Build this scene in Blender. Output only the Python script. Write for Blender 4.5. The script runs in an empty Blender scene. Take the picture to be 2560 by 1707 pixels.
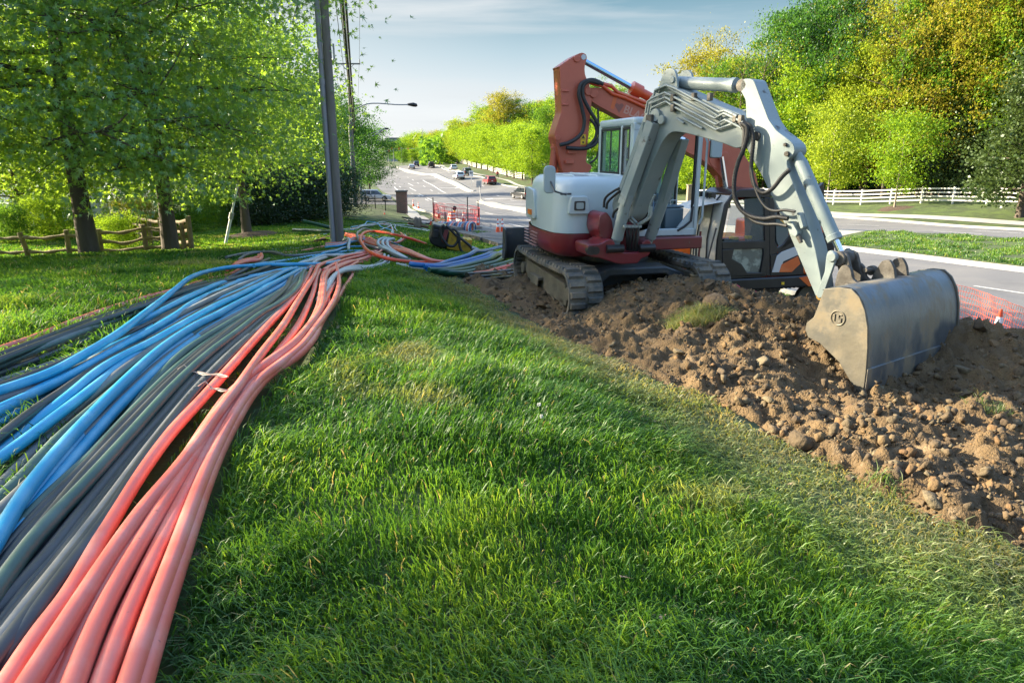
import bpy, bmesh, math, random
import numpy as np
from mathutils import Vector, Matrix, noise as mnoise
random.seed(7); rng=np.random.default_rng(7)
SC=bpy.context.scene; COL=SC.collection
R=math.radians
# ------------------------------------------------------------------ camera
FP=1707.; TH=math.atan((853.5-385)/FP); cT,sT=math.cos(TH),math.sin(TH)
cam=bpy.data.cameras.new('camera'); camo=bpy.data.objects.new('camera',cam); COL.objects.link(camo)
cam.lens=24.0; cam.sensor_width=36.0; cam.clip_start=.05; cam.clip_end=3000
camo.location=(0,0,0); camo.rotation_euler=(math.pi/2-TH,0,0); SC.camera=camo
# ------------------------------------------------------------------ light
SUN_AZ=R(-74); SUN_EL=R(21)      # azimuth from +Y towards +X, elevation
sd=Vector((math.sin(SUN_AZ)*math.cos(SUN_EL),math.cos(SUN_AZ)*math.cos(SUN_EL),math.sin(SUN_EL)))
sl=bpy.data.lights.new('sun','SUN'); sl.energy=5.0; sl.angle=R(.6); sl.color=(1,.86,.62)
so=bpy.data.objects.new('sun',sl); COL.objects.link(so); so.rotation_euler=(-sd).to_track_quat('-Z','Y').to_euler()
w=bpy.data.worlds.new('World'); SC.world=w; w.use_nodes=True; nt=w.node_tree; nt.nodes.clear()
N=nt.nodes.new; L=nt.links.new
out=N('ShaderNodeOutputWorld'); bg=N('ShaderNodeBackground'); sky=N('ShaderNodeTexSky')
sky.sky_type='NISHITA'; sky.sun_disc=False; sky.sun_elevation=SUN_EL; sky.sun_rotation=SUN_AZ
sky.air_density=1.0; sky.dust_density=1.5; sky.ozone_density=1.2; sky.altitude=100
tc=N('ShaderNodeTexCoord'); mp=N('ShaderNodeMapping'); mp.inputs['Scale'].default_value=(.9,.9,11); mp.inputs['Rotation'].default_value=(R(3),R(-4),0)
nz=N('ShaderNodeTexNoise'); nz.inputs['Scale'].default_value=1.6; nz.inputs['Detail'].default_value=8; nz.inputs['Roughness'].default_value=.55; nz.inputs['Distortion'].default_value=.3
rp=N('ShaderNodeMapRange'); rp.inputs[1].default_value=.5; rp.inputs[2].default_value=.72; rp.inputs[4].default_value=.8; rp.clamp=True
sx=N('ShaderNodeSeparateXYZ'); gr=N('ShaderNodeValToRGB'); cr=gr.color_ramp
cr.elements[0].position=0; cr.elements[0].color=(.93,.92,.89,1); cr.elements[1].position=.30; cr.elements[1].color=(.13,.25,.33,1)
for p_,c_ in ((.06,(.83,.88,.90,1)),(.13,(.50,.65,.73,1)),(.2,(.20,.38,.49,1))): e=cr.elements.new(p_); e.color=c_
scl=N('ShaderNodeVectorMath'); scl.operation='SCALE'; scl.inputs['Scale'].default_value=1.64
L(tc.outputs['Generated'],mp.inputs[0]); L(mp.outputs[0],nz.inputs[0]); L(nz.outputs[0],rp.inputs[0]); L(tc.outputs['Generated'],sx.inputs[0]); L(sx.outputs[2],gr.inputs[0])
# thin high cloud streaks
c1=N('ShaderNodeMixRGB'); c1.inputs[2].default_value=(.72,.77,.80,1); L(rp.outputs[0],c1.inputs[0]); L(gr.outputs[0],c1.inputs[1])
# brighter air towards the low sun
dt=N('ShaderNodeVectorMath'); dt.operation='DOT_PRODUCT'; dt.inputs[1].default_value=(math.sin(SUN_AZ),math.cos(SUN_AZ),.1); L(tc.outputs['Generated'],dt.inputs[0])
gl=N('ShaderNodeMapRange'); gl.inputs[1].default_value=.28; gl.inputs[2].default_value=.9; gl.inputs[4].default_value=.9; L(dt.outputs['Value'],gl.inputs[0])
c2=N('ShaderNodeMixRGB'); c2.inputs[2].default_value=(.93,.93,.92,1); L(gl.outputs[0],c2.inputs[0]); L(c1.outputs[0],c2.inputs[1]); L(c2.outputs[0],scl.inputs[0])
# the physical sky overhead
hi=N('ShaderNodeMapRange'); hi.inputs[1].default_value=.28; hi.inputs[2].default_value=.5; L(sx.outputs[2],hi.inputs[0])
mx=N('ShaderNodeMixRGB'); L(hi.outputs[0],mx.inputs[0]); L(scl.outputs[0],mx.inputs[1]); L(sky.outputs[0],mx.inputs[2])
L(mx.outputs[0],bg.inputs[0]); bg.inputs[1].default_value=.15; L(bg.outputs[0],out.inputs[0])
SC.view_settings.view_transform='Standard'; SC.view_settings.look='None'; SC.view_settings.exposure=2.15; SC.view_settings.gamma=1
SC.render.engine='CYCLES'
try:
    SC.cycles.max_bounces=8; SC.cycles.transparent_max_bounces=16; SC.cycles.transmission_bounces=6
except Exception: pass
# ------------------------------------------------------------------ pixel/metre helpers (photo is 2560 x 1707, camera at the origin)
def ray(px,py):
    x=(px-1280)/FP; y=(853.5-py)/FP
    return np.array([x,cT+y*sT,-sT+y*cT])
def W(px,py,d): return ray(px,py)*d
class Fr:                                       # a machine's own frame: e to its left, f forward, z up
    def __init__(S,O,a):
        a=R(a); S.O=np.array(O,float); S.e=np.array([math.cos(a),math.sin(a),0]); S.f=np.array([math.sin(a),-math.cos(a),0]); S.z=np.array([0,0,1.])
    def w(S,e,f,z): return S.O+e*S.e+f*S.f+z*S.z
    def loc(S,p): q=np.array(p)-S.O; return (float(q@S.e),float(q@S.f),float(q@S.z))
    def _pl(S,px,py,P,n): r=ray(px,py); return S.loc(r*(np.dot(P,n)/np.dot(r,n)))
    def onE(S,px,py,e): return S._pl(px,py,S.w(e,0,0),S.e)
    def onF(S,px,py,f): return S._pl(px,py,S.w(0,f,0),S.f)
# ------------------------------------------------------------------ objects
def tag(o,label=None,cat=None,group=None,kind=None):
    if label: o['label']=label
    if cat: o['category']=cat
    if group: o['group']=group
    if kind: o['kind']=kind
    return o
def thing(name,loc,label,cat,group=None,rz=0):
    o=bpy.data.objects.new(name,None); COL.objects.link(o); o.location=loc; o.rotation_euler=(0,0,rz); o.empty_display_size=.2
    return tag(o,label,cat,group)
class MB:
    def __init__(S): S.v=[]; S.f=[]
    def add(S,vs,fs):
        n=len(S.v); S.v+= [tuple(map(float,q)) for q in vs]; S.f+=[tuple(i+n for i in f) for f in fs]; return S
    def box(S,c,sz,fr=None,rot=None):
        c=np.array(c,float); h=np.array(sz)/2.; vs=[]
        for x in (-1,1):
            for y in (-1,1):
                for z in (-1,1):
                    q=np.array([x,y,z])*h
                    if rot is not None: q=np.array(rot@Vector(q))
                    q=q+c
                    vs.append(fr.w(*q) if fr else q)
        return S.add(vs,[(0,1,3,2),(4,6,7,5),(0,4,5,1),(2,3,7,6),(0,2,6,4),(1,5,7,3)])
    def prism(S,pts,n0,n1):
        """pts: list of 3d points (a flat outline); n0,n1 : offset vectors of the two faces"""
        k=len(pts); n0=np.array(n0); n1=np.array(n1); P=[np.array(p) for p in pts]
        vs=[p+n0 for p in P]+[p+n1 for p in P]
        fs=[tuple(range(k))[::-1],tuple(range(k,2*k))]+[(i,(i+1)%k,k+(i+1)%k,k+i) for i in range(k)]
        return S.add(vs,fs)
    def fprism(S,fr,axis,outline,a0,a1):
        """outline in the two other frame coordinates; axis in 'efz'"""
        def m(a,p):
            return fr.w(*( (a,p[0],p[1]) if axis=='e' else (p[0],a,p[1]) if axis=='f' else (p[0],p[1],a)))
        k=len(outline); vs=[m(a0,p) for p in outline]+[m(a1,p) for p in outline]
        return S.add(vs,[tuple(range(k))[::-1],tuple(range(k,2*k))]+[(i,(i+1)%k,k+(i+1)%k,k+i) for i in range(k)])
    def tube(S,pts,r,n=8,caps=True,ring=None):
        P=[np.array(p,float) for p in pts]; rs=r if hasattr(r,'__len__') else [r]*len(P); base=len(S.v)
        t=P[1]-P[0]; t/=np.linalg.norm(t)+1e-9; u=np.cross(t,(0,0,1.)); 
        if np.linalg.norm(u)<.05: u=np.cross(t,(0,1.,0))
        u/=np.linalg.norm(u)
        for i,p in enumerate(P):
            t=P[min(i+1,len(P)-1)]-P[max(i-1,0)]; t/=np.linalg.norm(t)+1e-9
            u=u-t*np.dot(u,t); u/=np.linalg.norm(u)+1e-9; v=np.cross(t,u)
            for k in range(n):
                a=2*math.pi*k/n; S.v.append(tuple(p+rs[i]*(math.cos(a)*u+math.sin(a)*v)))
        for i in range(len(P)-1):
            for k in range(n):
                a=base+i*n+k; b=base+i*n+(k+1)%n; S.f.append((a,b,b+n,a+n))
        if caps:
            S.f.append(tuple(base+k for k in range(n))[::-1]); S.f.append(tuple(base+(len(P)-1)*n+k for k in range(n)))
        return S
    def cyl(S,p0,p1,r,n=16): return S.tube([p0,p1],r,n)
    def ringtube(S,p0,p1,r0,r1,n=20):           # hollow ring
        p0=np.array(p0,float);p1=np.array(p1,float); S.tube([p0,p0,p1,p1],[r0,r1,r1,r0],n,caps=False); return S
    def build(S,name,mat,root=None,bevel=0,smooth=35,label=None,seg=2):
        me=bpy.data.meshes.new(name); off=np.array(root_world(root)) if root else np.zeros(3)
        me.from_pydata([tuple(np.array(q)-off) for q in S.v],[],S.f)
        bm=bmesh.new(); bm.from_mesh(me); bmesh.ops.recalc_face_normals(bm,faces=bm.faces); bm.to_mesh(me); bm.free()
        if mat: me.materials.append(mat)
        if smooth:
            me.polygons.foreach_set('use_smooth',[True]*len(me.polygons)); me.set_sharp_from_angle(angle=R(smooth))
        o=bpy.data.objects.new(name,me); COL.objects.link(o)
        if root: o.parent=root
        if bevel:
            b=o.modifiers.new('bevel','BEVEL'); b.width=bevel; b.segments=seg; b.limit_method='ANGLE'; b.angle_limit=R(40); b.harden_normals=False
        if label: o['label']=label
        return o
def root_world(o):
    p=Vector((0,0,0))
    while o is not None: p=p+o.location; o=o.parent
    return p
def arrmesh(name,V,faces_flat,counts,mat,attrs=None,smooth=False):
    me=bpy.data.meshes.new(name); V=np.ascontiguousarray(V,dtype=np.float32)
    me.vertices.add(len(V)); me.vertices.foreach_set('co',V.ravel())
    me.loops.add(len(faces_flat)); me.loops.foreach_set('vertex_index',np.ascontiguousarray(faces_flat,dtype=np.int32))
    me.polygons.add(len(counts)); st=np.concatenate([[0],np.cumsum(counts)[:-1]]).astype(np.int32)
    me.polygons.foreach_set('loop_start',st)
    if smooth: me.polygons.foreach_set('use_smooth',np.ones(len(counts),dtype=bool))
    me.update(calc_edges=True)
    for k,a in (attrs or {}).items():
        at=me.attributes.new(k,'FLOAT','POINT'); at.data.foreach_set('value',np.ascontiguousarray(a,dtype=np.float32))
    if mat: me.materials.append(mat)
    return me
def link(name,me,root=None):
    o=bpy.data.objects.new(name,me); COL.objects.link(o)
    if root: o.parent=root
    return o
def spline(P,n,closed=False):
    P=np.array(P,float); 
    if len(P)==2: return P[0]+(P[1]-P[0])*np.linspace(0,1,n)[:,None]
    seg=np.linalg.norm(np.diff(P,axis=0),axis=1)**.5; t=np.concatenate([[0],np.cumsum(seg+1e-9)])
    m=np.zeros_like(P)
    for i in range(len(P)):
        if i==0: m[i]=(P[1]-P[0])/(t[1]-t[0])
        elif i==len(P)-1: m[i]=(P[-1]-P[-2])/(t[-1]-t[-2])
        else:
            a=(P[i]-P[i-1])/(t[i]-t[i-1]); b=(P[i+1]-P[i])/(t[i+1]-t[i]); m[i]=(a*(t[i+1]-t[i])+b*(t[i]-t[i-1]))/(t[i+1]-t[i-1])
    x=np.linspace(0,t[-1],n); k=np.clip(np.searchsorted(t,x,side='right')-1,0,len(P)-2)
    h=(t[k+1]-t[k])[:,None]; s=((x-t[k])/h[:,0])[:,None]
    return (2*s**3-3*s**2+1)*P[k]+(s**3-2*s**2+s)*h*m[k]+(-2*s**3+3*s**2)*P[k+1]+(s**3-s**2)*h*m[k+1]
# ------------------------------------------------------------------ materials
MT={}
def mat(name,base,rough=.5,metal=0,var=None,vs=3.0,vmix=.5,bump=0,bs=40,thr=(.4,.65),spec=.5,coat=0,attr=None,coords='Object',stretch=None,var2=None,v2s=1,v2thr=(.5,.6),alpha=None,transm=0):
    m=bpy.data.materials.new(name); m.use_nodes=True; nt=m.node_tree; b=nt.nodes['Principled BSDF']; N=nt.nodes.new; L=nt.links.new
    b.inputs['Base Color'].default_value=(*base,1); b.inputs['Roughness'].default_value=rough; b.inputs['Metallic'].default_value=metal
    b.inputs['Specular IOR Level'].default_value=spec; b.inputs['Coat Weight'].default_value=coat
    if transm: b.inputs['Transmission Weight'].default_value=transm; b.inputs['IOR'].default_value=1.05
    if alpha is not None: b.inputs['Alpha'].default_value=alpha
    tc=N('ShaderNodeTexCoord'); src=tc.outputs[coords]
    if stretch:
        mp=N('ShaderNodeMapping'); mp.inputs['Scale'].default_value=stretch; L(src,mp.inputs[0]); src=mp.outputs[0]
    last=None
    def layer(color,scale,th,mixv,prev):
        nz=N('ShaderNodeTexNoise'); nz.inputs['Scale'].default_value=scale; nz.inputs['Detail'].default_value=8; nz.inputs['Roughness'].default_value=.62
        L(src,nz.inputs[0]); r=N('ShaderNodeMapRange'); r.inputs[1].default_value=th[0]; r.inputs[2].default_value=th[1]; r.inputs[4].default_value=mixv; L(nz.outputs[0],r.inputs[0])
        mx=N('ShaderNodeMixRGB'); L(r.outputs[0],mx.inputs[0]); mx.inputs[2].default_value=(*color,1)
        if prev is None: mx.inputs[1].default_value=(*base,1)
        else: L(prev,mx.inputs[1])
        return mx.outputs[0],r.outputs[0]
    if var: last,fac=layer(var,vs,thr,vmix,None)
    if var2: last,fac=layer(var2,v2s,v2thr,.9,last)
    if last is not None:
        L(last,b.inputs['Base Color'])
        if metal or var2:
            rr=N('ShaderNodeMapRange'); rr.inputs[3].default_value=rough; rr.inputs[4].default_value=min(1,rough+.35); L(fac,rr.inputs[0]); L(rr.outputs[0],b.inputs['Roughness'])
    if bump:
        nb=N('ShaderNodeTexNoise'); nb.inputs['Scale'].default_value=bs; nb.inputs['Detail'].default_value=6; L(src,nb.inputs[0])
        bp=N('ShaderNodeBump'); bp.inputs['Strength'].default_value=bump; bp.inputs['Distance'].default_value=.02; L(nb.outputs[0],bp.inputs['Height']); L(bp.outputs[0],b.inputs['Normal'])
    MT[name]=m; return m
def leafmat(name,c1,c2,tr,trw=.45,gloss=.06,sc=.35):
    """c1,c2: dark/light reflectance of clumps and leaves, tr: light passing through"""
    m=bpy.data.materials.new(name); m.use_nodes=True; nt=m.node_tree; nt.nodes.clear(); N=nt.nodes.new; L=nt.links.new
    o=N('ShaderNodeOutputMaterial'); at=N('ShaderNodeAttribute'); at.attribute_name='rnd'
    tc=N('ShaderNodeTexCoord'); nz=N('ShaderNodeTexNoise'); nz.inputs['Scale'].default_value=sc; nz.inputs['Detail'].default_value=3; L(tc.outputs['Object'],nz.inputs[0])
    oi=N('ShaderNodeObjectInfo')
    s=N('ShaderNodeMath'); s.operation='ADD'; L(at.outputs['Fac'],s.inputs[0]); L(nz.outputs[0],s.inputs[1])
    s1=N('ShaderNodeMath'); s1.operation='MULTIPLY_ADD'; L(oi.outputs['Random'],s1.inputs[0]); s1.inputs[1].default_value=.35; L(s.outputs[0],s1.inputs[2])
    s2=N('ShaderNodeMapRange'); s2.inputs[1].default_value=.45; s2.inputs[2].default_value=1.8; L(s1.outputs[0],s2.inputs[0])
    mx=N('ShaderNodeMixRGB'); mx.inputs[1].default_value=(*c1,1); mx.inputs[2].default_value=(*c2,1); L(s2.outputs[0],mx.inputs[0])
    d=N('ShaderNodeBsdfDiffuse'); L(mx.outputs[0],d.inputs[0])
    mt=N('ShaderNodeMixRGB'); mt.inputs[1].default_value=(tr[0]*.7,tr[1]*.75,tr[2]*.7,1); mt.inputs[2].default_value=(*tr,1); L(s2.outputs[0],mt.inputs[0])
    t=N('ShaderNodeBsdfTranslucent'); L(mt.outputs[0],t.inputs[0])
    g=N('ShaderNodeBsdfGlossy'); g.inputs['Roughness'].default_value=.38; g.inputs[0].default_value=(.8,.9,.9,1)
    m1=N('ShaderNodeMixShader'); m1.inputs[0].default_value=trw; L(d.outputs[0],m1.inputs[1]); L(t.outputs[0],m1.inputs[2])
    m2=N('ShaderNodeMixShader'); m2.inputs[0].default_value=gloss; L(m1.outputs[0],m2.inputs[1]); L(g.outputs[0],m2.inputs[2])
    L(m2.outputs[0],o.inputs[0]); MT[name]=m; return m
def simple(name,base,rough=.5,metal=0,**k): return MT.get(name) or mat(name,base,rough,metal,**k)
# ------------------------------------------------------------------ terrain: a smooth surface through measured points
CP=[]
def cp(px,py,d): CP.append(W(px,py,d))
for q in [(1280,1707,1.67),(1280,1300,2.57),(1280,1000,4.03),(1280,850,6.1),(1100,750,8.0),(900,700,9.3),(1150,700,11),(845,610,18),(760,670,10.6),
 (600,750,7.0),(400,900,4.5),(100,1100,3.15),(0,1500,2.0),(1800,1500,2.46),(2300,1600,2.35),(2560,1707,2.3),(100,750,6.8),(0,655,13.5),(300,700,9.0),(500,640,14),
 (225,640,16),(428,632,16.5),(340,643,18.8),(618,585,25),(784,545,40),(960,560,35),(1030,575,33),(960,545,48),(892,515,55),(1000,600,18),(1000,640,14.3),(1066,610,17.5),
 (1120,630,17),(1240,650,14),(1290,700,11.8),(1200,600,24),(1209,572,47),(1140,572,45),(1413,803,8.8),(1790,735,9.3),(1500,870,6.9),(1900,1100,4.4),(2560,1400,3.1),
 (1570,722,8.6),(1570,660,10.8),(1760,722,8.0),(1850,775,7.2),(2000,835,6.6),(1700,850,6.9),(1900,950,5.6),(2160,1010,5.35),(2410,905,6.2),(2450,850,6.6),(2560,872,6.2),(2400,1150,4.2),
 (1245,584,40),(1007,538,59),(900,517,72),(940,508,100),(1044,522,78),(1100,540,62)]: cp(*q)
for q in [(4.5,13.5,-3.2),(7,12,-3.4),(3,12.5,-2.6),(5,9.5,-2.6),(6.5,8,-3.3),(9,9,-4.1),(11,12,-4.45),(8,4,-4.0),(6,5.0,-3.0),(-6,3,-1.3),(-3,-2,-1.3),(0,-3,-1.3),(3,-2,-1.7),(-12,8,-1.9),(-14,22,-3.2),(-30,30,-3.6),(-60,30,-4),(-20,17,-2.6),(-25,60,-4.6),(-60,90,-5),(-45,150,-5),
  (-2,22,-2.7),(3,24,-3.8),(0,30,-4.1),(-5,30,-3.3),(2,17,-2.9),(1,13.5,-2.35),(7,18,-4.3),
  (60,60,-4.4),(50,80,-4.6),(80,40,-4.4),(60,110,-4.2),(34,112,-5.2),(28,165,-4.4),(8,215,-3.4),(-8,270,-3),(40,260,-2.8),(120,120,-4),(60,10,-4.4),(45,-20,-4.4),
  (-60,330,-5),(0,420,-4),(-120,300,-5),(150,400,-3),(-200,200,-5),(250,100,-4),(-150,20,-4.5),(-70,500,-5)]: CP.append(np.array(q,float))
XYZ=lambda *a:[np.array(q,float) for q in a]
RL={}
RL['kerb_a']=XYZ((21,-6,-4.45),(17.5,3,-4.45),(15,9,-4.5),(12.3,16,-4.55),(10,22,-4.6),(7.2,28,-4.7),(2.2,38,-4.85),(-2,48,-5.0),(-7.5,66,-5.5),(-11,80,-6.0),(-15,96,-6.6),(-20,115,-6.7),(-30,150,-6.0),(-47,205,-4.9),(-64,262,-4.3))
RL['med_a']=XYZ((36,-8,-4.2),(30,6,-4.25),(26,15,-4.3),(23.4,21,-4.45),(20.6,27.2,-4.6),(17.9,35.6,-4.9),(10,55.5,-5.55),(1.9,73,-6.1))+[W(1225,517,86),W(1192,507,99)]
RL['med_b']=XYZ((48,-6,-4.3),(42,8,-4.35),(38,18,-4.4),(33,28,-4.5),(27.8,37.5,-4.62),(22.1,45.8,-5.0),(12,62,-5.6),(2.6,79,-6.1))+[W(1240,508.5,92),W(1205,501.5,101)]
RL['kerb_b']=XYZ((56,-4,-4.7),(49,12,-4.75),(45,22,-4.8),(40,34,-4.9),(34.4,46.4,-5.0),(29.6,62.5,-5.6),(19,85,-6.0))+[W(1332,482,112),W(1294,470,122),W(1202,443,150),W(1146,427,175),W(1087,414,225),W(1061,412,258)]
RL['walk_a']=XYZ((60,-2,-4.6),(52,14,-4.65))+[W(2700,568,47),W(2560,562,50),W(2081,535.5,63.6)]+XYZ((21.5,86,-5.8))+[W(1336,478.5,118),W(1249,451,147),W(1155,428.5,176),W(1103,415.5,214),W(1075,411.5,250)]
RL['walk_b']=XYZ((62,-1,-4.6),(54,15,-4.6))+[W(2700,561,48.6),W(2560,555.5,51.5),W(2081,530.5,65.3)]+XYZ((23.2,87,-5.7))+[W(1340,473.5,120.5),W(1254,447,149.5),W(1160,425.5,179),W(1107,413.5,218),W(1079,409.5,254)]
RL['med_c']=[W(1183,479,124),W(1174,480,125),W(1140,466,137),W(1108,453,150),W(1061,438.5,178),W(1013,430,203),W(999,423,219),W(975,417,258)]
RL['med_d']=[W(1190,476.5,125.5),W(1183,474,127.5),W(1150,461,141),W(1120,448,154),W(1087,436,174),W(1039,425.5,203),W(1003,420,222),W(978,414.5,262)]
FEN_R=[W(2900,517,50),W(2700,513,53),W(2515,511,57),W(2300,508,63),W(2063,505,70),W(1880,502,77),W(1725,500,87)]
FEN_L=[W(1357,446,152),W(1335,448,147),W(1312,449.5,142),W(1285,443,153),W(1233,431.5,174),W(1180,418.5,206),W(1131,409.5,243),W(1083,405,285)]
for k in RL:
    for i,p in enumerate(RL[k]):
        if k in('kerb_a','med_a','kerb_b','med_b','med_c') or k=='walk_b': CP.append(p)
CP+=FEN_R[1::2]+FEN_L[::2]
for p in FEN_R[::2]: CP.append(p+np.array([10,7,.1]))
CPa=np.array(CP)
def _phi(r): return np.where(r>1e-9,r*r*np.log(r+1e-12),0)
def _fit(C,lam=3e-5):
    X=C[:,:2]/50.; n=len(X); K=_phi(np.linalg.norm(X[:,None]-X[None],axis=2))+lam*np.eye(n)*n*.02
    P=np.hstack([np.ones((n,1)),X]); A=np.block([[K,P],[P.T,np.zeros((3,3))]]); b=np.concatenate([C[:,2],np.zeros(3)])
    s=np.linalg.solve(A,b); return X,s
_X,_s=_fit(CPa)
def TZ(x,y):
    x=np.atleast_1d(np.asarray(x,float)); y=np.atleast_1d(np.asarray(y,float)); sh=x.shape; q=np.stack([x.ravel(),y.ravel()],1)/50.; o=np.empty(len(q))
    for i in range(0,len(q),20000):
        b=q[i:i+20000]; o[i:i+20000]=_phi(np.linalg.norm(b[:,None]-_X[None],axis=2))@_s[:-3]+_s[-3]+b@_s[-2:]
    return o.reshape(sh)
def tz(x,y): return float(TZ(x,y)[0])
def G(px,py,h=0.):
    """point of the ground (raised by h) seen at a pixel of the photo"""
    r=ray(px,py); ds=np.concatenate([np.arange(1.2,30,.15),np.arange(30,400,1.)]); P=r[None]*ds[:,None]
    g=P[:,2]-TZ(P[:,0],P[:,1])-h; k=np.where(g<0)[0]
    if len(k)==0: return P[-1]
    k=k[0]
    if k==0: return P[0]
    a,b=ds[k-1],ds[k]
    for _ in range(12):
        m=(a+b)/2; p=r*m
        if p[2]-tz(p[0],p[1])-h<0: b=m
        else: a=m
    return r*b
def inpoly(x,y,poly):
    c=np.zeros(x.shape,bool); n=len(poly)
    for i in range(n):
        x1,y1=poly[i][:2]; x2,y2=poly[(i+1)%n][:2]
        k=((y1>y)!=(y2>y))&(x<(x2-x1)*(y-y1)/((y2-y1)+1e-12)+x1); c^=k
    return c
# ================================================================== SETTING
def groundmat():
    m=mat('grass_soil',(.035,.055,.016),.95,var=(.07,.11,.02),vs=.9,thr=(.42,.62),vmix=.9,bump=.5,bs=30,var2=(.14,.12,.05),v2s=.22,v2thr=(.62,.72)); return m
groundmat()
asph=mat('asphalt',(.12,.12,.125),.9,var=(.16,.155,.15),vs=.35,thr=(.4,.6),vmix=.8,bump=.25,bs=60,var2=(.085,.088,.095),v2s=.12,v2thr=(.56,.64))
conc=mat('concrete',(.36,.34,.29),.9,var=(.28,.26,.22),vs=1.2,vmix=.6,bump=.2,bs=50)
conc2=mat('sidewalk_concrete',(.34,.33,.30),.9,var=(.27,.26,.24),vs=.8,vmix=.6)
white_line=mat('road_paint',(.62,.62,.6),.7,var=(.35,.35,.34),vs=4,vmix=.6)
DB=[(1120,690),(1180,725),(1250,770),(1330,815),(1413,868),(1500,905),(1600,955),(1760,1020),(1880,1090),(2000,1165),(2100,1235),(2300,1335),(2560,1410),(2760,1520)]
DPOLY=[G(*q)[:2] for q in DB]+[np.array(q,float) for q in [(4.6,1.5),(7.5,3),(8.5,6),(8.6,9),(8.5,13),(6.5,15.5),(3.6,16.5),(1.8,14.0),(.2,13.2),(-.9,12.6)]]
def polydist(x,y,poly):
    d=np.full(x.shape,1e9); n=len(poly)
    for i in range(n):
        a=np.array(poly[i][:2]); b=np.array(poly[(i+1)%n][:2]); ab=b-a; t=np.clip(((x-a[0])*ab[0]+(y-a[1])*ab[1])/(ab@ab),0,1)
        d=np.minimum(d,np.hypot(x-a[0]-t*ab[0],y-a[1]-t*ab[1]))
    return np.where(inpoly(x,y,poly),d,-d)
# ground sheet, polar grid so that it is fine near the camera
def ground():
    rs=np.concatenate([np.geomspace(.5,60,230),np.geomspace(60,950,150)[1:]]); th=np.radians(np.linspace(-120,120,420))
    rr,tt=np.meshgrid(rs,th,indexing='ij'); X=rr*np.sin(tt); Y=rr*np.cos(tt); Z=TZ(X,Y)
    Z=Z-.45*((polydist(X,Y,DPOLY)>.22)&(rr<25))
    V=np.stack([X,Y,Z],-1).reshape(-1,3); nr,nt_=rr.shape; i=np.arange(nr-1)[:,None]*nt_+np.arange(nt_-1)[None]
    F=np.stack([i,i+nt_,i+nt_+1,i+1],-1).reshape(-1,4)[:,::-1]
    me=arrmesh('ground',V,F.ravel(),np.full(len(F),4),MT['grass_soil'],smooth=True); tag(link('ground',me),kind='structure')
ground()
def loft(name,A,B,off,m,n=200,k=10,skirt=.0,kind='structure',sl=None,width=None,thick=None):
    """draped sheet between two rails"""
    A=spline(A,n); B=spline(B,n)
    if sl: A=A[sl[0]:sl[1]]; B=B[sl[0]:sl[1]]; n=len(A)
    if width: B=A+(B-A)/np.linalg.norm((B-A)[:,:2],axis=1)[:,None]*width
    t=np.linspace(0,1,k+1); X=A[:,None,0]*(1-t)+B[:,None,0]*t; Y=A[:,None,1]*(1-t)+B[:,None,1]*t; Z=TZ(X,Y)+off
    V=np.stack([X,Y,Z],-1).reshape(-1,3); i=np.arange(n-1)[:,None]*(k+1)+np.arange(k)[None]; F=np.stack([i,i+1,i+k+2,i+k+1],-1).reshape(-1,4)
    if skirt:
        b=len(V); e0=[r*(k+1) for r in range(n)]; e1=[r*(k+1)+k for r in range(n)]; ring=e0+[(n-1)*(k+1)+c for c in range(1,k)]+e1[::-1]+[c for c in range(k-1,0,-1)]
        V=np.vstack([V,V[ring]-[0,0,skirt]]); q=len(ring); r=np.array(ring); j=np.arange(q); F=np.vstack([F,np.stack([r,b+j,b+(j+1)%q,np.roll(r,-1)],-1)])
    me=arrmesh(name,V,F.ravel(),np.full(len(F),4),m,smooth=not skirt)
    bm=bmesh.new(); bm.from_mesh(me); bmesh.ops.recalc_face_normals(bm,faces=bm.faces); bm.to_mesh(me); bm.free()
    if smooth_needed(name): pass
    return tag(link(name,me),kind=kind)
def smooth_needed(n): return False
loft('road',RL['kerb_a'],RL['kerb_b'],.03,asph,n=260,k=22)
loft('side_street',XYZ((-13,85,0),(-30,89,0),(-70,96,0)),XYZ((-19,110,0),(-36,114,0),(-76,121,0)),.035,asph,n=40,k=8)
loft('kerb',[p+np.array([-.02,0,0]) for p in RL['kerb_a'][:10]],[p+np.array([-.5,-.2,0]) for p in RL['kerb_a'][:10]],.16,conc,k=1,skirt=.2,width=.42)
kb=RL['kerb_b']; loft('kerb',kb,[p+np.array([.6,.5,0]) for p in kb],.17,conc,k=1,skirt=.2,n=260,width=.4)
loft('median',RL['med_a'],RL['med_b'],.17,conc,k=6,skirt=.2,n=220)
loft('median',RL['med_c'],RL['med_d'],.17,conc,k=4,skirt=.2)
ma=spline(RL['med_a'],200); mb=spline(RL['med_b'],200); dv=(mb-ma)/np.linalg.norm((mb-ma)[:,:2],axis=1)[:,None]
loft('median_grass',list((ma+dv*.35)[:104:4]),list((mb-dv*.35)[:104:4]),.19,MT['grass_soil'],n=80,k=6)
loft('sidewalk',RL['walk_a'],RL['walk_b'],.05,conc2,n=240,k=3)
swa=[G(1200,606),G(1110,575),G(1062,556),G(1030,540),G(1008,520),G(996,505)]; swb=[G(1180,618),G(1075,580),G(1030,560),G(1012,548),G(992,528),G(985,508)]
loft('sidewalk',[G(1082,556),G(1062,543),G(1040,529),G(1022,517),G(1010,508)],[G(1060,561),G(1032,549),G(1017,537),G(1004,522),G(998,512)],.05,conc2,n=60,k=3)
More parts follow.
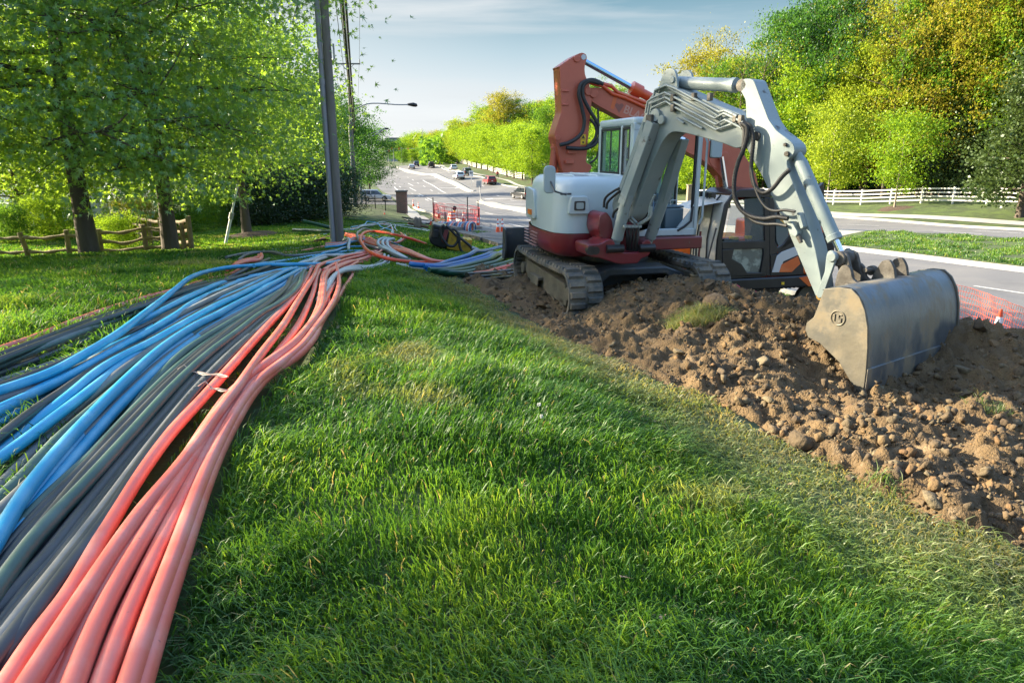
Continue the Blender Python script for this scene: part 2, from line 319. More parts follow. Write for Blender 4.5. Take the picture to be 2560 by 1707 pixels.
def lane(name,A,B,f,off=.045,wd=.14,dash=None,n=900,s0=0,s1=1):
    a=spline(A,n); b=spline(B,n); P=a*(1-f)+b*f; P=P[int(s0*n):int(s1*n)]; mbx=MB(); acc=0; on=True
    T=np.gradient(P,axis=0); T/=np.linalg.norm(T,axis=1)[:,None]; S=np.stack([-T[:,1],T[:,0],T[:,2]*0],-1)*wd/2
    Z=TZ(P[:,0],P[:,1])+off; d=np.concatenate([[0],np.cumsum(np.linalg.norm(np.diff(P,axis=0),axis=1))])
    for i in range(len(P)-1):
        if dash and (d[i]%(dash[0]+dash[1]))>dash[0]: continue
        q=[P[i]-S[i],P[i]+S[i],P[i+1]+S[i+1],P[i+1]-S[i+1]]; z=[Z[i],Z[i],Z[i+1],Z[i+1]]
        mbx.add([(q[j][0],q[j][1],z[j]) for j in range(4)],[(0,1,2,3)])
    tag(mbx.build(name,white_line,smooth=0),kind='structure')
ka=RL['kerb_a']
for f in (.3,.62): lane('lane_marking',ka[:10],RL['med_a'],f,dash=(3,7.5))
for f in (.36,.68): lane('lane_marking',RL['med_b'],kb[:9],f,dash=(3,7.5))
lane('lane_marking',RL['med_b'],kb[:9],.97,wd=.12); lane('lane_marking',ka[:10],RL['med_a'],.98,wd=.12,s1=.8)
lane('lane_marking',ka[10:],RL['med_c'],.3,dash=(3,6)); lane('lane_marking',ka[10:],RL['med_c'],.62,dash=(3,6)); lane('lane_marking',RL['med_d'],kb[8:],.5,dash=(3,7))
def pline(name,pix,wd=.16,n=30):
    P=spline([G(*q) for q in pix],n); lane(name,list(P),list(P),0,wd=wd,n=n*2)
pline('lane_marking',[(1057,451),(1085,466),(1115,483)],.22); pline('lane_marking',[(986,468),(1000,481)],.2)
for a,b in [((1020,459),(1033,465)),((1024,470),(1040,478)),((1047,486),(1058,491)),((1068,496),(1080,501)),((1085,505),(1100,509)),((1107,509),(1115,512))]: pline('lane_marking',[a,b],.2,6)
# turn arrows
for (px,py,s) in [(1125,471,1),(1075,446,1),(1250,498,-1),(1300,512,1)]:
    c=G(px,py); m=MB(); u=np.array([.95,-.3]); v=np.array([.3,.95])
    for poly in ([(-1.8,.12),(1,.12),(1,-.12),(-1.8,-.12)],[(1,.5),(2.1,0),(1,-.5)]):
        m.add([(c[0]+u[0]*a*s*1.3+v[0]*b*1.5,c[1]+u[1]*a*s*1.3+v[1]*b*1.5,tz(c[0]+u[0]*a*s*1.3+v[0]*b*1.5,c[1]+u[1]*a*s*1.3+v[1]*b*1.5)+.05) for a,b in poly],[tuple(range(len(poly)))])
    tag(m.build('road_arrow_marking',white_line,smooth=0),kind='structure')
# distant traffic-worn hill line is the ground itself
# ------------------------------------------------------------------ dug-up soil
_ng=np.random.default_rng(3).random((256,256))
def vnoise(x,y):
    xi=np.floor(x).astype(int); yi=np.floor(y).astype(int); fx=x-xi; fy=y-yi; fx=fx*fx*(3-2*fx); fy=fy*fy*(3-2*fy)
    g=lambda a,b:_ng[a%256,b%256]
    return (g(xi,yi)*(1-fx)+g(xi+1,yi)*fx)*(1-fy)+(g(xi,yi+1)*(1-fx)+g(xi+1,yi+1)*fx)*fy-.5
def fbm(x,y,s,o=5,g=.55):
    r=0;a=1
    for i in range(o): r=r+a*vnoise(x*s+17.3*i,y*s+5.1*i); s*=2.03; a*=g
    return r
LIP=[G(2156,1008)[:2],G(2410,900)[:2]]
def polyd(x,y,P):
    a,b=P; ab=b-a; t=np.clip(((x-a[0])*ab[0]+(y-a[1])*ab[1])/(ab@ab),0,1); return np.hypot(x-a[0]-t*ab[0],y-a[1]-t*ab[1])
HP=G(2435,838)[:2]
def dirt_z(x,y):
    pd=polydist(x,y,DPOLY)+.25*fbm(x,y,1.7,3); w_=np.clip((pd+.02)/.35,0,1)
    b=fbm(x,y,1.1,3)*.18+np.abs(fbm(x+9,y,3.2,4))*.20+np.abs(fbm(x,y+4,9,4))*.12+fbm(x,y,22,2)*.02
    clear=np.exp(-(((x-.9)/.9)**2+((y-9.3)/1.6)**2))+np.exp(-(((x-2.9)/.7)**2+((y-9.6)/1.6)**2))
    lipd=.11*np.exp(-(polyd(x,y,LIP)/.35)**2)
    hp_=.07*np.exp(-(((x-HP[0])/.7)**2+((y-HP[1])/.6)**2))
    return TZ(x,y)-.16-w_*lipd+w_*(hp_+.17+b*(1-.8*np.clip(clear,0,1)))
def dirt():
    xs=np.concatenate([np.arange(-1.5,.2,.05),np.arange(.2,6.2,.026),np.arange(6.2,9.2,.06)]); ys=np.concatenate([np.arange(1.6,8.5,.026),np.arange(8.5,17,.06)])
    X,Y=np.meshgrid(xs,ys,indexing='ij'); pd=polydist(X,Y,DPOLY); Z=dirt_z(X,Y); keep=(pd>-.35)
    idx=-np.ones(X.shape,int); n1,n2=X.shape; c=keep[:-1,:-1]&keep[1:,:-1]&keep[:-1,1:]&keep[1:,1:]
    I=np.arange(n1*n2).reshape(n1,n2); F=np.stack([I[:-1,:-1][c],I[1:,:-1][c],I[1:,1:][c],I[:-1,1:][c]],-1); used=np.unique(F); mp_=-np.ones(n1*n2,int); mp_[used]=np.arange(len(used))
    V=np.stack([X,Y,Z],-1).reshape(-1,3)[used]; F=mp_[F]
    m=mat('soil',(.145,.093,.042),.97,var=(.072,.047,.023),vs=2.2,thr=(.38,.62),vmix=.85,bump=1,bs=70,var2=(.21,.15,.088),v2s=5.5,v2thr=(.6,.7))
    me=arrmesh('soil_mound',V,F.ravel(),np.full(len(F),4),m,smooth=True); tag(link('soil_mound',me),kind='structure')
dirt()
def rock_tmpl(seed,sub=2,ang=.0):
    bm=bmesh.new(); bmesh.ops.create_icosphere(bm,subdivisions=sub,radius=1); rr=random.Random(seed); sc=Vector((rr.uniform(1.2,1.9),rr.uniform(.95,1.5),rr.uniform(.8,1.2)))
    pl=[(Vector((rr.gauss(0,1),rr.gauss(0,1),rr.gauss(0,1))).normalized(),rr.uniform(.28,.62)) for _ in range(8)]
    for v in bm.verts:
        p=v.co.copy()
        for n_,d_ in pl:
            k=p.dot(n_)-d_
            if k>0: p-=n_*k
        p+=p.normalized()*(mnoise.noise(v.co*1.7+Vector((seed,0,0)))*.10); v.co=Vector((p.x*sc.x,p.y*sc.y,p.z*sc.z))
    V=np.array([v.co[:] for v in bm.verts]); F=np.array([[v.index for v in f.verts] for f in bm.faces]); bm.free(); return V,F
def scatter_mesh(name,tmpls,P,S,m,attr,tilt=1.):
    Vs=[];Fs=[];As=[];b=0
    for k,(V,F) in enumerate(tmpls):
        s=np.arange(len(P))%len(tmpls)==k; p=P[s]; n=len(p)
        if n==0: continue
        q=rng.normal(size=(n,4)); q/=np.linalg.norm(q,axis=1)[:,None]; w_,x,y,z=q.T
        M=np.stack([1-2*(y*y+z*z),2*(x*y-z*w_),2*(x*z+y*w_),2*(x*y+z*w_),1-2*(x*x+z*z),2*(y*z-x*w_),2*(x*z-y*w_),2*(y*z+x*w_),1-2*(x*x+y*y)],-1).reshape(n,3,3)
        A=np.einsum('nij,vj->nvi',M,V)*S[s][:,None,None]+p[:,None]; Vs.append(A.reshape(-1,3)); Fs.append((F[None]+(np.arange(n)*len(V))[:,None,None]+b).reshape(-1,3)); As.append(np.repeat(attr[s],len(V))); b+=n*len(V)
    V=np.vstack(Vs); F=np.vstack(Fs); me=arrmesh(name,V,F.ravel(),np.full(len(F),3),m,{'rnd':np.concatenate(As)}); return link(name,me)
def rockmat():
    m=mat('stone',(.155,.118,.07),.95,bump=.9,bs=30,var=(.085,.06,.04),vs=9,vmix=.7); nt=m.node_tree; b=nt.nodes['Principled BSDF']; src=b.inputs['Base Color'].links[0].from_socket
    at=nt.nodes.new('ShaderNodeAttribute'); at.attribute_name='rnd'; r=nt.nodes.new('ShaderNodeValToRGB'); r.color_ramp.elements[0].color=(.75,.7,.66,1); r.color_ramp.elements[1].color=(1.2,.92,.66,1)
    for p_,c_ in ((.3,(.6,.55,.5,1)),(.6,(1.0,1.05,1.02,1)),(.8,(1.0,.82,.6,1))): e=r.color_ramp.elements.new(p_); e.color=c_
    x=nt.nodes.new('ShaderNodeMixRGB'); x.blend_type='MULTIPLY'; x.inputs[0].default_value=1; nt.links.new(at.outputs['Fac'],r.inputs[0]); nt.links.new(src,x.inputs[1]); nt.links.new(r.outputs[0],x.inputs[2]); nt.links.new(x.outputs[0],b.inputs['Base Color']); return m
rockmat()
T1=[rock_tmpl(i,1) for i in range(6)]; T2=[rock_tmpl(20+i,2) for i in range(8)]
def rubble():
    n=110000; x=rng.uniform(-1.2,8.5,n); y=rng.uniform(1.5,16,n); r=np.hypot(x,y); k=(polydist(x,y,DPOLY)+.25*fbm(x,y,1.7,3)>.0)&(rng.random(n)<np.clip((5.5/r)**1.5,0,1))
    dens=fbm(x,y,.9,3)+.25; k&=(rng.random(n)<np.clip(.35+dens*1.2,.08,1))
    x=x[k];y=y[k];r=r[k]; s=.005+.0062*rng.pareto(2.1,len(x)); s=np.clip(s*(1+r*.03),.005,.040); z=dirt_z(x,y)+s*.25
    o=scatter_mesh('rubble',T1,np.stack([x,y,z],-1),s,MT['stone'],rng.random(len(x))); tag(o,'loose brown and grey rubble covering the dug-up soil','rubble',kind='stuff'); print('rubble',len(x))
    # earth crumbs straying onto the lawn
rubble()
bigs=[(1797,790,.26,'flat grey'),(1745,760,.17,'grey angular'),(1700,700,.13,'pale grey'),(1775,722,.14,'broken grey'),(1843,740,.16,'grey slab'),(1720,775,.11,'dark brown'),(1650,735,.1,'brown'),
 (1905,940,.13,'brown angular'),(1975,1010,.12,'tan'),(2000,1100,.14,'rounded tan'),(1925,1100,.11,'brown'),(1960,1075,.1,'grey brown'),(2435,815,.2,'dark brown'),(2490,865,.12,'grey'),(2445,850,.15,'brown'),
 (2405,905,.12,'pale grey flat'),(2290,1010,.13,'orange brown'),(2330,990,.12,'orange tan'),(2350,1020,.1,'grey brown'),(2270,985,.09,'tan angular'),(2420,960,.1,'grey'),(2510,980,.12,'brown'),(2450,1060,.12,'tan'),
 (2520,1105,.12,'light brown'),(2380,1110,.09,'grey'),(2300,1120,.11,'brown'),(2200,1140,.1,'dark brown'),(2100,1090,.1,'brown'),(2050,1030,.1,'grey brown'),(1850,1010,.09,'dark'),(1800,950,.1,'brown'),
 (1700,900,.1,'tan'),(1600,860,.1,'brown'),(1560,810,.1,'orange tan'),(1480,850,.09,'grey'),(1350,775,.13,'flat tan'),(1300,745,.1,'brown'),(1240,725,.08,'brown'),(1620,790,.08,'grey'),(1530,735,.09,'grey brown'),
 (2090,1190,.1,'tan'),(2200,1230,.08,'grey'),(2330,1260,.1,'brown'),(2470,1230,.11,'rusty brown'),(2540,1300,.1,'tan'),(2400,1330,.08,'brown'),(1870,860,.09,'tan'),(1960,905,.09,'grey'),(2060,960,.07,'brown'),
 (2555,930,.12,'grey'),(2150,1060,.08,'pale')]
SHP=['angular','rounded','flat topped','blocky','wedge shaped','squat','long','pointed']; used=set()
def rockplace(px,py):
    if px<1320: return 'at the soil edge behind the left track'
    if px<1500: return 'in front of the left track'
    if px<1700: return 'between the tracks and the lawn edge' if py>770 else 'under the excavator frame'
    if py<830 and px<1900: return 'on the heap before the right track'
    if px>2390 and py<930: return 'on the crest right of the bucket'
    if px>2480: return 'at the right edge of the picture'
    if px>2240 and py<1060: return 'just below the bucket lip'
    if px>2090 and py<1130: return 'on the slope under the bucket'
    if px<2000 and py<970: return 'on the slope below the arm tip'
    if (py-1000)/(px-1700+1)>.42 or py>1170: return 'low on the soil near the lawn edge'
    return 'on the slope left of the bucket'
for i,(px,py,s,c) in enumerate(bigs):
    p=G(px,py,.05); V,F=T2[i%8]; me=arrmesh('rock',V*s*(.42 if s<.13 else .52),F.ravel(),np.full(len(F),3),MT['stone'],{'rnd':np.full(len(V),(i*.37)%1)})
    o=link('rock',me); z=dirt_z(np.array([p[0]]),np.array([p[1]]))[0]; o.location=(p[0],p[1],z+s*.18); o.rotation_euler=(random.uniform(-.5,.5),random.uniform(-.5,.5),random.uniform(0,6.3))
    pl_=rockplace(px,py)
    for w_ in ['']+SHP:
        lab=f'{c} {w_} rock {pl_}'.replace('  ',' ')
        if lab not in used and (w_ or i%3==0) and w_ not in c: break
    used.add(lab); tag(o,('large ' if s>=.16 else '')+lab,'rock','larger rocks lying on the soil')
# ================================================================== TREES
bark=mat('bark',(.075,.058,.045),.95,var=(.12,.1,.08),vs=6,bump=1,bs=18,stretch=(1,1,.2))
bark_pale=mat('pale_bark',(.26,.22,.17),.9,var=(.14,.12,.1),vs=8,bump=.6,bs=25,stretch=(1,1,.3))
LM=dict(
 oak=leafmat('oak_leaves',(.038,.13,.045),(.08,.21,.075),(.48,.70,.05),.52,.07,.5),
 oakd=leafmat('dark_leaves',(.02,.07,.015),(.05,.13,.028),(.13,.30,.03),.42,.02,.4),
 lime=leafmat('lime_leaves',(.08,.18,.012),(.19,.32,.02),(.42,.58,.03),.46,.012,.35),
 yel=leafmat('yellow_leaves',(.13,.20,.02),(.30,.37,.03),(.50,.60,.04),.46,.012,.35),
 bronze=leafmat('bronze_leaves',(.15,.135,.02),(.30,.26,.03),(.52,.48,.04),.44,.012,.4),
 cedar=leafmat('cedar_leaves',(.03,.06,.018),(.075,.11,.03),(.10,.15,.03),.3,.02,.5),
 green=leafmat('green_leaves',(.04,.12,.015),(.09,.2,.025),(.24,.42,.03),.44,.012,.35),
 hedge=leafmat('hedge_leaves',(.012,.03,.012),(.03,.06,.02),(.05,.1,.02),.3,.04,.5))
# leaf templates (unit size, flat in xy, base at the origin)
LF_QUAD=(np.array([(0,0,0),(.45,.35,.08),(1,0,-.05),(.45,-.35,.08)]),[(0,1,2,3)])
LF_TRI2=(np.array([(0,0,0),(.35,.42,.1),(1,.12,-.05),(.75,-.05,0),(.5,-.45,.1)]),[(0,1,3),(1,2,3),(0,3,4)])
def star():
    P=[(0,0,0)]; ang=[-150,-95,-62,-40,-22,0,22,40,62,95,150]; rad=[.12,.55,.2,.85,.24,1.05,.24,.85,.2,.55,.12]
    for a,r in zip(ang,rad): P.append((.15+r*math.cos(R(a)),r*math.sin(R(a)),.12*abs(math.sin(R(a)))*r-.05*r))
    P=np.array(P); F=[(0,1,2,3),(0,3,4,5),(0,5,6,7),(0,7,8,9),(0,9,10,11)]; return P,F
LF_STAR=star()
def leaf_mesh(name,C,D,S,tm,m,rnd,flat=.0):
    """C centres (n,3), D preferred directions, S sizes"""
    V,F=tm; n=len(C); d=D+rng.normal(size=(n,3))*.7; d/=np.linalg.norm(d,axis=1)[:,None]+1e-9
    u=rng.normal(size=(n,3)); u[:,2]+=flat*2; v=np.cross(u,d); v/=np.linalg.norm(v,axis=1)[:,None]+1e-9; k=np.cross(d,v)
    A=C[:,None]+S[:,None,None]*(V[None,:,0,None]*d[:,None]+V[None,:,1,None]*v[:,None]+V[None,:,2,None]*k[:,None])
    cnt=np.array([len(f) for f in F]); fl=np.concatenate([np.array(f) for f in F]); ff=(fl[None]+(np.arange(n)*len(V))[:,None]).ravel()
    return arrmesh(name,A.reshape(-1,3),ff,np.tile(cnt,n),m,{'rnd':np.repeat(rnd,len(V))})
def tree_data(seed,H,Rc,r0,base,shape,ncl,lpc,lsize,tm,lm,clr=.09,droop=.0,limbs=26,trunk_mat=None,lean=0,flat=.3,light=False):
    """returns (trunk mesh, crown mesh) of a tree of height H, crown radius Rc starting at height base"""
    rr=np.random.default_rng(seed); T=MB(); nz=9; ph=rr.uniform(0,6.3)
    ax=np.array([[math.sin(ph+i*.9)*.012*H*(i/nz)+lean*i/nz,math.cos(ph*1.7+i*.7)*.012*H*(i/nz),H*.93*i/nz] for i in range(nz+1)])
    rad=[r0*(1.35 if i==0 else 1)*(1-.93*(i/nz)**.9)+.004*H/10 for i in range(nz+1)]
    ax2=np.vstack([ax[:1]-[0,0,.35],ax[:1]+[0,0,.12*H/10],ax[1:]]); rad2=[rad[0]*1.15,rad[0]*.8]+rad[1:]
    T.tube(ax2,rad2,10,caps=False)
    def prof(t):       # t 0..1 up the crown
        return {'round':math.sin(math.pi*min(1,max(0,.12+.86*t)))**.6,'oval':math.sin(math.pi*(.1+.86*t))**.75,'pyr':(1-t)**.8+.06,'col':min(1,6*t+.3)*(1-t**3*.8),'spread':min(1,.75+.6*t)*(1-t**2.2)+.1}[shape]
    cl=[];dr=[]
    for i in range(limbs):
        t=(i+.5)/limbs; z=base+(H*.97-base)*t**.95*.9; a=i*2.4+rr.uniform(-.5,.5); Lr=Rc*prof(t)*rr.uniform(.6,1.22); k=min(nz-1,int(z/H/.93*nz)); f=z/(H*.93)*nz-k
        p0=ax[k]*(1-f)+ax[min(nz,k+1)]*f; up=(.75 if shape!='pyr' else .1)*(t**1.3)+.12-droop*(1-t)
        d=np.array([math.cos(a),math.sin(a),up]); P=[p0]; 
        for s in range(1,5): P.append(p0+d*Lr*s/4+np.array([0,0,(.10 if droop<.1 else -.06)*Lr*(s/4)**2])+rr.normal(size=3)*.03*Lr)
        r1=max(.012,r0*.36*(1-.6*t)); T.tube(P,[r1*(1-.22*s) for s in range(5)],5,caps=False)
        m=max(2,int(ncl/limbs*(.5+prof(t))))
        for q in range(m):
            s=rr.uniform(.28,1.05)**.7; s=min(s,1.05); j=min(3,int(s*4)); g=s*4-j; c=P[j]*(1-g)+P[j+1]*g if j<4 else P[4]; side=rr.normal(size=3)*Rc*.17*(.5+.7*(1-abs(s-.6))); side[2]*=.6
            c2=c+side; cl.append(c2); dd=(c2-ax[k]); dd[2]-=droop*2*Lr; dr.append(dd/np.linalg.norm(dd))
            if not light and q%3==0: T.tube([c,(c+c2)/2+rr.normal(size=3)*.02*Lr,c2],[r1*.35,r1*.25,r1*.12],4,caps=False)
    cl=np.array(cl); dr=np.array(dr); n=len(cl); idx=np.repeat(np.arange(n),lpc); sp=Rc*clr
    C=cl[idx]+rr.normal(size=(len(idx),3))*[sp,sp,sp*.55]*1.5*rr.uniform(.4,1.6,size=n)[idx][:,None]; D=dr[idx]+np.array([0,0,-.25-droop])
    S=lsize*rr.uniform(.6,1.25,len(idx)); rnd=np.clip(rr.uniform(0,1,n)[idx]*.6+rr.uniform(0,.4,len(idx)),0,1)
    k=C[:,2]>base*.55; crown=leaf_mesh('crown',C[k],D[k],S[k],tm,lm,rnd[k],flat)
    me=bpy.data.meshes.new('trunk'); me.from_pydata(T.v,[],T.f); me.polygons.foreach_set('use_smooth',[True]*len(me.polygons)); me.materials.append(trunk_mat or bark)
    return me,crown
def plant(name,data,p,label,cat='tree',group=None,s=1,rz=None,lm=None,sz=None):
    o=thing(name,p,label,cat,group,rz=random.uniform(0,6.3) if rz is None else rz); o.scale=(s,s,sz or s)
    a=link('trunk',data[0],o); b=link('crown',data[1],o)
    if lm: b.material_slots[0].link='OBJECT'; b.material_slots[0].material=LM[lm]
    return o
def onground(x,y,dz=0): return (x,y,tz(x,y)+dz)
def gp(px,py): p=G(px,py); return (p[0],p[1],p[2])
def at(px,d,dz=0):     # place by pixel column and distance
    x=(px-1280)/FP*d; y=d*cT; z=tz(x,y)
    for _ in range(3): y=(d+z*sT)/cT; z=tz(x,y)
    return (x,y,z+dz)
# --- the three big lawn oaks, another of the row and added unseen ones
O1=tree_data(1,12.5,4.5,.205,2.15,'spread',800,64,.128,LF_STAR,LM['oak'],clr=.08,droop=.15,limbs=40,flat=.35)
O2=tree_data(2,11.5,4.1,.19,2.0,'spread',720,62,.128,LF_STAR,LM['oak'],clr=.08,droop=.14,limbs=36,flat=.35)
O3=tree_data(3,10.5,4.3,.22,2.5,'spread',420,50,.15,LF_TRI2,LM['oak'],clr=.075,droop=.08,limbs=36,flat=.35)
LG='oaks on the lawn along the split rail fence'
plant('oak_tree',O1,at(225,16),'large oak with the thickest leaning trunk, its boughs filling the upper left',group=LG,rz=.6)
plant('oak_tree',O2,at(428,17.3),'oak with twin fused trunk beside the end of the split rail fence',group=LG,rz=2.2)
plant('oak_tree',O3,at(618,24.5),'oak standing in a mulch ring beyond the fence end',group=LG,rz=4.0,s=.76)
plant('oak_tree',O1,onground(-14.6,14.2),'nearest oak at the far left, only its boughs in the picture',group=LG,rz=3.4,s=.85)
0 and plant('oak_tree',O2,onground(-16.5,21.5),'sunlit oak behind the fence at the left edge',group=LG,rz=5.2,s=.95)
for (x,y,s_,l_) in ((-15.3,3.0,.85,'smaller lawn oak just left of the picture'),(-18,-4,1.0,'lawn oak just left of the picture, shading the conduits'),(-16,-12,1.1,'lawn oak beside the camera, left of the picture')): plant('oak_tree',O3,onground(x,y),l_,group=LG,s=s_)  # unseen oaks added to break up the low sun over the foreground
# --- mulch under the third oak
mulch=mat('mulch',(.06,.038,.025),1,var=(.1,.07,.05),vs=20,bump=1,bs=80)
def mound(name,c,r,h,m,label,cat,kind=None):
    n=26; V=[(c[0],c[1],tz(c[0],c[1])+h)]; F=[]
    for j,q in enumerate((.35,.7,1.0,1.12)):
        for i in range(n):
            a=2*math.pi*i/n; rr_=r*q*(1+.12*math.sin(3*a+c[0])+.06*math.sin(7*a)); x=c[0]+rr_*math.cos(a); y=c[1]+rr_*math.sin(a); V.append((x,y,tz(x,y)+h*(.85,.5,.04,-.08)[j]+random.uniform(-.01,.01)))
    for i in range(n): F.append((0,1+i,1+(i+1)%n))
    for j in range(3):
        for i in range(n): a=1+j*n+i; b=1+j*n+(i+1)%n; F.append((a,a+n,b+n,b))
    return MB().add(V,F).build(name,m,smooth=80),
tag(mound('mulch_ring',at(635,24.4),1.0,.14,mulch,0,0)[0],'dark mulch ring round the third oak trunk','mulch')
LMK=[(1000,'the road crest'),(1058,'the crest street lamp'),(1085,'the boxy off road car'),(1133,'the white hatchback'),(1166,'the arrow sign'),(1203,'the leaning grey sign'),(1228,'the red suv'),(1255,'the pedestrian'),(1307,'the black suv'),(1345,'the hood mirror'),(1385,'the orange bucket cylinder'),(1435,'the orange arm'),(1490,'the white cab'),(1560,'the cab roof'),(1600,'the white boom knee'),(1660,'the arm cylinder'),(1720,'the boom side tubes'),(1790,'the rod end'),(1860,'the arm top'),(1950,'the bucket cylinder top'),(2067,'the slim pale young tree'),(2150,'the bucket hitch'),(2236,'the young maple'),(2330,'the dark cedars'),(2450,'the lime tree by the right cedar'),(2545,'the right edge cedar')]
def beside(px):
    k=min(LMK,key=lambda t:abs(t[0]-px)); d=px-k[0]; return ('right above ' if abs(d)<9 else 'a little left of ' if -28<d<0 else 'a little right of ' if 0<d<28 else 'well left of ' if d<0 else 'well right of ')+k[1]
# --- mid and far trees: shared prototypes
B1=tree_data(11,11,4.4,.2,1.6,'oval',430,34,.21,LF_TRI2,LM['green'],clr=.08,limbs=34,light=True)
B2=tree_data(12,12,4.8,.2,1.8,'round',440,34,.22,LF_TRI2,LM['green'],clr=.08,limbs=34,light=True)
B3=tree_data(13,14,4.6,.22,3.0,'oval',400,34,.23,LF_TRI2,LM['green'],clr=.085,limbs=30,light=True)
B4=tree_data(14,18,5.2,.25,3.5,'oval',480,36,.25,LF_TRI2,LM['green'],clr=.07,limbs=36)
B5=tree_data(15,20,6.0,.28,5.0,'round',440,36,.25,LF_TRI2,LM['green'],clr=.068,limbs=34)
SP=tree_data(16,19,4.6,.22,6.0,'round',150,30,.22,LF_TRI2,LM['bronze'],clr=.10,limbs=30)     # sparse spring tree
CE=tree_data(17,10,2.5,.2,1.0,'pyr',420,40,.2,LF_QUAD,LM['cedar'],clr=.12,limbs=44,flat=.1,light=True)
YM=tree_data(18,8,2.6,.085,1.7,'oval',230,30,.17,LF_TRI2,LM['lime'],clr=.13,limbs=26,trunk_mat=bark_pale,light=True)
ST=tree_data(19,12,3.7,.17,2.0,'oval',400,34,.22,LF_TRI2,LM['lime'],clr=.085,limbs=30,light=True)
BU=tree_data(20,3,1.5,.05,.15,'round',120,40,.13,LF_TRI2,LM['green'],clr=.16,limbs=20,light=True)
bare=tree_data(21,19,5,.2,7,'round',60,5,.2,LF_TRI2,LM['bronze'],clr=.1,limbs=40)
BARE=(bare[0],bare[1])
# big shade trees behind pole
plant('oak_tree',B3,at(872,68),'dark green oak behind the second utility pole, boughs reaching over the road',lm='oakd',s=.68)
plant('oak_tree',B3,at(826,60),'tall dark oak between the two utility poles',lm='oakd',s=.66)
plant('oak_tree',B2,at(925,116),'dark oak rising over the parked silver car',lm='oakd',s=.9)
plant('oak_tree',B3,at(770,48),'leafy oak left of the near utility pole, above the dark shrubs',lm='oak',s=.62)
plant('oak_tree',B1,at(700,44),'bright green oak behind the dark shrubs',lm='lime',s=.62)
# row of street trees along the white fence
row=[(1330,457),(1306,453),(1285,447),(1267,444),(1233,434),(1219,428.5),(1203,424.5),(1191,422),(1180,420),(1168,418),(1157,417),(1148,416),(1139,414),(1131,412),(1123,411.6),(1115,411),(1108,408.8),(1101,408),(1094,407),(1088,406)]
for i,(px,py) in enumerate(row):
    d=[130,141,150,156,172,180,189,197,205,213,221,229,237,245,253,261,269,276,283,290][i]; p=at(px,d)
    plant('street_tree',(ST,B1)[i%2] if i else ST,p,f'lime street tree at the white fence, {("nearest","second nearest","third nearest","fourth","fifth","sixth","seventh","eighth","ninth","tenth","eleventh","twelfth","thirteenth","fourteenth","fifteenth","sixteenth","fifth from the far end","fourth from the far end","third from the far end","farthest but one")[i]}'+(', '+beside(px) if 0<i<16 else ''),'tree','street trees along the white fence',s=.98 if i else .88,lm='lime')
    if i<8: tag(mound('mulch_ring',p,1.1,.1,mulch,0,0)[0],f'dark mulch ring under the {("nearest","second nearest","third","fourth","fifth","sixth","seventh","eighth")[i]} street tree','mulch','mulch rings under the street trees')
# wood behind the row
for i in range(26):
    px=1075+i*17; d=200-i*2.5+((i*37)%11); s=(.8+.05*((i*5)%7))*(.95 if px>1200 else .72)
    sp,lm_,nm=[(B4,'green','green'),(B5,'oakd','dark green'),(B4,'yel','yellow green'),(B5,'bronze','bronze tinged'),(B4,'lime','lime green')][(i*3)%5]
    if px<1130: d=330-(px-1075); s*=1.05
    plant('woodland_tree',sp,at(px,d+30),f'{nm} {("low","middling","tall","very tall","tallest")[(i*5)%7 if (i*5)%7<5 else 3]} crown, {beside(px)}','tree','woodland behind the street trees',s=s,lm=lm_)
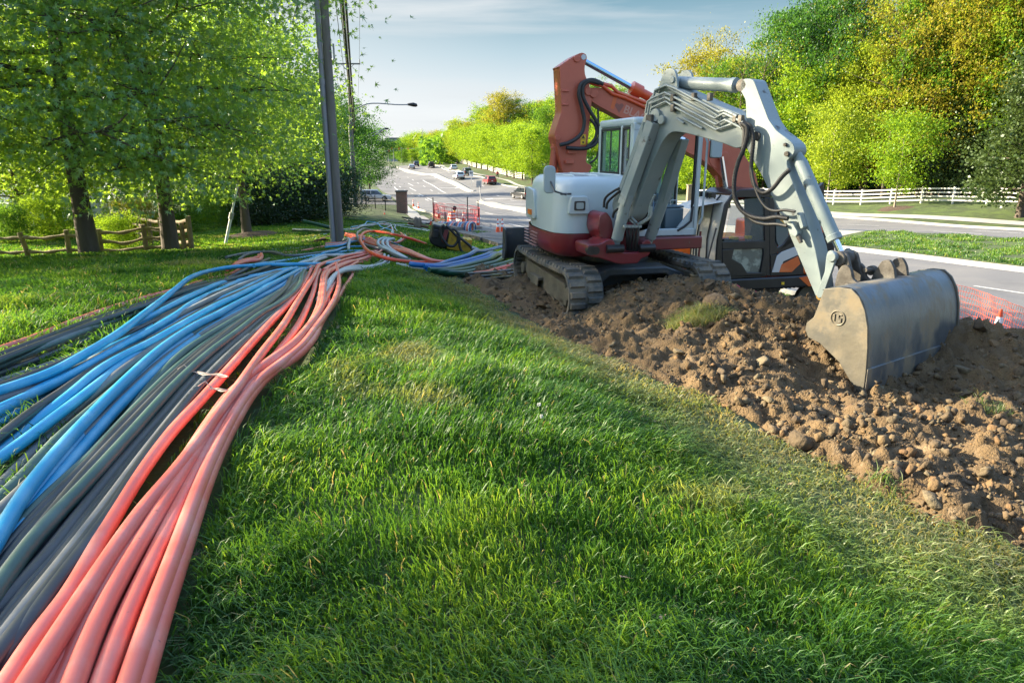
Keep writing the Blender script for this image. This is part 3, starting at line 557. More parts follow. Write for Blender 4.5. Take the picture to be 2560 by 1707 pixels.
# wood to the right
def wood(px,d,proto,lm_,s,desc,sz=None):
    fd=float(np.interp(px,[1500,1725,1880,2063,2300,2515,2700],[110,92,84,77,70,65,60])); d0=d; d=max(d,fd+4); s=s*(1+.5*(d/d0-1)); desc=desc if len(desc.split())>4 else desc+' behind the white fence'
    if proto in (B4,B5,B3,SP): sz=s*(.86+.36*((px*7)%11)/10); s=s*(.76+.16*((px*3)%7)/6)
    plant('woodland_tree',proto,at(px,d),desc,'tree','woodland behind the white rail fence',s=s,lm=lm_,sz=sz)
for px,d,pr,lm_,s,ds in [
 (1600,128,B5,'lime',.72,'bright tree seen past the cab'),(1660,120,B4,'lime',.75,'bright tree behind the boom'),(1640,100,B2,'lime',.7,'low lime tree behind the boom'),
 (1745,104,B5,'bronze',.98,'broad bronze tinted crown at the wood end'),(1790,98,B5,'green',1.0,'deep green crown beside the bronze one'),(1830,100,B4,'yel',.98,'olive crown with bare twigs around'),
 (1870,97,B5,'green',1.04,'leafy green crown of the skyline'),(1905,92,B4,'lime',.95,'lit green crown left of the gap'),(1950,90,B4,'oakd',1.05,'dark tall narrow crown'),
 (2000,90,B5,'green',1.0,'green crown over the middle of the wood'),(2060,84,B4,'oakd',1.1,'dark green skyline crown'),(2110,82,SP,'bronze',1.05,'thin bronze crown reaching the skyline'),
 (2150,80,B5,'yel',.93,'wide yellow green crown'),(2190,78,SP,'yel',1.08,'sparse yellow crown with open twigs'),(2250,76,B4,'green',1.0,'green skyline crown'),(2300,74,B5,'bronze',.98,'large bronze ochre crown'),
 (2350,70,B4,'green',1.02,'tall green crown under the frame top'),(2410,68,B5,'bronze',1.0,'ochre crown at the top right'),(2470,66,B5,'yel',1.0,'olive yellow crown at the top right'),(2530,63,B5,'bronze',1.0,'bronze crown in the top right corner'),(2600,60,B5,'green',1.0,'green crown at the right edge'),
 (1720,90,B2,'lime',.66,'low lime tree beside the arm'),(1780,86,B1,'lime',.85,'sunny lime understorey tree'),(1850,84,B2,'lime',.85,'sunny green understorey tree'),(1925,80,B3,'lime',.88,'narrow lime tree in front of the wood'),
 (1990,77,B3,'lime',1.02,'bright lime tree beside the gap'),(2040,76,B1,'green',.9,'green understorey tree'),(2100,74,B2,'yel',.95,'yellow green tree in front of the wood'),(2160,72,B3,'yel',1.0,'tall yellow green tree'),
 (2210,70,B3,'bronze',1.0,'yellow bronze tree in front of the wood'),(2262,69,B3,'yel',.98,'golden green tree behind the young maple'),(2320,66,B1,'bronze',1.0,'ochre tree above the cedars'),(2440,62,B3,'lime',1.02,'vivid lime tree left of the right cedar'),(2480,60,B2,'lime',.85,'vivid lime low crown'),(2540,58,B3,'green',1.05,'green tree at the right edge')]:
    wood(px,d,pr,lm_,s,ds)
for px,d,s,ds,l_ in [(1755,108,1.05,'thin bronze tree standing at the left end of the wood','bronze'),(1815,104,1.1,'thin olive tree on the skyline beside bare twigs','yel'),(1890,100,1.12,'open green tree on the skyline, left of the dark crown','green'),(1985,98,1.15,'open green tree on the skyline right of the dark crown','green'),(2060,94,1.2,'open bronze tree on the skyline over the gap','bronze'),(2225,88,1.15,'thin ochre tree on the skyline over the young maple','bronze'),(2380,80,1.15,'thin green tree on the skyline near the top edge','green')]: wood(px,d,SP,l_,s,ds)
for px,d,s in [(1835,92,1.0),(1885,88,.95),(1770,95,.9),(1960,86,.95),(2205,74,.98)]: plant('bare_tree',BARE,at(px,d),f'nearly bare tree poking above the wood, {beside(px)}','tree','bare trees in the wood',s=s)
for px,d,s,ds in [(2330,72,.95,'dark cedar in the shade behind the fence'),(2385,70,1.05,'dark cedar beside the lime tree'),(2290,74,.75,'short dark cedar behind the young maple'),(2548,53,1.35,'tall olive cedar in front of the fence at the right edge'),(2425,72,.8,'low dark cedar in the wood')]:
    plant('cedar_tree',CE,at(px,d),ds,s=s,group='cedars by the white rail fence')
for px,py,s,ds,lm_ in [(2236,520,1.0,'young maple with pale trunk in front of the white fence','lime'),(2067,507,1.15,'slim young tree with pale trunk where the fence meets the arm','yel'),(2088,500,.9,'thin pale trunked tree behind the bucket cylinder','lime')]:
    p=gp(px,py); plant('young_maple_tree',YM,p,ds,s=s*1.05,lm=lm_); 
tag(mound('mulch_ring',gp(2236,521),1.3,.1,mulch,0,0)[0],'dark mulch ring under the young maple','mulch')
# understorey filler deep in the wood: one mass
def under():
    n=60000; t=rng.random(n); px=1400+t*1300; d=112+38*rng.random(n)-(px-1400)*.035; x=(px-1280)/FP*d; y=d*1.02; z=TZ(x,y)+rng.random(n)**.8*(6+7*fbm(px*.012,d*.1,1,3))
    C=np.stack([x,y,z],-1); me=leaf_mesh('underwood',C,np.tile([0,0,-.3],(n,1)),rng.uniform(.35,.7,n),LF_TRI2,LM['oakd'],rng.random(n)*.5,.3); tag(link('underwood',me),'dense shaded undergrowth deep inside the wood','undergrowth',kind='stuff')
    n=16000; t=rng.random(n); px=1060+t*500; d=235+70*rng.random(n); x=(px-1280)/FP*d; y=d*1.0; z=TZ(x,y)+rng.random(n)**.8*9
    me=leaf_mesh('far_underwood',np.stack([x,y,z],-1),np.tile([0,0,-.3],(n,1)),rng.uniform(1.0,1.8,n),LF_TRI2,LM['green'],rng.random(n)*.6,.3); tag(link('far_underwood',me),'dense green undergrowth of the far wood','undergrowth',kind='stuff')
under()
for px,d,pr,lm_,s,ds in [(1365,165,B4,'green',.8,'green tree behind the arm of the orange excavator'),(1420,160,B5,'yel',.8,'yellow green tree behind the orange arm'),(1480,155,B4,'green',.95,'tree seen between arm and cab'),(1530,150,B5,'lime',.85,'tree above the white cab'),(1570,140,B5,'green',.85,'tree behind the white boom'),(1400,140,B2,'lime',.8,'low tree behind the orange arm'),(1500,135,B1,'lime',.9,'low tree behind the white cab'),(1575,125,B2,'lime',.8,'low tree left of the wood')]: wood(px,d,pr,lm_,s,ds)
# far trees at the end of the road
for i,(px,d,s,lm_) in enumerate([(1000,380,.8,'green'),(1018,400,.95,'lime'),(1035,420,1.15,'green'),(1050,395,1.1,'lime'),(1066,380,1.05,'yel'),(985,430,.8,'oakd'),(1078,360,1.0,'lime'),(960,410,.8,'green'),(1092,370,1.1,'green'),(1010,300,.42,'green'),(1030,330,.5,'lime'),(1046,330,.5,'green'),(1060,320,.5,'lime')]):
    plant('distant_tree',(B1,B2)[i%2],at(px,d),f'small distant {dict(green="green",lime="lime",yel="yellow green",oakd="dark green")[lm_]} tree {"before" if d<345 else "beyond"} the crest, {beside(px)}','tree','trees beyond the road crest',s=s*1.25,lm=lm_)
# trees and shrubs behind the split rail fence, backlit
for i,(px,d,s,lm_,pr,ds) in enumerate([(60,30,.75,'lime',B1,'sunlit tree in front of the white house'),(150,34,.8,'yel',B2,'glowing yellow green tree behind the fence'),(330,33,.72,'lime',B1,'sunlit tree between the two near oaks'),(560,40,.75,'yel',B1,'glowing tree behind the guy wire'),(20,46,1.0,'green',B2,'tall tree at the left edge behind the house'),(640,50,.9,'green',B3,'tree behind the third oak')]):
    plant('backlit_tree',pr,at(px,d),ds,group='trees behind the split rail fence',s=s,lm=lm_)
SH=tree_data(30,3.4,1.9,.06,.05,'round',170,60,.13,LF_QUAD,LM['hedge'],clr=.17,limbs=24,light=True)
for i,(px,d,s,ds,lm_) in enumerate([(655,30,.95,'dark evergreen shrub beside the third oak','hedge'),(695,32,1.05,'dark evergreen shrub, second along the shady bank','hedge'),(735,33,1.12,'tall dark evergreen shrub in the middle of the bank','hedge'),(775,35,1.2,'dark conifer shrub left of the near pole','hedge'),(812,38,1.25,'dark conifer shrub half behind the near pole','hedge'),(590,31,.6,'pale leafy bush left of the third oak trunk','green'),(520,33,.6,'low bush behind the guy wire','lime'),(560,36,.9,'dark bush behind the guy wire guard','hedge'),(850,46,1.2,'dark shrub behind the near pole','hedge'),
   (300,23,.5,'young leafy shrub growing through the fence','lime'),(345,27,.62,'reddish shrub behind the split rail fence','bronze'),(460,28,.7,'round green shrub past the fence end','green'),(130,27,.7,'bright shrub before the white deck','lime'),(30,26,.6,'shrub under the house deck at the left edge','green')]):
    plant('shrub',SH,at(px,d),ds,'shrub','shrubs beyond the lawn',s=s*.66,lm=lm_)
# ================================================================== CONDUITS
def pipemat(name,c,dust,rough=.42):
    m=mat(name,c,rough,var=dust,vs=3.5,thr=(.45,.75),vmix=.45,bump=.08,bs=12,var2=tuple(x*.45+.03 for x in c),v2s=34,v2thr=(.66,.74)); return m
PM=dict(salmon=pipemat('salmon_plastic',(.66,.14,.10),(.66,.42,.36),.33),red=pipemat('red_plastic',(.72,.07,.03),(.6,.2,.1),.35),blue=pipemat('blue_plastic',(.018,.27,.48),(.28,.54,.66),.32),
 dblue=pipemat('deep_blue_plastic',(.004,.10,.32),(.02,.15,.38),.3),black=pipemat('black_plastic',(.020,.024,.030),(.065,.075,.085),.36),grey=pipemat('grey_plastic',(.09,.10,.11),(.22,.23,.22)),
 teal=pipemat('green_plastic',(.018,.065,.058),(.11,.18,.16)),dgreen=pipemat('dark_green_plastic',(.004,.055,.03),(.03,.12,.07),.3),white=pipemat('pale_grey_plastic',(.36,.40,.40),(.52,.52,.48)),jet=pipemat('jet_black_plastic',(.008,.009,.01),(.03,.03,.03),.3))
NM=dict(salmon='salmon red',red='bright red',blue='blue',dblue='deep blue',black='charcoal black',grey='grey',teal='grey green',dgreen='dark green',white='pale grey',jet='glossy black')
PIPEPTS=[]
def A_(*q): return [(x/2.45,400+y/2.45) for x,y in q]
def B_(*q): return [(x/1.729,800+y/1.729) for x,y in q]
def C_(*q): return [(540+x/4.2,540+y/4.2) for x,y in q]
def D_(*q): return [(860+x/4.237,350+y/4.237) for x,y in q]
def E_(*q): return [(1040+x/7.838,460+y/7.838) for x,y in q]
class Grid:   # height of what already lies on the grass, so that conduits stack instead of crossing through each other
    def __init__(S): S.h={}
    def k(S,x,y): return (int(math.floor(x/.035)),int(math.floor(y/.035)))
    def get(S,x,y): a,b=S.k(x,y); return max(S.h.get((a+i,b+j),0) for i in (-1,0,1) for j in (-1,0,1))
    def put(S,x,y,h):
        a,b=S.k(x,y)
        for i in (0,1,-1):
            for j in (0,1,-1): S.h[(a+i,b+j)]=max(S.h.get((a+i,b+j),0),h)
GR=Grid()
def conduit(pix,col,label,r=.026,lift=0.,amp=1.,ground=True,group='conduits spread over the lawn',start_open=False,n=None):
    """a flexible conduit laid along the ground; it rests on those laid before"""
    P=np.array([G(px,py,r+lift*.5) for px,py in pix])
    if pix[0][0]<=0 or pix[0][1]>=1700: e_=P[0]-P[1]; e_/=np.linalg.norm(e_); P=np.vstack([P[0]+e_*1.1,P])
    Ld=np.linalg.norm(np.diff(P,axis=0),axis=1).sum(); n=n or int(min(220,max(24,Ld/.07)))
    Q=spline(P,n); z0=TZ(Q[:,0],Q[:,1]); h=np.array([GR.get(x,y) for x,y in Q[:,:2]]) if ground else np.zeros(n)
    hh=np.minimum(h,.105)*.82
    k=np.hanning(25); k/=k.sum(); hp=np.pad(hh,12,mode='edge'); sm=np.convolve(hp,k,'valid'); sm=np.maximum(sm,hh*.8); sm=np.convolve(np.pad(sm,3,mode='edge'),np.hanning(7)/np.hanning(7).sum(),'valid')
    z=z0+r*.9+sm+lift
    # keep the drawn position on the photo by sliding along the line of sight
    Q2=np.stack([Q[:,0],Q[:,1],z],1); sc=(z)/(Q[:,2]); sc=np.clip(sc,.8,1.1)
    Q2[:,0]=Q[:,0]*sc; Q2[:,1]=Q[:,1]*sc
    Q2[:,2]=TZ(Q2[:,0],Q2[:,1])+r*.9+sm+lift
    kk=np.hanning(9)/np.hanning(9).sum()
    for c in range(3): a=np.pad(Q2[:,c],4,mode='reflect',reflect_type='odd'); Q2[:,c]=np.convolve(a,kk,'valid')
    if ground:
        for i in range(n): GR.put(Q2[i,0],Q2[i,1],min(.2,sm[i]+2*r))
    PIPEPTS.append(Q2)
    m=MB().tube(list(Q2),r,14 if P[:,1].min()<9 else 10); o=m.build('conduit',PM[col],smooth=60)
    return tag(o,label,'conduit',group)
# ---- charcoal, grey and green ones first (they lie lowest), then blue, then salmon
S1=[(15,1720),(100,1590),(173,1494),(260,1338),(347,1193),(428,1083),(492,1014),(560,940),(625,868),(688,800),(721,766),(747,735),(766,707),(775,688),(785,673),(826,659),(870,645),(930,632)]
lst=[
 ('salmon',[(0,873),(82,845),(204,796),(327,755),(449,722),(510,702),(571,688),(620,655),(640,642)],'salmon conduit along the far left edge of the spread, beside the lawn',0),
 ('black',[(-20,912),(84,870),(163,840),(245,808),(327,780),(408,753),(490,725),(571,705),(640,685),(700,665)],'charcoal conduit with a tape band, outermost of the dark ones at the left',0),
 ('black',[(-20,941),(100,897),(204,857),(306,820),(388,790),(470,755),(551,728),(640,700),(700,680)],'charcoal conduit second from the left edge of the spread',0),
 ('grey',[(-20,962),(120,915),(250,862),(340,825),(430,785),(520,745),(600,715),(680,690)],'grey conduit passing under the long blue ones at the left',0),
 ('black',[(-20,1046),(75,1013),(200,955),(330,880),(420,825),(520,770),(600,725),(690,695)],'charcoal conduit showing between the blue ones at the left',0),
 ('grey',[(-20,1085),(90,1035),(200,978),(300,905),(400,842),(500,785),(600,735),(700,698)],'grey conduit in the gap between two pale blue conduits',0),
 ('grey',[(-20,1236),(69,1147),(145,1066),(231,991),(301,933),(359,893),(430,845),(520,795),(620,750),(700,715)],'weathered grey conduit with sun patches between two blue conduits',.01),
 ('teal',[(-20,1268),(60,1190),(150,1095),(250,1010),(340,935),(430,873),(520,820),(600,785),(680,745),(740,705)],'grey green conduit left of the long mottled one',0),
 ('teal',[(-20,1335),(60,1260),(139,1193),(231,1124),(324,1031),(405,939),(463,884),(520,846),(578,811),(640,775),(690,743),(738,712),(750,690),(760,682)],'long grey green conduit, thickest of the green ones in front',.015),
 ('black',[(-20,1450),(87,1320),(202,1193),(289,1089),(370,1014),(451,939),(520,875),(600,820),(660,775),(720,730),(745,700)],'charcoal conduit third left of the salmon bundle in the foreground',0),
 ('black',[(-20,1545),(104,1413),(220,1263),(324,1135),(405,1043),(474,962),(538,904),(590,858),(650,808),(710,760),(745,715)],'charcoal conduit second left of the salmon bundle in the foreground',0),
 ('black',[(-20,1690),(60,1580),(173,1425),(260,1309),(347,1170),(440,1043),(497,973),(555,916),(613,858),(665,805),(720,760),(752,715),(763,690)],'charcoal conduit right against the salmon bundle in the foreground',0),
 ('black',[(-20,1600),(100,1445),(250,1260),(350,1120),(430,1020),(520,925),(590,865),(660,812),(720,765)],'thin dark conduit deep in the gap beside the salmon bundle',-.01),
 ('grey',[(-20,1640),(100,1490),(250,1292),(380,1115),(480,990),(560,905),(620,850),(680,800),(730,752),(757,712),(770,690)],'grey conduit squeezed between charcoal and salmon ones',.0),
 ('blue',[(-20,1015),(87,968),(173,922),(260,864),(326,833),(408,788),(490,743),(571,710),(653,694),(702,682),(730,672)],'blue conduit third from the top of the blue fan at the left',.02),
 ('blue',[(-20,1070),(75,1003),(150,962),(231,916),(300,880),(380,845),(470,795),(540,757),(588,738),(640,712),(700,690),(730,678)],'blue conduit in the middle of the fan, partly hidden',0),
 ('blue',[(-20,1145),(87,1055),(173,991),(243,933),(301,898),(370,864),(440,825),(540,771),(588,750),(635,726),(683,702),(716,685),(742,676)],'pale blue conduit with sun glints running beside the grey one',.03),
 ('blue',[(-20,1420),(100,1255),(200,1130),(300,1015),(380,940),(450,880),(520,830),(590,790),(650,762),(700,735),(722,712),(735,692)],'short blue stretch showing between green conduits',0),
 ('blue',[(-20,1375),(58,1240),(145,1130),(220,1049),(289,979),(370,904),(428,858),(497,815),(540,795),(588,769),(635,745),(683,716),(726,695),(761,676),(790,668)],'longest sunlit blue conduit crossing the foreground to the left edge',.045),
 ('blue',[(-20,985),(116,939),(196,898),(286,845),(347,800),(400,759),(441,727),(482,698),(551,678),(653,669),(776,667),(816,663),(850,655)],'blue conduit lying over all others in a wide arc',.09),
 ('blue',[(-20,1032),(150,955),(300,872),(430,800),(480,765),(540,735),(600,708),(660,690),(720,680)],'pale blue conduit between two darker blue ones',.02),
 ('black',[(-20,1490),(60,1385),(200,1205),(330,1062),(430,958),(520,880),(600,815),(660,775),(700,742),(718,722),(728,700),(735,690)],'charcoal conduit curving up to the ties beside the green one',.02),
 ('teal',[(-20,1500),(90,1345),(200,1228),(330,1085),(430,975),(520,892),(600,832),(655,790),(700,765),(735,738),(752,715),(756,695),(762,684)],'mottled green conduit bending at the ties',.03),
 # far group behind
 ('grey',C_((110,440),(200,420),(300,400),(400,388),(500,383),(620,400),(700,418),(800,425),(1000,405),(1200,372),(1340,345)),'grey green conduit bridging over cut ends left of the crossing',.05),
 ('grey',C_((250,490),(270,450),(330,415),(450,395),(560,395),(700,425)),'grey conduit bowed above the cut ends',.07),
 ('white',C_((100,440),(180,430),(280,405),(420,380),(640,350),(800,338)),'pale grey conduit furthest from the camera on the left lawn',0),
 ('salmon',C_((640,400),(800,385),(1000,350),(1200,310),(1380,290),(1500,270)),'salmon conduit running straight to the pole foot',.02),
 ('grey',C_((600,385),(800,350),(1000,325),(1200,300),(1350,285)),'grey conduit behind the straight salmon one',0),
 ('white',C_((700,410),(900,400),(1080,385),(1250,360),(1400,330)),'pale grey conduit in front of the straight salmon one',0),
 ('salmon',C_((150,560),(230,515),(330,480),(400,462),(440,450),(450,425)),'salmon conduit with cut end, upper one of the pair in the left pile',.03),
 ('salmon',C_((120,590),(260,530),(380,490),(450,470),(480,440),(470,420)),'salmon conduit with cut end, lower one of the pair',.04),
 ('salmon',C_((190,560),(320,520),(440,505),(485,470),(480,435)),'salmon conduit curling at its cut end beside the pair',.05),
 ('blue',[(-20,1000),(150,925),(300,835),(420,775),(490,740)]+C_((0,740),(150,690),(300,660),(500,630),(700,590),(900,565)),'broad blue conduit just in front of the topmost one',.03),
 ('blue',C_((400,560),(600,505),(900,445),(1200,400),(1400,372),(1560,370)),'blue conduit through the crossing, middle of three',.03),
 ('blue',C_((550,520),(800,470),(1000,430),(1200,412),(1400,400),(1560,380)),'blue conduit through the crossing, nearest of three',.0),
 ('blue',C_((880,500),(1100,425),(1250,385),(1400,330),(1530,322)),'pale blue conduit rising over the crossing',.05),
 ('white',C_((860,520),(1000,490),(1150,440),(1300,430),(1450,400),(1580,375)),'lilac grey conduit sweeping through the crossing',.04),
 ('white',C_((980,540),(1120,470),(1260,425),(1400,415),(1540,395)),'pale grey conduit just below the lilac one',.01),
]
def between(i,j,t,col,lab,lift=0):
    a=spline([(x,y,0) for x,y in lst[i][1]],16)[:,:2]; b=spline([(x,y,0) for x,y in lst[j][1]],16)[:,:2]; lst.append((col,[tuple(q) for q in a*(1-t)+b*t],lab,lift))
between(1,2,.5,'grey','grey conduit sandwiched by the two charcoal ones at the far left',-.01); between(14,4,.45,'black','charcoal conduit below the arc of blue at the left'); between(5,6,.5,'blue','pale blue conduit left of the weathered grey one'); between(7,8,.5,'grey','grey conduit between the two green ones in front')
between(9,10,.5,'black','charcoal conduit between second and third of the foreground dark ones',-.01); between(8,9,.5,'teal','grey green conduit against the charcoal ones'); between(3,4,.5,'white','pale grey conduit under the blue arc at the left'); between(10,11,.5,'black','charcoal conduit between the two nearest the salmon bundle',-.01)
between(17,18,.5,'blue','blue conduit tucked against the longest sunlit one'); between(14,15,.5,'blue','blue conduit between third and middle of the fan'); between(15,16,.55,'black','charcoal conduit between two blue ones in the fan'); between(1,2,.0,'black','charcoal conduit doubled with the outermost one',.03)
between(11,13,.5,'black','charcoal conduit next to the squeezed grey one'); between(9,8,.25,'black','charcoal conduit left of the third dark one')
between(2,4,.33,'black','charcoal conduit below the leftmost pair'); between(2,4,.66,'grey','grey conduit two below the leftmost charcoal pair'); between(0,1,.55,'black','charcoal conduit hugging the leftmost salmon one'); between(1,2,.25,'grey','grey conduit among the leftmost charcoal ones',-.01)
for c,p,l,h in lst: conduit(p,c,l,lift=h)
sal=[
 ([(214,1720),(260,1590),(330,1440),(400,1310),(470,1190),(520,1100),(570,1010),(625,940),(690,890),(745,850),(790,800),(820,762),(815,720),(822,698),(845,680),(875,665),(920,652),(960,640)],'salmon conduit fourth from the left of the front bundle',0),
 ([(290,1720),(350,1560),(416,1400),(474,1250),(520,1140),(567,1049),(613,979),(670,925),(735,882),(780,838),(808,800),(822,765),(812,730),(809,700),(830,680)],'salmon conduit second from the lawn side of the front bundle',0),
 ([(352,1720),(405,1545),(463,1370),(509,1230),(549,1130),(590,1052),(632,985),(680,935),(745,893),(785,850),(803,810),(835,762),(860,720),(880,690),(885,673),(875,655),(850,648)],'salmon conduit on the lawn side, kinked near the crossing',0),
 ([(150,1720),(231,1530),(324,1371),(405,1243),(480,1124),(525,1055),(578,985),(653,927),(729,875),(775,817),(797,770),(805,721),(809,692),(826,676),(857,661),(897,652),(950,635)],'salmon conduit third from the left of the front bundle',.02),
 (S1,'salmon conduit nearest to the dark ones in the front bundle',.0),
 ([(69,1720),(200,1515),(347,1292),(440,1180),(500,1100),(549,1031),(600,965),(650,895),(707,822),(747,757),(769,721),(788,694),(794,678),(809,666),(847,652),(873,645),(940,634)],'salmon conduit lying highest on the front bundle',.035),
 ([(110,1720),(240,1500),(330,1345),(420,1215),(500,1105),(560,1030),(640,950),(700,880),(745,820),(770,770),(785,730),(792,700),(800,682)],'salmon conduit sunk in the groove of the front bundle',-.005),
]
def sbet(i,j,t,lab,h=0):
    a=spline([(x,y,0) for x,y in sal[i][0]],20)[:,:2]; b=spline([(x,y,0) for x,y in sal[j][0]],20)[:,:2]; sal.append(([tuple(q) for q in a*(1-t)+b*t],lab,h))
sbet(0,1,.5,'salmon conduit between fourth and second of the front bundle'); sbet(3,0,.5,'salmon conduit in the middle of the front bundle',.02); sbet(1,2,.5,'salmon conduit just inside the lawn side one',.01)
for p,l,h in sal: conduit(p,'salmon',l,lift=h)
far=[
 ('salmon',C_((1060,560),(1200,500),(1330,452),(1500,418),(1650,378),(1700,350)),'salmon conduit leaving the front bundle towards the pole, left of three',.02),
 ('salmon',C_((1130,600),(1250,530),(1400,470),(1560,430),(1680,390),(1720,360)),'salmon conduit leaving the front bundle towards the pole, middle of three',.0),
 ('salmon',C_((1180,630),(1300,560),(1450,500),(1600,450),(1700,410),(1740,380)),'salmon conduit leaving the front bundle towards the pole, right of three',.0),
 ('white',C_((1080,900),(1180,770),(1220,690),(1330,612),(1480,578),(1640,556),(1780,520),(1840,470),(1850,430)),'pale conduit of the trio curving over the lawn, outermost',0),
 ('white',C_((1090,880),(1200,740),(1240,670),(1340,600),(1480,565),(1630,543),(1750,507),(1800,460),(1810,430)),'pale conduit of the trio curving over the lawn, middle',0),
 ('white',C_((1090,840),(1210,690),(1260,640),(1350,585),(1480,552),(1610,530),(1710,495),(1760,450),(1770,420)),'pale conduit of the trio curving over the lawn, inner',0),
 ('grey',C_((960,255),(1040,215),(1140,180),(1240,160),(1330,150)),'thin grey conduit end reaching left of the pole foot',0),
 ('salmon',C_((1075,255),(1150,225),(1240,205),(1330,190)),'orange red conduit end left of the pole foot',.02),
 ('white',C_((1120,200),(1240,165),(1400,130),(1560,100),(1700,75),(1850,80),(1880,130),(1990,205),(2000,235),(1900,275)),'pale conduit looping round the far coil',0),
 ('salmon',C_((1380,150),(1500,120),(1650,90),(1800,85),(1850,140),(1960,200),(1975,240),(1880,280),(1760,270)),'salmon conduit looping round the far coil',.02),
 ('blue',C_((1420,130),(1560,95),(1600,62),(1680,75),(1740,120),(1830,150),(1860,170),(1850,200)),'blue conduit loop at the top of the far coil',.06),
 ('white',C_((1500,120),(1620,90),(1760,70),(1840,100),(1780,130),(1720,150)),'pale loop nested in the far coil',.05),
 ('white',C_((1400,150),(1600,110),(1750,90),(1830,110),(1855,160),(1840,200)),'pale grey loop at the right of the far coil',.04),
 ('dblue',C_((1350,150),(1500,160),(1620,185),(1740,230),(1850,280),(1960,330),(2060,385)),'deep blue conduit leaving the pole foot, upper',0),
 ('dblue',C_((1360,165),(1500,175),(1620,200),(1720,245),(1830,300),(1930,350)),'deep blue conduit leaving the pole foot, lower',0),
]
for c,p,l,h in far: conduit(p,c,l,lift=h,group='conduits crossing at the pole foot')
for i in range(7):
    o=i*11; q=C_((1360,170+o*.8),(1460,190+o),(1580,225+o),(1700,262+o),(1850,310+o*.9),(2000,362+o*.7),(2150,418+o*.45),(2300,468+o*.2),(2440,480+o*.1))
    conduit(q,'red' if i%2==0 else 'salmon',f'{"bright red" if i%2==0 else "salmon"} conduit running from pole foot to the excavator, {("first","second","third","fourth","fifth","sixth","seventh")[i]} from far side',lift=.02*(i%2),group='conduits crossing at the pole foot')
for i in range(4):
    o=i*13; conduit(C_((1150,300+o),(1290,290+o),(1400,262+o*.8),(1500,240+o*.8),(1560,235+o*.6)),('salmon','white','salmon','blue')[i],f'{("salmon","pale","salmon","blue")[i]} conduit wrapping the pole foot, {("farthest","second","third","nearest")[i]} of four',lift=.02,group='conduits crossing at the pole foot')
# loops standing proud
def airpipe(pts,col,label,r=.034,n=70,name='conduit',m=None,cat='conduit',group=None):
    o=MB().tube(list(spline(pts,n)),r,12).build(name,m or PM[col],smooth=60); return tag(o,label,cat,group)
def hp(px,py,h): p=G(px,py,h); return p
def Cq(*q): return [hp(540+x/4.2,540+y/4.2,h) for x,y,h in q]
airpipe(Cq((2350,492,.06),(2100,485,.07),(1900,465,.1),(1740,430,.13),(1620,380,.17),(1545,310,.2),(1515,230,.24),(1560,172,.26),(1660,160,.24),(1850,190,.18),(2050,240,.1),(2210,297,.04)),'red','bright red conduit making one big loop, its cut end on the grass',n=110)
airpipe(Cq((2050,470,.05),(1950,440,.08),(1860,400,.1),(1760,352,.12),(1650,328,.14),(1540,292,.17),(1488,228,.22),(1500,165,.24),(1590,138,.22),(1650,160,.14)),'grey','grey conduit looping inside the big red loop')
for i in range(3):
    o=i*48; airpipe(Cq((1980+o*.3,450,.05),(1880+o*.4,400,.08),(1780+o*.6,350,.12),(1705+o,300,.17),(1712+o,255,.22),(1765+o*.85,232+i*5,.24),(1830+o*.4,245,.18)),'white',f'pale grey conduit hoop, {("left","middle","right")[i]} of three beside the big loop',group='conduits crossing at the pole foot')
airpipe(Cq((1340,275,.05),(1345,250,.14),(1385,235,.2),(1400,255,.18),(1390,330,.1),(1400,360,.06)),'white','short pale hoop in front of the pole foot',n=40)
# the fan to the excavator blade
fan=[('dblue',D_((700,1325),(760,1333),(950,1342),(1100,1292),(1300,1230),(1500,1182),(1700,1140)),.10,'deep blue conduit highest of the sweep under the blade'),
 ('dblue',D_((850,1350),(1000,1355),(1150,1320),(1300,1280),(1500,1225),(1700,1178)),.09,'deep blue conduit second of the sweep'),
 ('dblue',D_((880,1370),(1050,1365),(1200,1335),(1350,1295),(1500,1255),(1700,1212)),.06,'deep blue conduit lowest of the three'),
 ('dgreen',D_((900,1385),(1050,1385),(1200,1358),(1450,1290),(1700,1235),(1830,1215)),.07,'dark green conduit under the blue ones'),
 ('dgreen',D_((950,1395),(1100,1400),(1300,1372),(1500,1320),(1830,1245)),.05,'dark green conduit, second of the green ones'),
 ('dgreen',D_((1000,1405),(1200,1415),(1400,1385),(1600,1335),(1830,1275)),.03,'dark green conduit, third of the green ones'),
 ('dgreen',D_((1050,1410),(1220,1428),(1400,1412),(1600,1365),(1830,1305)),.0,'dark green conduit lowest of the green ones'),
 ('red',D_((1380,1425),(1500,1415),(1620,1375),(1830,1322)),.05,'bright red conduit below the green ones, upper'),
 ('red',D_((1400,1435),(1520,1430),(1640,1395),(1830,1350)),.02,'bright red conduit below the green ones, lower'),
 ('jet',D_((1300,1440),(1500,1428),(1650,1410),(1830,1385)),.06,'glossy black conduit highest of three by the track'),
 ('jet',D_((1330,1465),(1500,1460),(1650,1440),(1830,1415)),.03,'glossy black conduit middle of three by the track'),
 ('jet',D_((1380,1490),(1500,1490),(1650,1475),(1830,1450)),.0,'glossy black conduit lowest of three by the track')]
for c,p,h,l in fan: conduit(p,c,l,r=.045,lift=h,ground=False,group='conduits sweeping under the excavator blade')
for i in range(3): conduit(C_((1900,480+i*14),(2050,525+i*10),(2200,548+i*8),(2350,560+i*4),(2500,566)),'white',f'thin pale conduit below the red ones, {("upper","middle","lower")[i]} of three',r=.018,lift=0,group='conduits sweeping under the excavator blade')
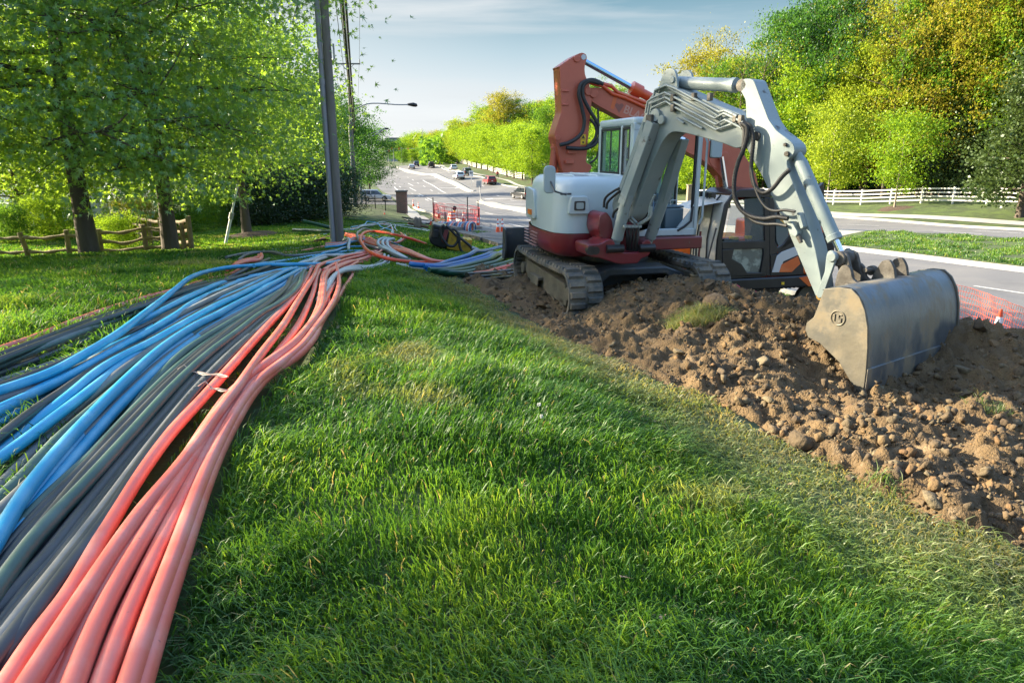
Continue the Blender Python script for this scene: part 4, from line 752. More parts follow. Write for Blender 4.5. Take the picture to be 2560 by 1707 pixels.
# two green pipes sticking out beyond the pole and dark lines along the bank
airpipe([hp(733,575,.1),hp(790,577,.1),hp(860,581,.08)],'dgreen','straight dark green pipe reaching left of the pole, nearer one',r=.06,n=12)
airpipe([hp(757,553,.45),hp(800,563,.3),hp(850,575,.12)],'dgreen','straight dark green pipe sloping up left of the pole, farther one',r=.06,n=12)
for i,q in enumerate([[(862,547),(920,551),(1000,556)],[(1005,543),(1040,548),(1085,552)],[(1020,545),(1060,552),(1095,557)],[(1010,548),(1050,556),(1100,562)]]):
    conduit(q,'jet',f'thin dark line on the far bank, {("by the pole","highest at the sidewalk","middle at the sidewalk","lowest at the sidewalk")[i]}',r=.05,ground=False,group='dark lines on the far bank')
for i,q in enumerate([[(990,562),(1020,563),(1050,570),(1075,577)],[(960,560),(1000,566),(1040,572),(1070,578)]]): conduit(q,'white',f'thin pale line trailing over the grass, {("upper","lower")[i]}',r=.035,ground=False)
# ties, tape and cut pipe ends
tie=mat('tie_wire',(.38,.29,.24),.6); tapem=mat('pale_tape',(.45,.43,.38),.6)
def band(p0,p1,lab,r=.0028,k=3,hh=.1):
    a=G(*p0,.0); b=G(*p1,.0); m=MB()
    for j in range(k):
        P=[]
        for t in np.linspace(0,1,14):
            q=a*(1-t)+b*t+np.array([0,.012*j+.006*math.sin(9*t+j),0]); base=tz(q[0],q[1]); gh=GR.get(q[0],q[1]); P.append([q[0],q[1],base+max(.02,gh*1.0)+.004+.004*math.sin(13*t+j*2)])
        m.tube(P,r,5)
    m.tube([P[0],np.array(P[0])+[-.04,.02,.03],np.array(P[0])+[-.07,.0,.01]],r,5)
    tag(m.build('tie_wire',tie,smooth=60),lab,'tie wire')
band((478,992),(575,1006),'pale wire tie round the upper salmon conduits in front'); band((532,1040),(606,1048),'pale wire tie round the lower salmon conduits in front')
band((745,685),(790,690),'wire tie round the conduits where the front bundle bends',r=.003)
m=MB(); c=[(60,876),(70,872)]; q0=G(73,873,.07); q1=G(77,885,.03); 
for o_ in (0,.03): m.tube([G(62+o_*30,862,.045),G(70+o_*30,868,.085),G(78+o_*30,878,.085),G(82+o_*30,889,.04)],.006,5)
tag(m.build('tape_band',tapem,smooth=60),'pale tape band round a charcoal conduit at the left','tape band')
tan=mat('cut_pipe',(.33,.29,.18),.7,var=(.16,.14,.08),vs=9)
for i,(a,b,r) in enumerate([((578,646),(598,655),.05),((572,645),(585,667),.03),((672,643),(690,655),.045),((680,640),(700,658),.04),((660,642),(676,652),.04),((706,645),(698,655),.035)]):
    m=MB(); p=G(*a,r+.06); q=G(*b,r+.02); m.ringtube(p,q,r,r*.8); tag(m.build('pipe_offcut',tan,smooth=60),f'short tan pipe offcut in the pile, {("thick one at the left","thin one at the far left","thick one at the right","leaning one at the right","one behind the salmon ends","pale one at the far right")[i]}','pipe offcut','pipe offcuts by the left pile')
# ================================================================== MACHINES
paint=mat('white_machine_paint',(.43,.50,.515),.38,var=(.36,.42,.42),vs=1.6,thr=(.5,.75),vmix=.5,coat=.25,bump=.04,bs=6,var2=(.12,.09,.06),v2s=9,v2thr=(.70,.76))
armp=mat('grey_machine_paint',(.19,.24,.245),.48,var=(.27,.30,.29),vs=1.3,thr=(.42,.65),vmix=.6,coat=.15,bump=.08,bs=8,var2=(.07,.055,.045),v2s=6,v2thr=(.63,.70))
redp=mat('dark_red_paint',(.17,.012,.022),.36,var=(.10,.02,.02),vs=3,vmix=.6,coat=.3,var2=(.16,.11,.09),v2s=6,v2thr=(.66,.74))
orp=mat('orange_paint',(.50,.115,.065),.42,var=(.40,.085,.05),vs=1.5,vmix=.6,coat=.15,var2=(.16,.06,.04),v2s=4,v2thr=(.68,.74))
orb=mat('fresh_orange_paint',(.70,.12,.015),.3,coat=.4,var=(.6,.1,.012),vs=2)
blk=mat('black_rubber',(.016,.017,.019),.55,var=(.05,.048,.045),vs=5,vmix=.5)
blks=mat('black_paint',(.014,.015,.018),.28,var=(.04,.04,.04),vs=4,vmix=.4)
dkst=mat('dark_steel',(.035,.045,.055),.5,var=(.07,.07,.065),vs=2,vmix=.7,var2=(.14,.11,.08),v2s=5,v2thr=(.58,.68))
trk=mat('muddy_track_rubber',(.075,.08,.078),.9,var=(.20,.165,.12),vs=4.5,thr=(.42,.58),vmix=.9,bump=.4,bs=60)
mudf=mat('muddy_steel',(.17,.145,.1),.9,var=(.08,.07,.055),vs=3,vmix=.9,bump=.4,bs=40)
chrome=mat('chrome_rod',(.75,.77,.8),.12,1)
steel=mat('bucket_steel',(.18,.195,.205),.38,.6,var=(.10,.115,.13),vs=1.6,vmix=.9,bump=.2,bs=14,stretch=(1.3,1.3,.6),var2=(.25,.205,.14),v2s=3.4,v2thr=(.50,.62))
steeld=mat('bucket_side_steel',(.145,.13,.10),.55,.5,var=(.08,.08,.075),vs=3,vmix=.8,bump=.15,bs=14,var2=(.22,.18,.12),v2s=2.6,v2thr=(.52,.64))
rust=mat('worn_cast_steel',(.13,.12,.105),.6,.5,var=(.07,.06,.05),vs=7,vmix=.8,bump=.2,bs=30)
glass=mat('green_cab_glass',(.55,.8,.7),.03,transm=.93,spec=.6)
glassc=mat('clear_cab_glass',(.75,.8,.8),.03,transm=.93,spec=.6)
yel=mat('yellow_decal',(.8,.5,.02),.5); silver=mat('silver_stripe',(.55,.56,.58),.35,.3); amber=mat('amber_lens',(.8,.2,.03),.3)
seatm=mat('seat_vinyl',(.05,.07,.09),.5,var=(.09,.11,.13),vs=4); film=mat('protective_film',(.5,.47,.4),.4,bump=.6,bs=9); woodb=mat('mirror_back',(.33,.40,.42),.4)
M=Fr([1.45,9.90,-2.05],14)
WX=thing('excavator',M.w(0,0,0),'white and red tracked excavator with grey boom, its bucket resting on the soil','excavator')
def mp_(name,m,build,**k): return build.build(name,m,WX,**k)
def tracks(fr,root,e0,e1,L2,hgt,m,lug=.13,rows=2):
    """rubber track loop with tread blocks between e0 and e1"""
    r=hgt/2; half=[]; n=12
    path=[]       # (f,z,normal f,normal z)
    def arc(cf,a0,a1): 
        for t in np.linspace(a0,a1,n): path.append((cf+r*math.cos(t),r+r*math.sin(t),math.cos(t),math.sin(t)))
    for t in np.linspace(-L2+r,L2-r,22)[:-1]: path.append((t,0,0,-1))
    arc(L2-r,-math.pi/2,math.pi/2)
    for t in np.linspace(L2-r,-L2+r,22)[1:-1]: path.append((t,hgt-.03*math.sin(math.pi*(t+L2)/(2*L2)),0,1))
    arc(-L2+r,math.pi/2,3*math.pi/2)
    b=MB(); k=len(path); V=[]
    for (f,z,nf,nz) in path:
        for e,d in ((e0,0),(e1,0),(e1,-.045),(e0,-.045)): V.append(fr.w(e,f+nf*d,z+nz*d+.0))
    F=[]
    for i in range(k):
        j=(i+1)%k
        for q in range(4): F.append((i*4+q,i*4+(q+1)%4,j*4+(q+1)%4,j*4+q))
    b.add(V,F)
    P=np.array([p[:2] for p in path]); P2=np.vstack([P,P[:1]]); s=np.concatenate([[0],np.cumsum(np.linalg.norm(np.diff(P2,axis=0),axis=1))]); tot=s[-1]; N_=int(tot/lug); w_=(e1-e0)/rows
    for c in range(rows):
        for i in range(N_):
            u=((i+.5*c)*tot/N_)%tot; j=min(k-1,int(np.searchsorted(s,u,side='right')-1)); t=(u-s[j])/(s[j+1]-s[j]); a=np.array(path[j]); d=np.array(path[(j+1)%k]); q=a*(1-t)+d*t; nn=q[2:]/np.linalg.norm(q[2:]); tt=np.array([-nn[1],nn[0]])
            f,z=q[0],q[1]; el=e0+c*w_+.012; er=e0+(c+1)*w_-.012; h=.035; wl=tot/N_*.33
            vs=[]
            for (ss,hh,k2) in ((-1,-.005,1),(1,-.005,1),(1,h,.72),(-1,h,.72)):
                for e in (el,er): vs.append(fr.w(e+(.012 if e==el else -.012)*(hh>0),f+tt[0]*ss*wl*k2+nn[0]*hh,z+tt[1]*ss*wl*k2+nn[1]*hh+.0))
            b.add(vs,[(0,2,3,1),(2,4,5,3),(4,6,7,5),(6,0,1,7),(0,6,4,2),(1,3,5,7)])
    # inner guide ribs
    for i in range(int(tot/.09)):
        u=i*.09; j=min(k-1,int(np.searchsorted(s,u,side='right')-1)); t=(u-s[j])/(s[j+1]-s[j]); q=np.array(path[j])*(1-t)+np.array(path[(j+1)%k])*t; nn=q[2:]/np.linalg.norm(q[2:])
        b.box((( e0+e1)/2,q[0]-nn[0]*.06,q[1]-nn[1]*.06),(e1-e0-.06,.035,.03),fr)
    b.build('track',m,root,smooth=30)
    # frame, idler, sprocket, rollers
    ec=(e0+e1)/2; g=MB(); g.fprism(fr,'e',[(-L2+.55,.16),(L2-.42,.14),(L2-.38,.26),(L2-.5,.42),(-L2+.5,.47),(-L2+.42,.3)],ec-.13,ec+.13)
    g.box((ec-.15 if ec<0 else ec+.15,-.25,.32),(.12,.45,.05),fr); g.box((ec-.2 if ec<0 else ec+.2,-.25,.26),(.02,.38,.1),fr)
    g.build('track_frame',mudf,root,bevel=.012)
    for nm,f in (('idler',L2-r),('sprocket',-L2+r)):
        q=MB(); q.cyl(fr.w(ec-.06,f,r),fr.w(ec+.06,f,r),r-.06,24); q.cyl(fr.w(ec-.16,f,r),fr.w(ec+.16,f,r),.09,14); q.build(nm,mudf,root,bevel=.01)
    for i in range(5): f=-L2+r+.28+i*(2*L2-2*r-.56)/4; MB().cyl(fr.w(ec-.13,f,.13),fr.w(ec+.13,f,.13),.085,14).build('roller',mudf,root)
tracks(M,WX,-1.12,-.67,1.42,.64,trk); tracks(M,WX,.67,1.12,1.42,.64,trk)
# car body, turntable, blade
b=MB(); b.fprism(M,'f',[(-.68,.22),(.68,.22),(.68,.5),(.45,.60),(-.45,.60),(-.68,.5)],-.55,.62); b.fprism(M,'f',[(-.68,.26),(-.4,.5),(.4,.5),(.68,.26),(.68,.5),(.4,.6),(-.4,.6),(-.68,.5)],.62,.95)
b.build('undercarriage_frame',dkst,WX,bevel=.02)
MB().tube([M.w(0,0,.58),M.w(0,0,.76)],.52,40).build('slew_ring',dkst,WX,bevel=.01)
b=MB(); prof=[(-1.95,.84),(-1.93,.84),(-1.90,.72),(-1.90,.5),(-1.97,.36),(-2.01,.34),(-1.93,.5),(-1.93,.72)]
b.fprism(M,'e',[(-1.93,.86),(-1.98,.86),(-1.94,.72),(-1.94,.5),(-2.02,.36),(-1.97,.34),(-1.90,.5),(-1.90,.72)],-1.15,1.15)
for e in (-1.16,1.13): b.fprism(M,'e',[(-1.99,.87),(-1.82,.84),(-1.80,.5),(-1.90,.34),(-2.04,.34)],e,e+.03)
b.build('blade',dkst,WX,bevel=.006)
b=MB()
for e in (-.35,.35): b.fprism(M,'e',[(-.5,.3),(-1.92,.45),(-1.92,.62),(-.5,.48)],e-.05,e+.05)
b.build('blade_arm',dkst,WX,bevel=.01)
# house: red skirt, white hood
def rnd(pts,r=.12,k=4):
    o=[];n=len(pts)
    for i in range(n):
        p=np.array(pts[i],float);a=np.array(pts[i-1],float);c=np.array(pts[(i+1)%n],float); rr_=min(r,np.linalg.norm(a-p)*.45,np.linalg.norm(c-p)*.45)
        s=p+(a-p)/np.linalg.norm(a-p)*rr_; e=p+(c-p)/np.linalg.norm(c-p)*rr_
        for t in np.linspace(0,1,k): o.append(tuple((1-t)**2*s+2*t*(1-t)*p+t*t*e))
    return o
HO=[(.02,.80),(-.94,.80),(-1.09,.62),(-1.12,.1),(-1.09,-.45),(-.98,-.92),(-.74,-1.28),(-.35,-1.5),(.35,-1.5),(.74,-1.28),(.98,-.92),(1.06,-.72),(.02,-.72)]
SK=[(.0,.82),(-.95,.82),(-1.11,.63),(-1.14,.1),(-1.11,-.45),(-1.0,-.94),(-.75,-1.31),(-.35,-1.53),(.35,-1.53),(.75,-1.31),(1.0,-.94),(1.09,-.4),(1.09,.62),(.0,.66)]
b=MB(); V=[];F=[]
rings=[(.74,.90),(.78,.955),(.86,.985),(.93,1.0),(1.05,1.0)]; hs=rnd(SK[:-2]+[(1.09,-.4),(1.09,-.2),(.0,-.2)],.1); k=len(hs)
for z,s in rings: V+= [M.w(p[0]*s,p[1]*s,z) for p in hs]
for i in range(len(rings)-1):
    for j in range(k): F.append((i*k+j,i*k+(j+1)%k,(i+1)*k+(j+1)%k,(i+1)*k+j))
F+=[tuple(range(k))[::-1],tuple(range((len(rings)-1)*k,len(rings)*k))]
b.add(V,F).build('skirt_panel',redp,WX,smooth=50)
b=MB(); b.fprism(M,'z',[(.0,.66),(1.08,.64),(1.08,-.5),(.0,-.5)],.78,.945); b.build('cab_base',redp,WX,bevel=.015)
MB().box((.42,.645,.86),(.12,.01,.012),M).box((.42,.645,.885),(.12,.01,.012),M).box((.42,.645,.835),(.12,.01,.012),M).build('vent_slots',blk,WX)
b=MB(); V=[];F=[]; hs=rnd(HO,.13,5); k=len(hs); cx,cy=-.1,-.35
rings=[(1.053,1.0,0),(1.35,.998,0),(1.55,.985,0),(1.66,.965,0),(1.725,.92,0),(1.755,.86,0),(1.77,.7,0),(1.775,.3,0)]
for z,s,_ in rings: V+=[M.w(cx+(p[0]-cx)*s,cy+(p[1]-cy)*s,z) for p in hs]
for i in range(len(rings)-1):
    for j in range(k): F.append((i*k+j,i*k+(j+1)%k,(i+1)*k+(j+1)%k,(i+1)*k+j))
F+=[tuple(range(k))[::-1],tuple(range((len(rings)-1)*k,len(rings)*k))]
hood=b.add(V,F).build('hood',paint,WX,smooth=60)
v=MB()
for fc in (.25,-.35):
    for i in range(8): v.box((-.72+i*.022+(.35 if fc<0 else 0),fc+i*.018,1.768),(.012,.16,.012),M)
v.build('vent_slots',blk,hood)
v=MB()
for e in (-.78,-.45,-.12): v.fprism(M,'e',[(.55,1.757),(.45,1.785),(-.6,1.79),(-.7,1.765)],e-.02,e+.02)
v.build('hood_ridges',paint,hood,bevel=.012)
v=MB(); v.fprism(M,'f',rnd([(-.96,1.30),(-.66,1.30),(-.70,1.53),(-.92,1.53)],.04),.75,.84); v.build('lamp_housing',paint,hood,bevel=.012)
v=MB(); v.fprism(M,'f',rnd([(-.885,1.35),(-.735,1.35),(-.735,1.47),(-.885,1.47)],.02),.842,.85); lp=v.build('work_lamp',blks,WX,bevel=.004)
MB().fprism(M,'f',rnd([(-.86,1.37),(-.76,1.37),(-.76,1.45),(-.86,1.45)],.02),.851,.856).build('lens',simple('lamp_glass',(.25,.32,.33),.15),lp)
# side door, reflector and louvres on the right rear
def onhouse(e_sign,f,z,off=.0):
    i=min(range(len(SK)),key=lambda q:abs(SK[q][1]-f)+(0 if SK[q][0]*e_sign>0 else 9)); return SK[i][0]
v=MB(); v.fprism(M,'e',rnd([(-.1,1.16),(-.62,1.16),(-.6,1.6),(-.2,1.56)],.08),-1.135,-1.085); v.build('side_door',paint,hood,bevel=.01)
MB().box((-1.145,-.35,1.25),(.02,.16,.07),M).build('reflector',amber,hood)
v=MB()
for i in range(5): v.box((-1.135,-.12-.02*i,.98-.045*i),(.03,.34,.012),M); v.box((-1.125,-.56,.98-.045*i),(.03,.22,.012),M)
v.build('louvres',simple('pale_louvre',(.35,.2,.2),.4),WX)
MB().box((-.58,.835,.80),(.07,.012,.05),M).build('plate',simple('white_plate',(.6,.62,.62),.5),WX)
# mirror at the front right corner
v=MB(); v.tube([M.w(-.98,.85,1.56),M.w(-1.05,.98,1.56),M.w(-1.18,.95,1.60),M.w(-1.21,.85,1.72)],.012,8); v.box((-1.0,.84,1.56),(.14,.03,.025),M); mi=v.build('mirror_bracket',dkst,WX)
q=Fr(M.w(-1.22,.84,1.74),14-10); v=MB(); v.fprism(q,'f',rnd([(-.075,-.17),(.075,-.17),(.075,.17),(-.075,.17)],.075,6),-.03,.02); v.build('mirror',woodb,mi,bevel=.012,seg=3)
# cab
CE0,CE1,CF0,CF1,CZ0,CZ1=.03,1.05,-.76,.52,.95,2.50
def bar(b,p,q,w,d): 
    p=np.array(p);q=np.array(q); b.tube([M.w(*p),M.w(*q)],w,d)
b=MB()
def post(e,f,we,wf,z0=CZ0,z1=CZ1-.05): b.box((e,f,(z0+z1)/2),(we,wf,z1-z0),M)
post(CE0+.045,CF1-.06,.09,.12); post(CE1-.03,CF1-.04,.06,.08); post(CE0+.045,CF0+.05,.09,.10); post(CE1-.045,CF0+.05,.09,.10); post(CE1-.03,-.14,.05,.07)
b.box(((CE0+CE1)/2,CF1-.03,CZ0+.05),(CE1-CE0,.06,.1),M); b.box((CE0+.035,(CF0+CF1)/2,CZ0+.40),(.07,CF1-CF0,.82),M)     # sill, right side panel
b.box(((CE0+CE1)/2,CF0+.03,CZ0+.36),(CE1-CE0,.05,.74),M); b.box((CE0+.04,CF1-.42,CZ1-.6),(.08,.07,1.1),M)
b.box(((CE0+CE1)/2,CF1-.03,CZ1-.10),(CE1-CE0,.07,.10),M)
b.fprism(M,'f',[(CE1,CZ0+.05),(CE1-.06,CZ0+.05),(CE1-.3,CZ0+.10),(CE1-.1,CZ0+.35),(CE1-.03,CZ0+.5),(CE1,CZ0+.6)],CF1-.06,CF1-.015)
b.build('cab_frame',paint,WX,bevel=.018,seg=3)
v=MB(); v.fprism(M,'z',rnd([(CE0-.01,CF0-.02),(CE1+.01,CF0-.02),(CE1+.01,CF1+.02),(CE0-.01,CF1+.02)],.1),CZ1-.09,CZ1+.02); v.build('cab_roof',paint,WX,bevel=.04,seg=4)
v=MB(); z0,z1=CZ0+.82,CZ1-.10
for (fa,fb) in ((CF0+.10,CF1-.46),(CF1-.38,CF1-.12)):
    for q in ((fa,z0,fb,z0+.035),(fa,z1-.035,fb,z1),(fa,z0,fa+.035,z1),(fb-.035,z0,fb,z1)): v.fprism(M,'e',[(q[0],q[1]),(q[2],q[1]),(q[2],q[3]),(q[0],q[3])],CE0-.004,CE0+.03)
v.box((CE0+.01,(CF0+CF1)/2-.17,(z0+z1)/2),(.02,.03,z1-z0),M); v.box((CE1-.05,-.10,1.7),(.03,.03,1.3),M); v.box((CE1-.07,CF1-.05,1.72),(.03,.05,1.25),M); v.tube([M.w(CE1-.08,CF1-.02,1.35),M.w(CE1-.1,CF1-.0,1.15),M.w(CE1-.2,CF1-.0,1.07),M.w(CE1-.3,CF1-.0,1.02)],.018,8)
v.build('window_seals',blk,WX,bevel=.006)
MB().fprism(M,'e',[(CF0+.13,z0+.03),(CF1-.49,z0+.03),(CF1-.49,z1-.03),(CF0+.13,z1-.03)],CE0+.008,CE0+.014).build('side_window',glass,WX)
MB().fprism(M,'e',[(CF1-.35,z0+.03),(CF1-.15,z0+.03),(CF1-.15,z1-.03),(CF1-.35,z1-.03)],CE0+.008,CE0+.014).build('side_window',glassc,WX)
MB().fprism(M,'e',[(CF0+.1,1.45),(-.18,1.45),(-.18,z1),(CF0+.1,z1)],CE1-.02,CE1-.014).build('door_window',glass,WX)
MB().fprism(M,'e',[(CF0+.1,.98),(-.18,.98),(-.18,1.45),(CF0+.1,1.45)],CE1-.04,CE1-.012).build('door_panel',paint,WX,bevel=.006)
MB().fprism(M,'f',[(CE0+.1,z0),(CE1-.1,z0),(CE1-.1,z1),(CE0+.1,z1)],CF0+.02,CF0+.026).build('rear_window',glass,WX)
MB().box(((CE0+CE1)/2,-.1,CZ0+.02),(CE1-CE0-.05,1.2,.04),M).build('cab_floor',dkst,WX)
v=MB(); v.box((.50,-.25,1.30),(.50,.50,.14),M); v.fprism(M,'e',rnd([(-.42,1.3),(-.55,1.95),(-.44,1.97),(-.30,1.36)],.05),.27,.73); v.fprism(M,'e',rnd([(-.53,1.97),(-.56,2.14),(-.48,2.14),(-.45,1.98)],.03),.38,.62); v.build('seat',seatm,WX,bevel=.03,seg=3)
MB().box((.5,-.25,1.12),(.4,.4,.24),M).build('seat_base',blks,WX,bevel=.02)
v=MB()
for i in range(5): v.box((.24,.1,1.12+i*.07),(.3,.3,.035),M)
v.build('side_console',blks,WX,bevel=.01)
v=MB(); v.box((.80,.1,1.14),(.28,.42,.34),M); v.box((.80,.12,1.33),(.3,.36,.03),M); v.build('console_box',simple('blue_grey_plastic',(.10,.15,.18),.5),WX,bevel=.02)
for e in (.48,.56): MB().tube([M.w(e,.36,.99),M.w(e,.37,1.0),M.w(e-.03,.30,1.52)],.012,8).build('lever',simple('lever_blue',(.12,.2,.28),.4),WX)
for e in (.25,.75): MB().tube([M.w(e,.02,1.4),M.w(e,.06,1.58),M.w(e,.05,1.70)],[.012,.014,.028],8).build('joystick',blk,WX)
v=MB(); v.tube([M.w(.74,.28,1.35),M.w(.74,.28,1.42),M.w(.84,.28,1.42),M.w(.84,.28,1.35)],.008,6); v.build('handle',silver,WX)
for e in (.42,.58): MB().box((e,.40,1.02),(.13,.16,.03),M).build('pedal',blk,WX,bevel=.006)
v=MB(); v.tube([M.w(1.09,.56,2.38),M.w(1.11,.6,2.3),M.w(1.10,.6,2.22)],.012,8); v.tube([M.w(1.085,.5,1.1),M.w(1.11,.53,1.2),M.w(1.11,.53,2.2),M.w(1.085,.5,2.3)],.016,8); mi=v.build('grab_rail',paint,WX)
q=Fr(M.w(1.2,.62,2.13),20); v=MB(); v.fprism(q,'f',rnd([(-.085,-.13),(.085,-.13),(.085,.13),(-.085,.13)],.03,4),-.02,.02); v.build('mirror',woodb,mi,bevel=.01)
v=MB(); v.fprism(q,'f',rnd([(-.09,-.135),(.09,-.135),(.09,.135),(-.09,.135)],.03,4),-.026,-.018); v.build('mirror_rim',blk,mi)
MB().tube([M.w(1.12,.50,.62),M.w(1.12,.50,1.0)],.015,8).build('step_bar',redp,WX)
# swing bracket
def Fp(pts,f): return [(lambda l:(l[0],l[2]))(M.onF(px,py,f)) for px,py in pts]
b=MB(); b.fprism(M,'f',rnd(Fp([(1467,612),(1502,609),(1520,597),(1534,600),(1540,624),(1558,631),(1598,631),(1606,602),(1622,597),(1630,614),(1622,638),(1600,647),(1594,658),(1550,660),(1530,655),(1500,645),(1469,640)],1.4),.03,3),.95,1.42)
b.fprism(M,'f',rnd(Fp([(1500,538),(1516,529),(1530,548),(1536,590),(1526,604),(1505,600),(1495,570)],1.25),.03,3),.82,1.25)
b.fprism(M,'f',rnd(Fp([(1590,530),(1597,530),(1600,600),(1588,600)],1.2),.02,3),.8,1.2)
b.build('swing_bracket',redp,WX,bevel=.02,seg=3)
b=MB(); 
for q,rr_ in (((1478,627),.055),((1490,627),.05)): l=M.onF(*q,1.43); b.cyl(M.w(l[0],1.36,l[2]),M.w(l[0],1.43,l[2]),rr_,18)
l=M.onF(1535,622,1.43); b.cyl(M.w(l[0]-.1,1.43,l[2]),M.w(l[0]+.12,1.43,l[2]),.05,14); l=M.onF(1617,620,1.43); b.cyl(M.w(l[0]-.1,1.43,l[2]),M.w(l[0]+.1,1.43,l[2]),.05,14)
b.build('bracket_pins',blks,WX)
# boom plane
P0=M.w(-.25,1.25,0); B=Fr([P0[0],P0[1],-2.05],35)
def Ep(pts,e,fr=None): 
    fr=fr or B; return [(lambda l:(l[1],l[2]))(fr.onE(px,py,e)) for px,py in pts]
def c1(*q): return [(1600+x/3.92,120+y/3.92) for x,y in q]
def c5(*q): return [(1500+x/3.135,200+y/3.135) for x,y in q]
def c2(*q): return [(1740+x/4.355,440+y/4.355) for x,y in q]
def c3(*q): return [(1960+x/3.563,600+y/3.563) for x,y in q]
boomo=rnd(Ep([(1535,540),(1528,510),(1548,465),(1585,360),(1612,285),(1618,252),(1642,222),(1665,214),(1700,222),(1780,258),(1862,291),(1876,330),(1860,366),(1840,372),(1812,360),(1768,347),(1705,331),(1678,329),(1658,350),(1632,405),(1602,480),(1578,545),(1555,560)],-.13),.10,4)
b=MB(); b.fprism(B,'e',boomo,-.13,.13); boom=b.build('boom',armp,WX,bevel=.008)
b=MB(); 
for e in (-.145,.115): b.fprism(B,'e',rnd(Ep([(1646,226),(1656,195),(1664,177),(1676,170),(1688,174),(1694,190),(1697,226)],-.13),.04,4),e,e+.03)
b.cyl(B.w(-.16,*Ep([(1679,200)],-.16)[0]),B.w(.16,*Ep([(1679,200)],-.16)[0]),.035,16)
b.build('boom_ear',armp,boom,bevel=.005)
def EE(px,py,e): l=B.onE(px,py,e); return B.w(*l)
a=EE(1690,207,0); z=EE(1868,215,0); d=(z-a); 
b=MB(); b.tube([a-d*.05,a,a+d*.02,a+d*.80,a+d*.80,a+d*.86,a+d*.86],[.045,.06,.068,.068,.075,.075,.04],22); ac=b.build('arm_cylinder',armp,boom,bevel=.003)
MB().tube([a+d*.84,z],.034,18).build('rod',chrome,ac); b=MB(); b.cyl(z-B.e*.10,z+B.e*.10,.062,20); b.build('pin_eye',rust,ac,bevel=.006)
# rigid tubes on the boom side
tub=MB()
for i,(q,e) in enumerate([(c1((55,640),(75,525),(120,495),(245,438),(330,480),(735,692),(822,640),(930,690),(1010,730)),-.17),(c1((75,660),(95,548),(250,485),(325,530),(745,752),(830,705),(915,742),(1000,790)),-.165),(c1((95,680),(112,588),(255,525),(325,572),(745,802),(860,762),(905,745)),-.16),
    (c1((135,470),(150,412),(255,368),(330,392),(775,628),(830,612),(950,668)),-.175),(c1((165,440),(180,400),(260,380),(340,425),(600,560),(800,690)),-.15),(c1((360,690),(430,740)),-.15),(c1((420,690),(610,790)),-.15)]):
    tub.tube([EE(px,py,e) for px,py in q],.0135,8)
for i in range(4):
    o=i*13; q=c5((345+o,330),(330+o,420),(250+o*.9,640),(170+o*.8,860),(140+o*.7,930)); tub.tube([EE(px,py,-.17) for px,py in q],.013,8)
q=c1((500,400),(660,490),(960,630),(1045,610)); tub.tube([EE(px,py,.12) for px,py in q],.014,8)
tub.build('hydraulic_tubes',armp,boom,smooth=60)
b=MB()
for px,py in c1((525,480),(680,480),(320,490),(320,590),(930,690),(985,700)): l=B.onE(px,py,-.17); b.box((-.16,l[1],l[2]),(.05,.05,.08),B)
l=B.onE(*c1((105,700))[0],-.17); b.box((-.17,l[1],l[2]),(.08,.09,.1),B)
b.build('tube_clamp',rust,boom,bevel=.008)
b=MB(); 
for px,py,r_ in ((1641,288,.07),(1656,300,.05)): l=B.onE(px,py,-.14); b.cyl(B.w(-.17,l[1],l[2]),B.w(-.125,l[1],l[2]),r_,22)
b.build('pivot_boss',armp,boom,bevel=.006)
# lift cylinders with their guards
def liftcyl(foot,bt,top,e,side):
    a=EE(*foot,e); m_=EE(*bt,e); z=EE(*top,e*.75); d=(m_-a)
    b=MB(); b.tube([a-d*.02,a+d*.18,a+d*.18,a+d*.5,m_,m_],[.045,.05,.072,.072,.068,.03],20); c=b.build('lift_cylinder',armp,WX,bevel=.003)
    b=MB(); b.tube([m_,z],.038,14); b.build('rod',chrome,c)
    u=(z-m_)/np.linalg.norm(z-m_); w_=np.cross(u,B.e); w_/=np.linalg.norm(w_); b=MB()
    for t0,off in ((0,0),): 
        p=m_-u*.12; q=z; pts=[]
        for s_,h in ((-1,.06),(1,.06)):
            pass
        e_=B.e*.06; h_=w_*.055
        for A1,A2 in ((-e_-h_,e_-h_),(-e_-h_,-e_+h_),(e_-h_,e_+h_)):
            n_=np.cross(u,A2-A1); n_=n_/np.linalg.norm(n_)*.004; b.prism([p+A1,p+A2,q+A2,q+A1],-n_,n_)
    b.build('cylinder_guard',armp,c,bevel=.003)
liftcyl((1537,622),(1569,487),(1634,305),-.25,0); liftcyl((1617,618),(1666,478),(1706,345),.27,1)
b=MB()
for i,(x0,x1) in enumerate([(1566,1568),(1570,1571),(1575,1573),(1580,1576),(1584,1580),(1589,1585),(1594,1588),(1598,1592)]): b.tube(list(spline([EE(x0,566,-.02),EE((x0+x1)/2+(-3 if i%2 else 3),596,-.05),EE(x1,636,0)],9)),.016,7)
for q in (c5((30,1000),(40,930),(110,870),(150,850)),c5((50,1010),(60,960),(120,900),(155,870)),c5((100,1080),(110,1040),(140,1010))): b.tube(list(spline([EE(px,py,-.2) for px,py in q],12)),.016,8)
b.build('hose_bundle',blk,WX,smooth=60)
b=MB()
for q in (c5((210,1050),(230,1090),(275,1130)),c5((225,1040),(250,1080),(290,1120)),c5((300,1130),(380,1070),(395,980),(430,900)),c5((320,1130),(395,1075),(405,990))): b.tube(list(spline([EE(px,py,-.1) for px,py in q],12)),.015,8)
for i in range(5): l=M.onF(1563+i*9,566,1.5); b.box((l[0],1.5,l[2]),(.04,.04,.03),M)
b.build('feed_pipes',armp,WX,smooth=60)
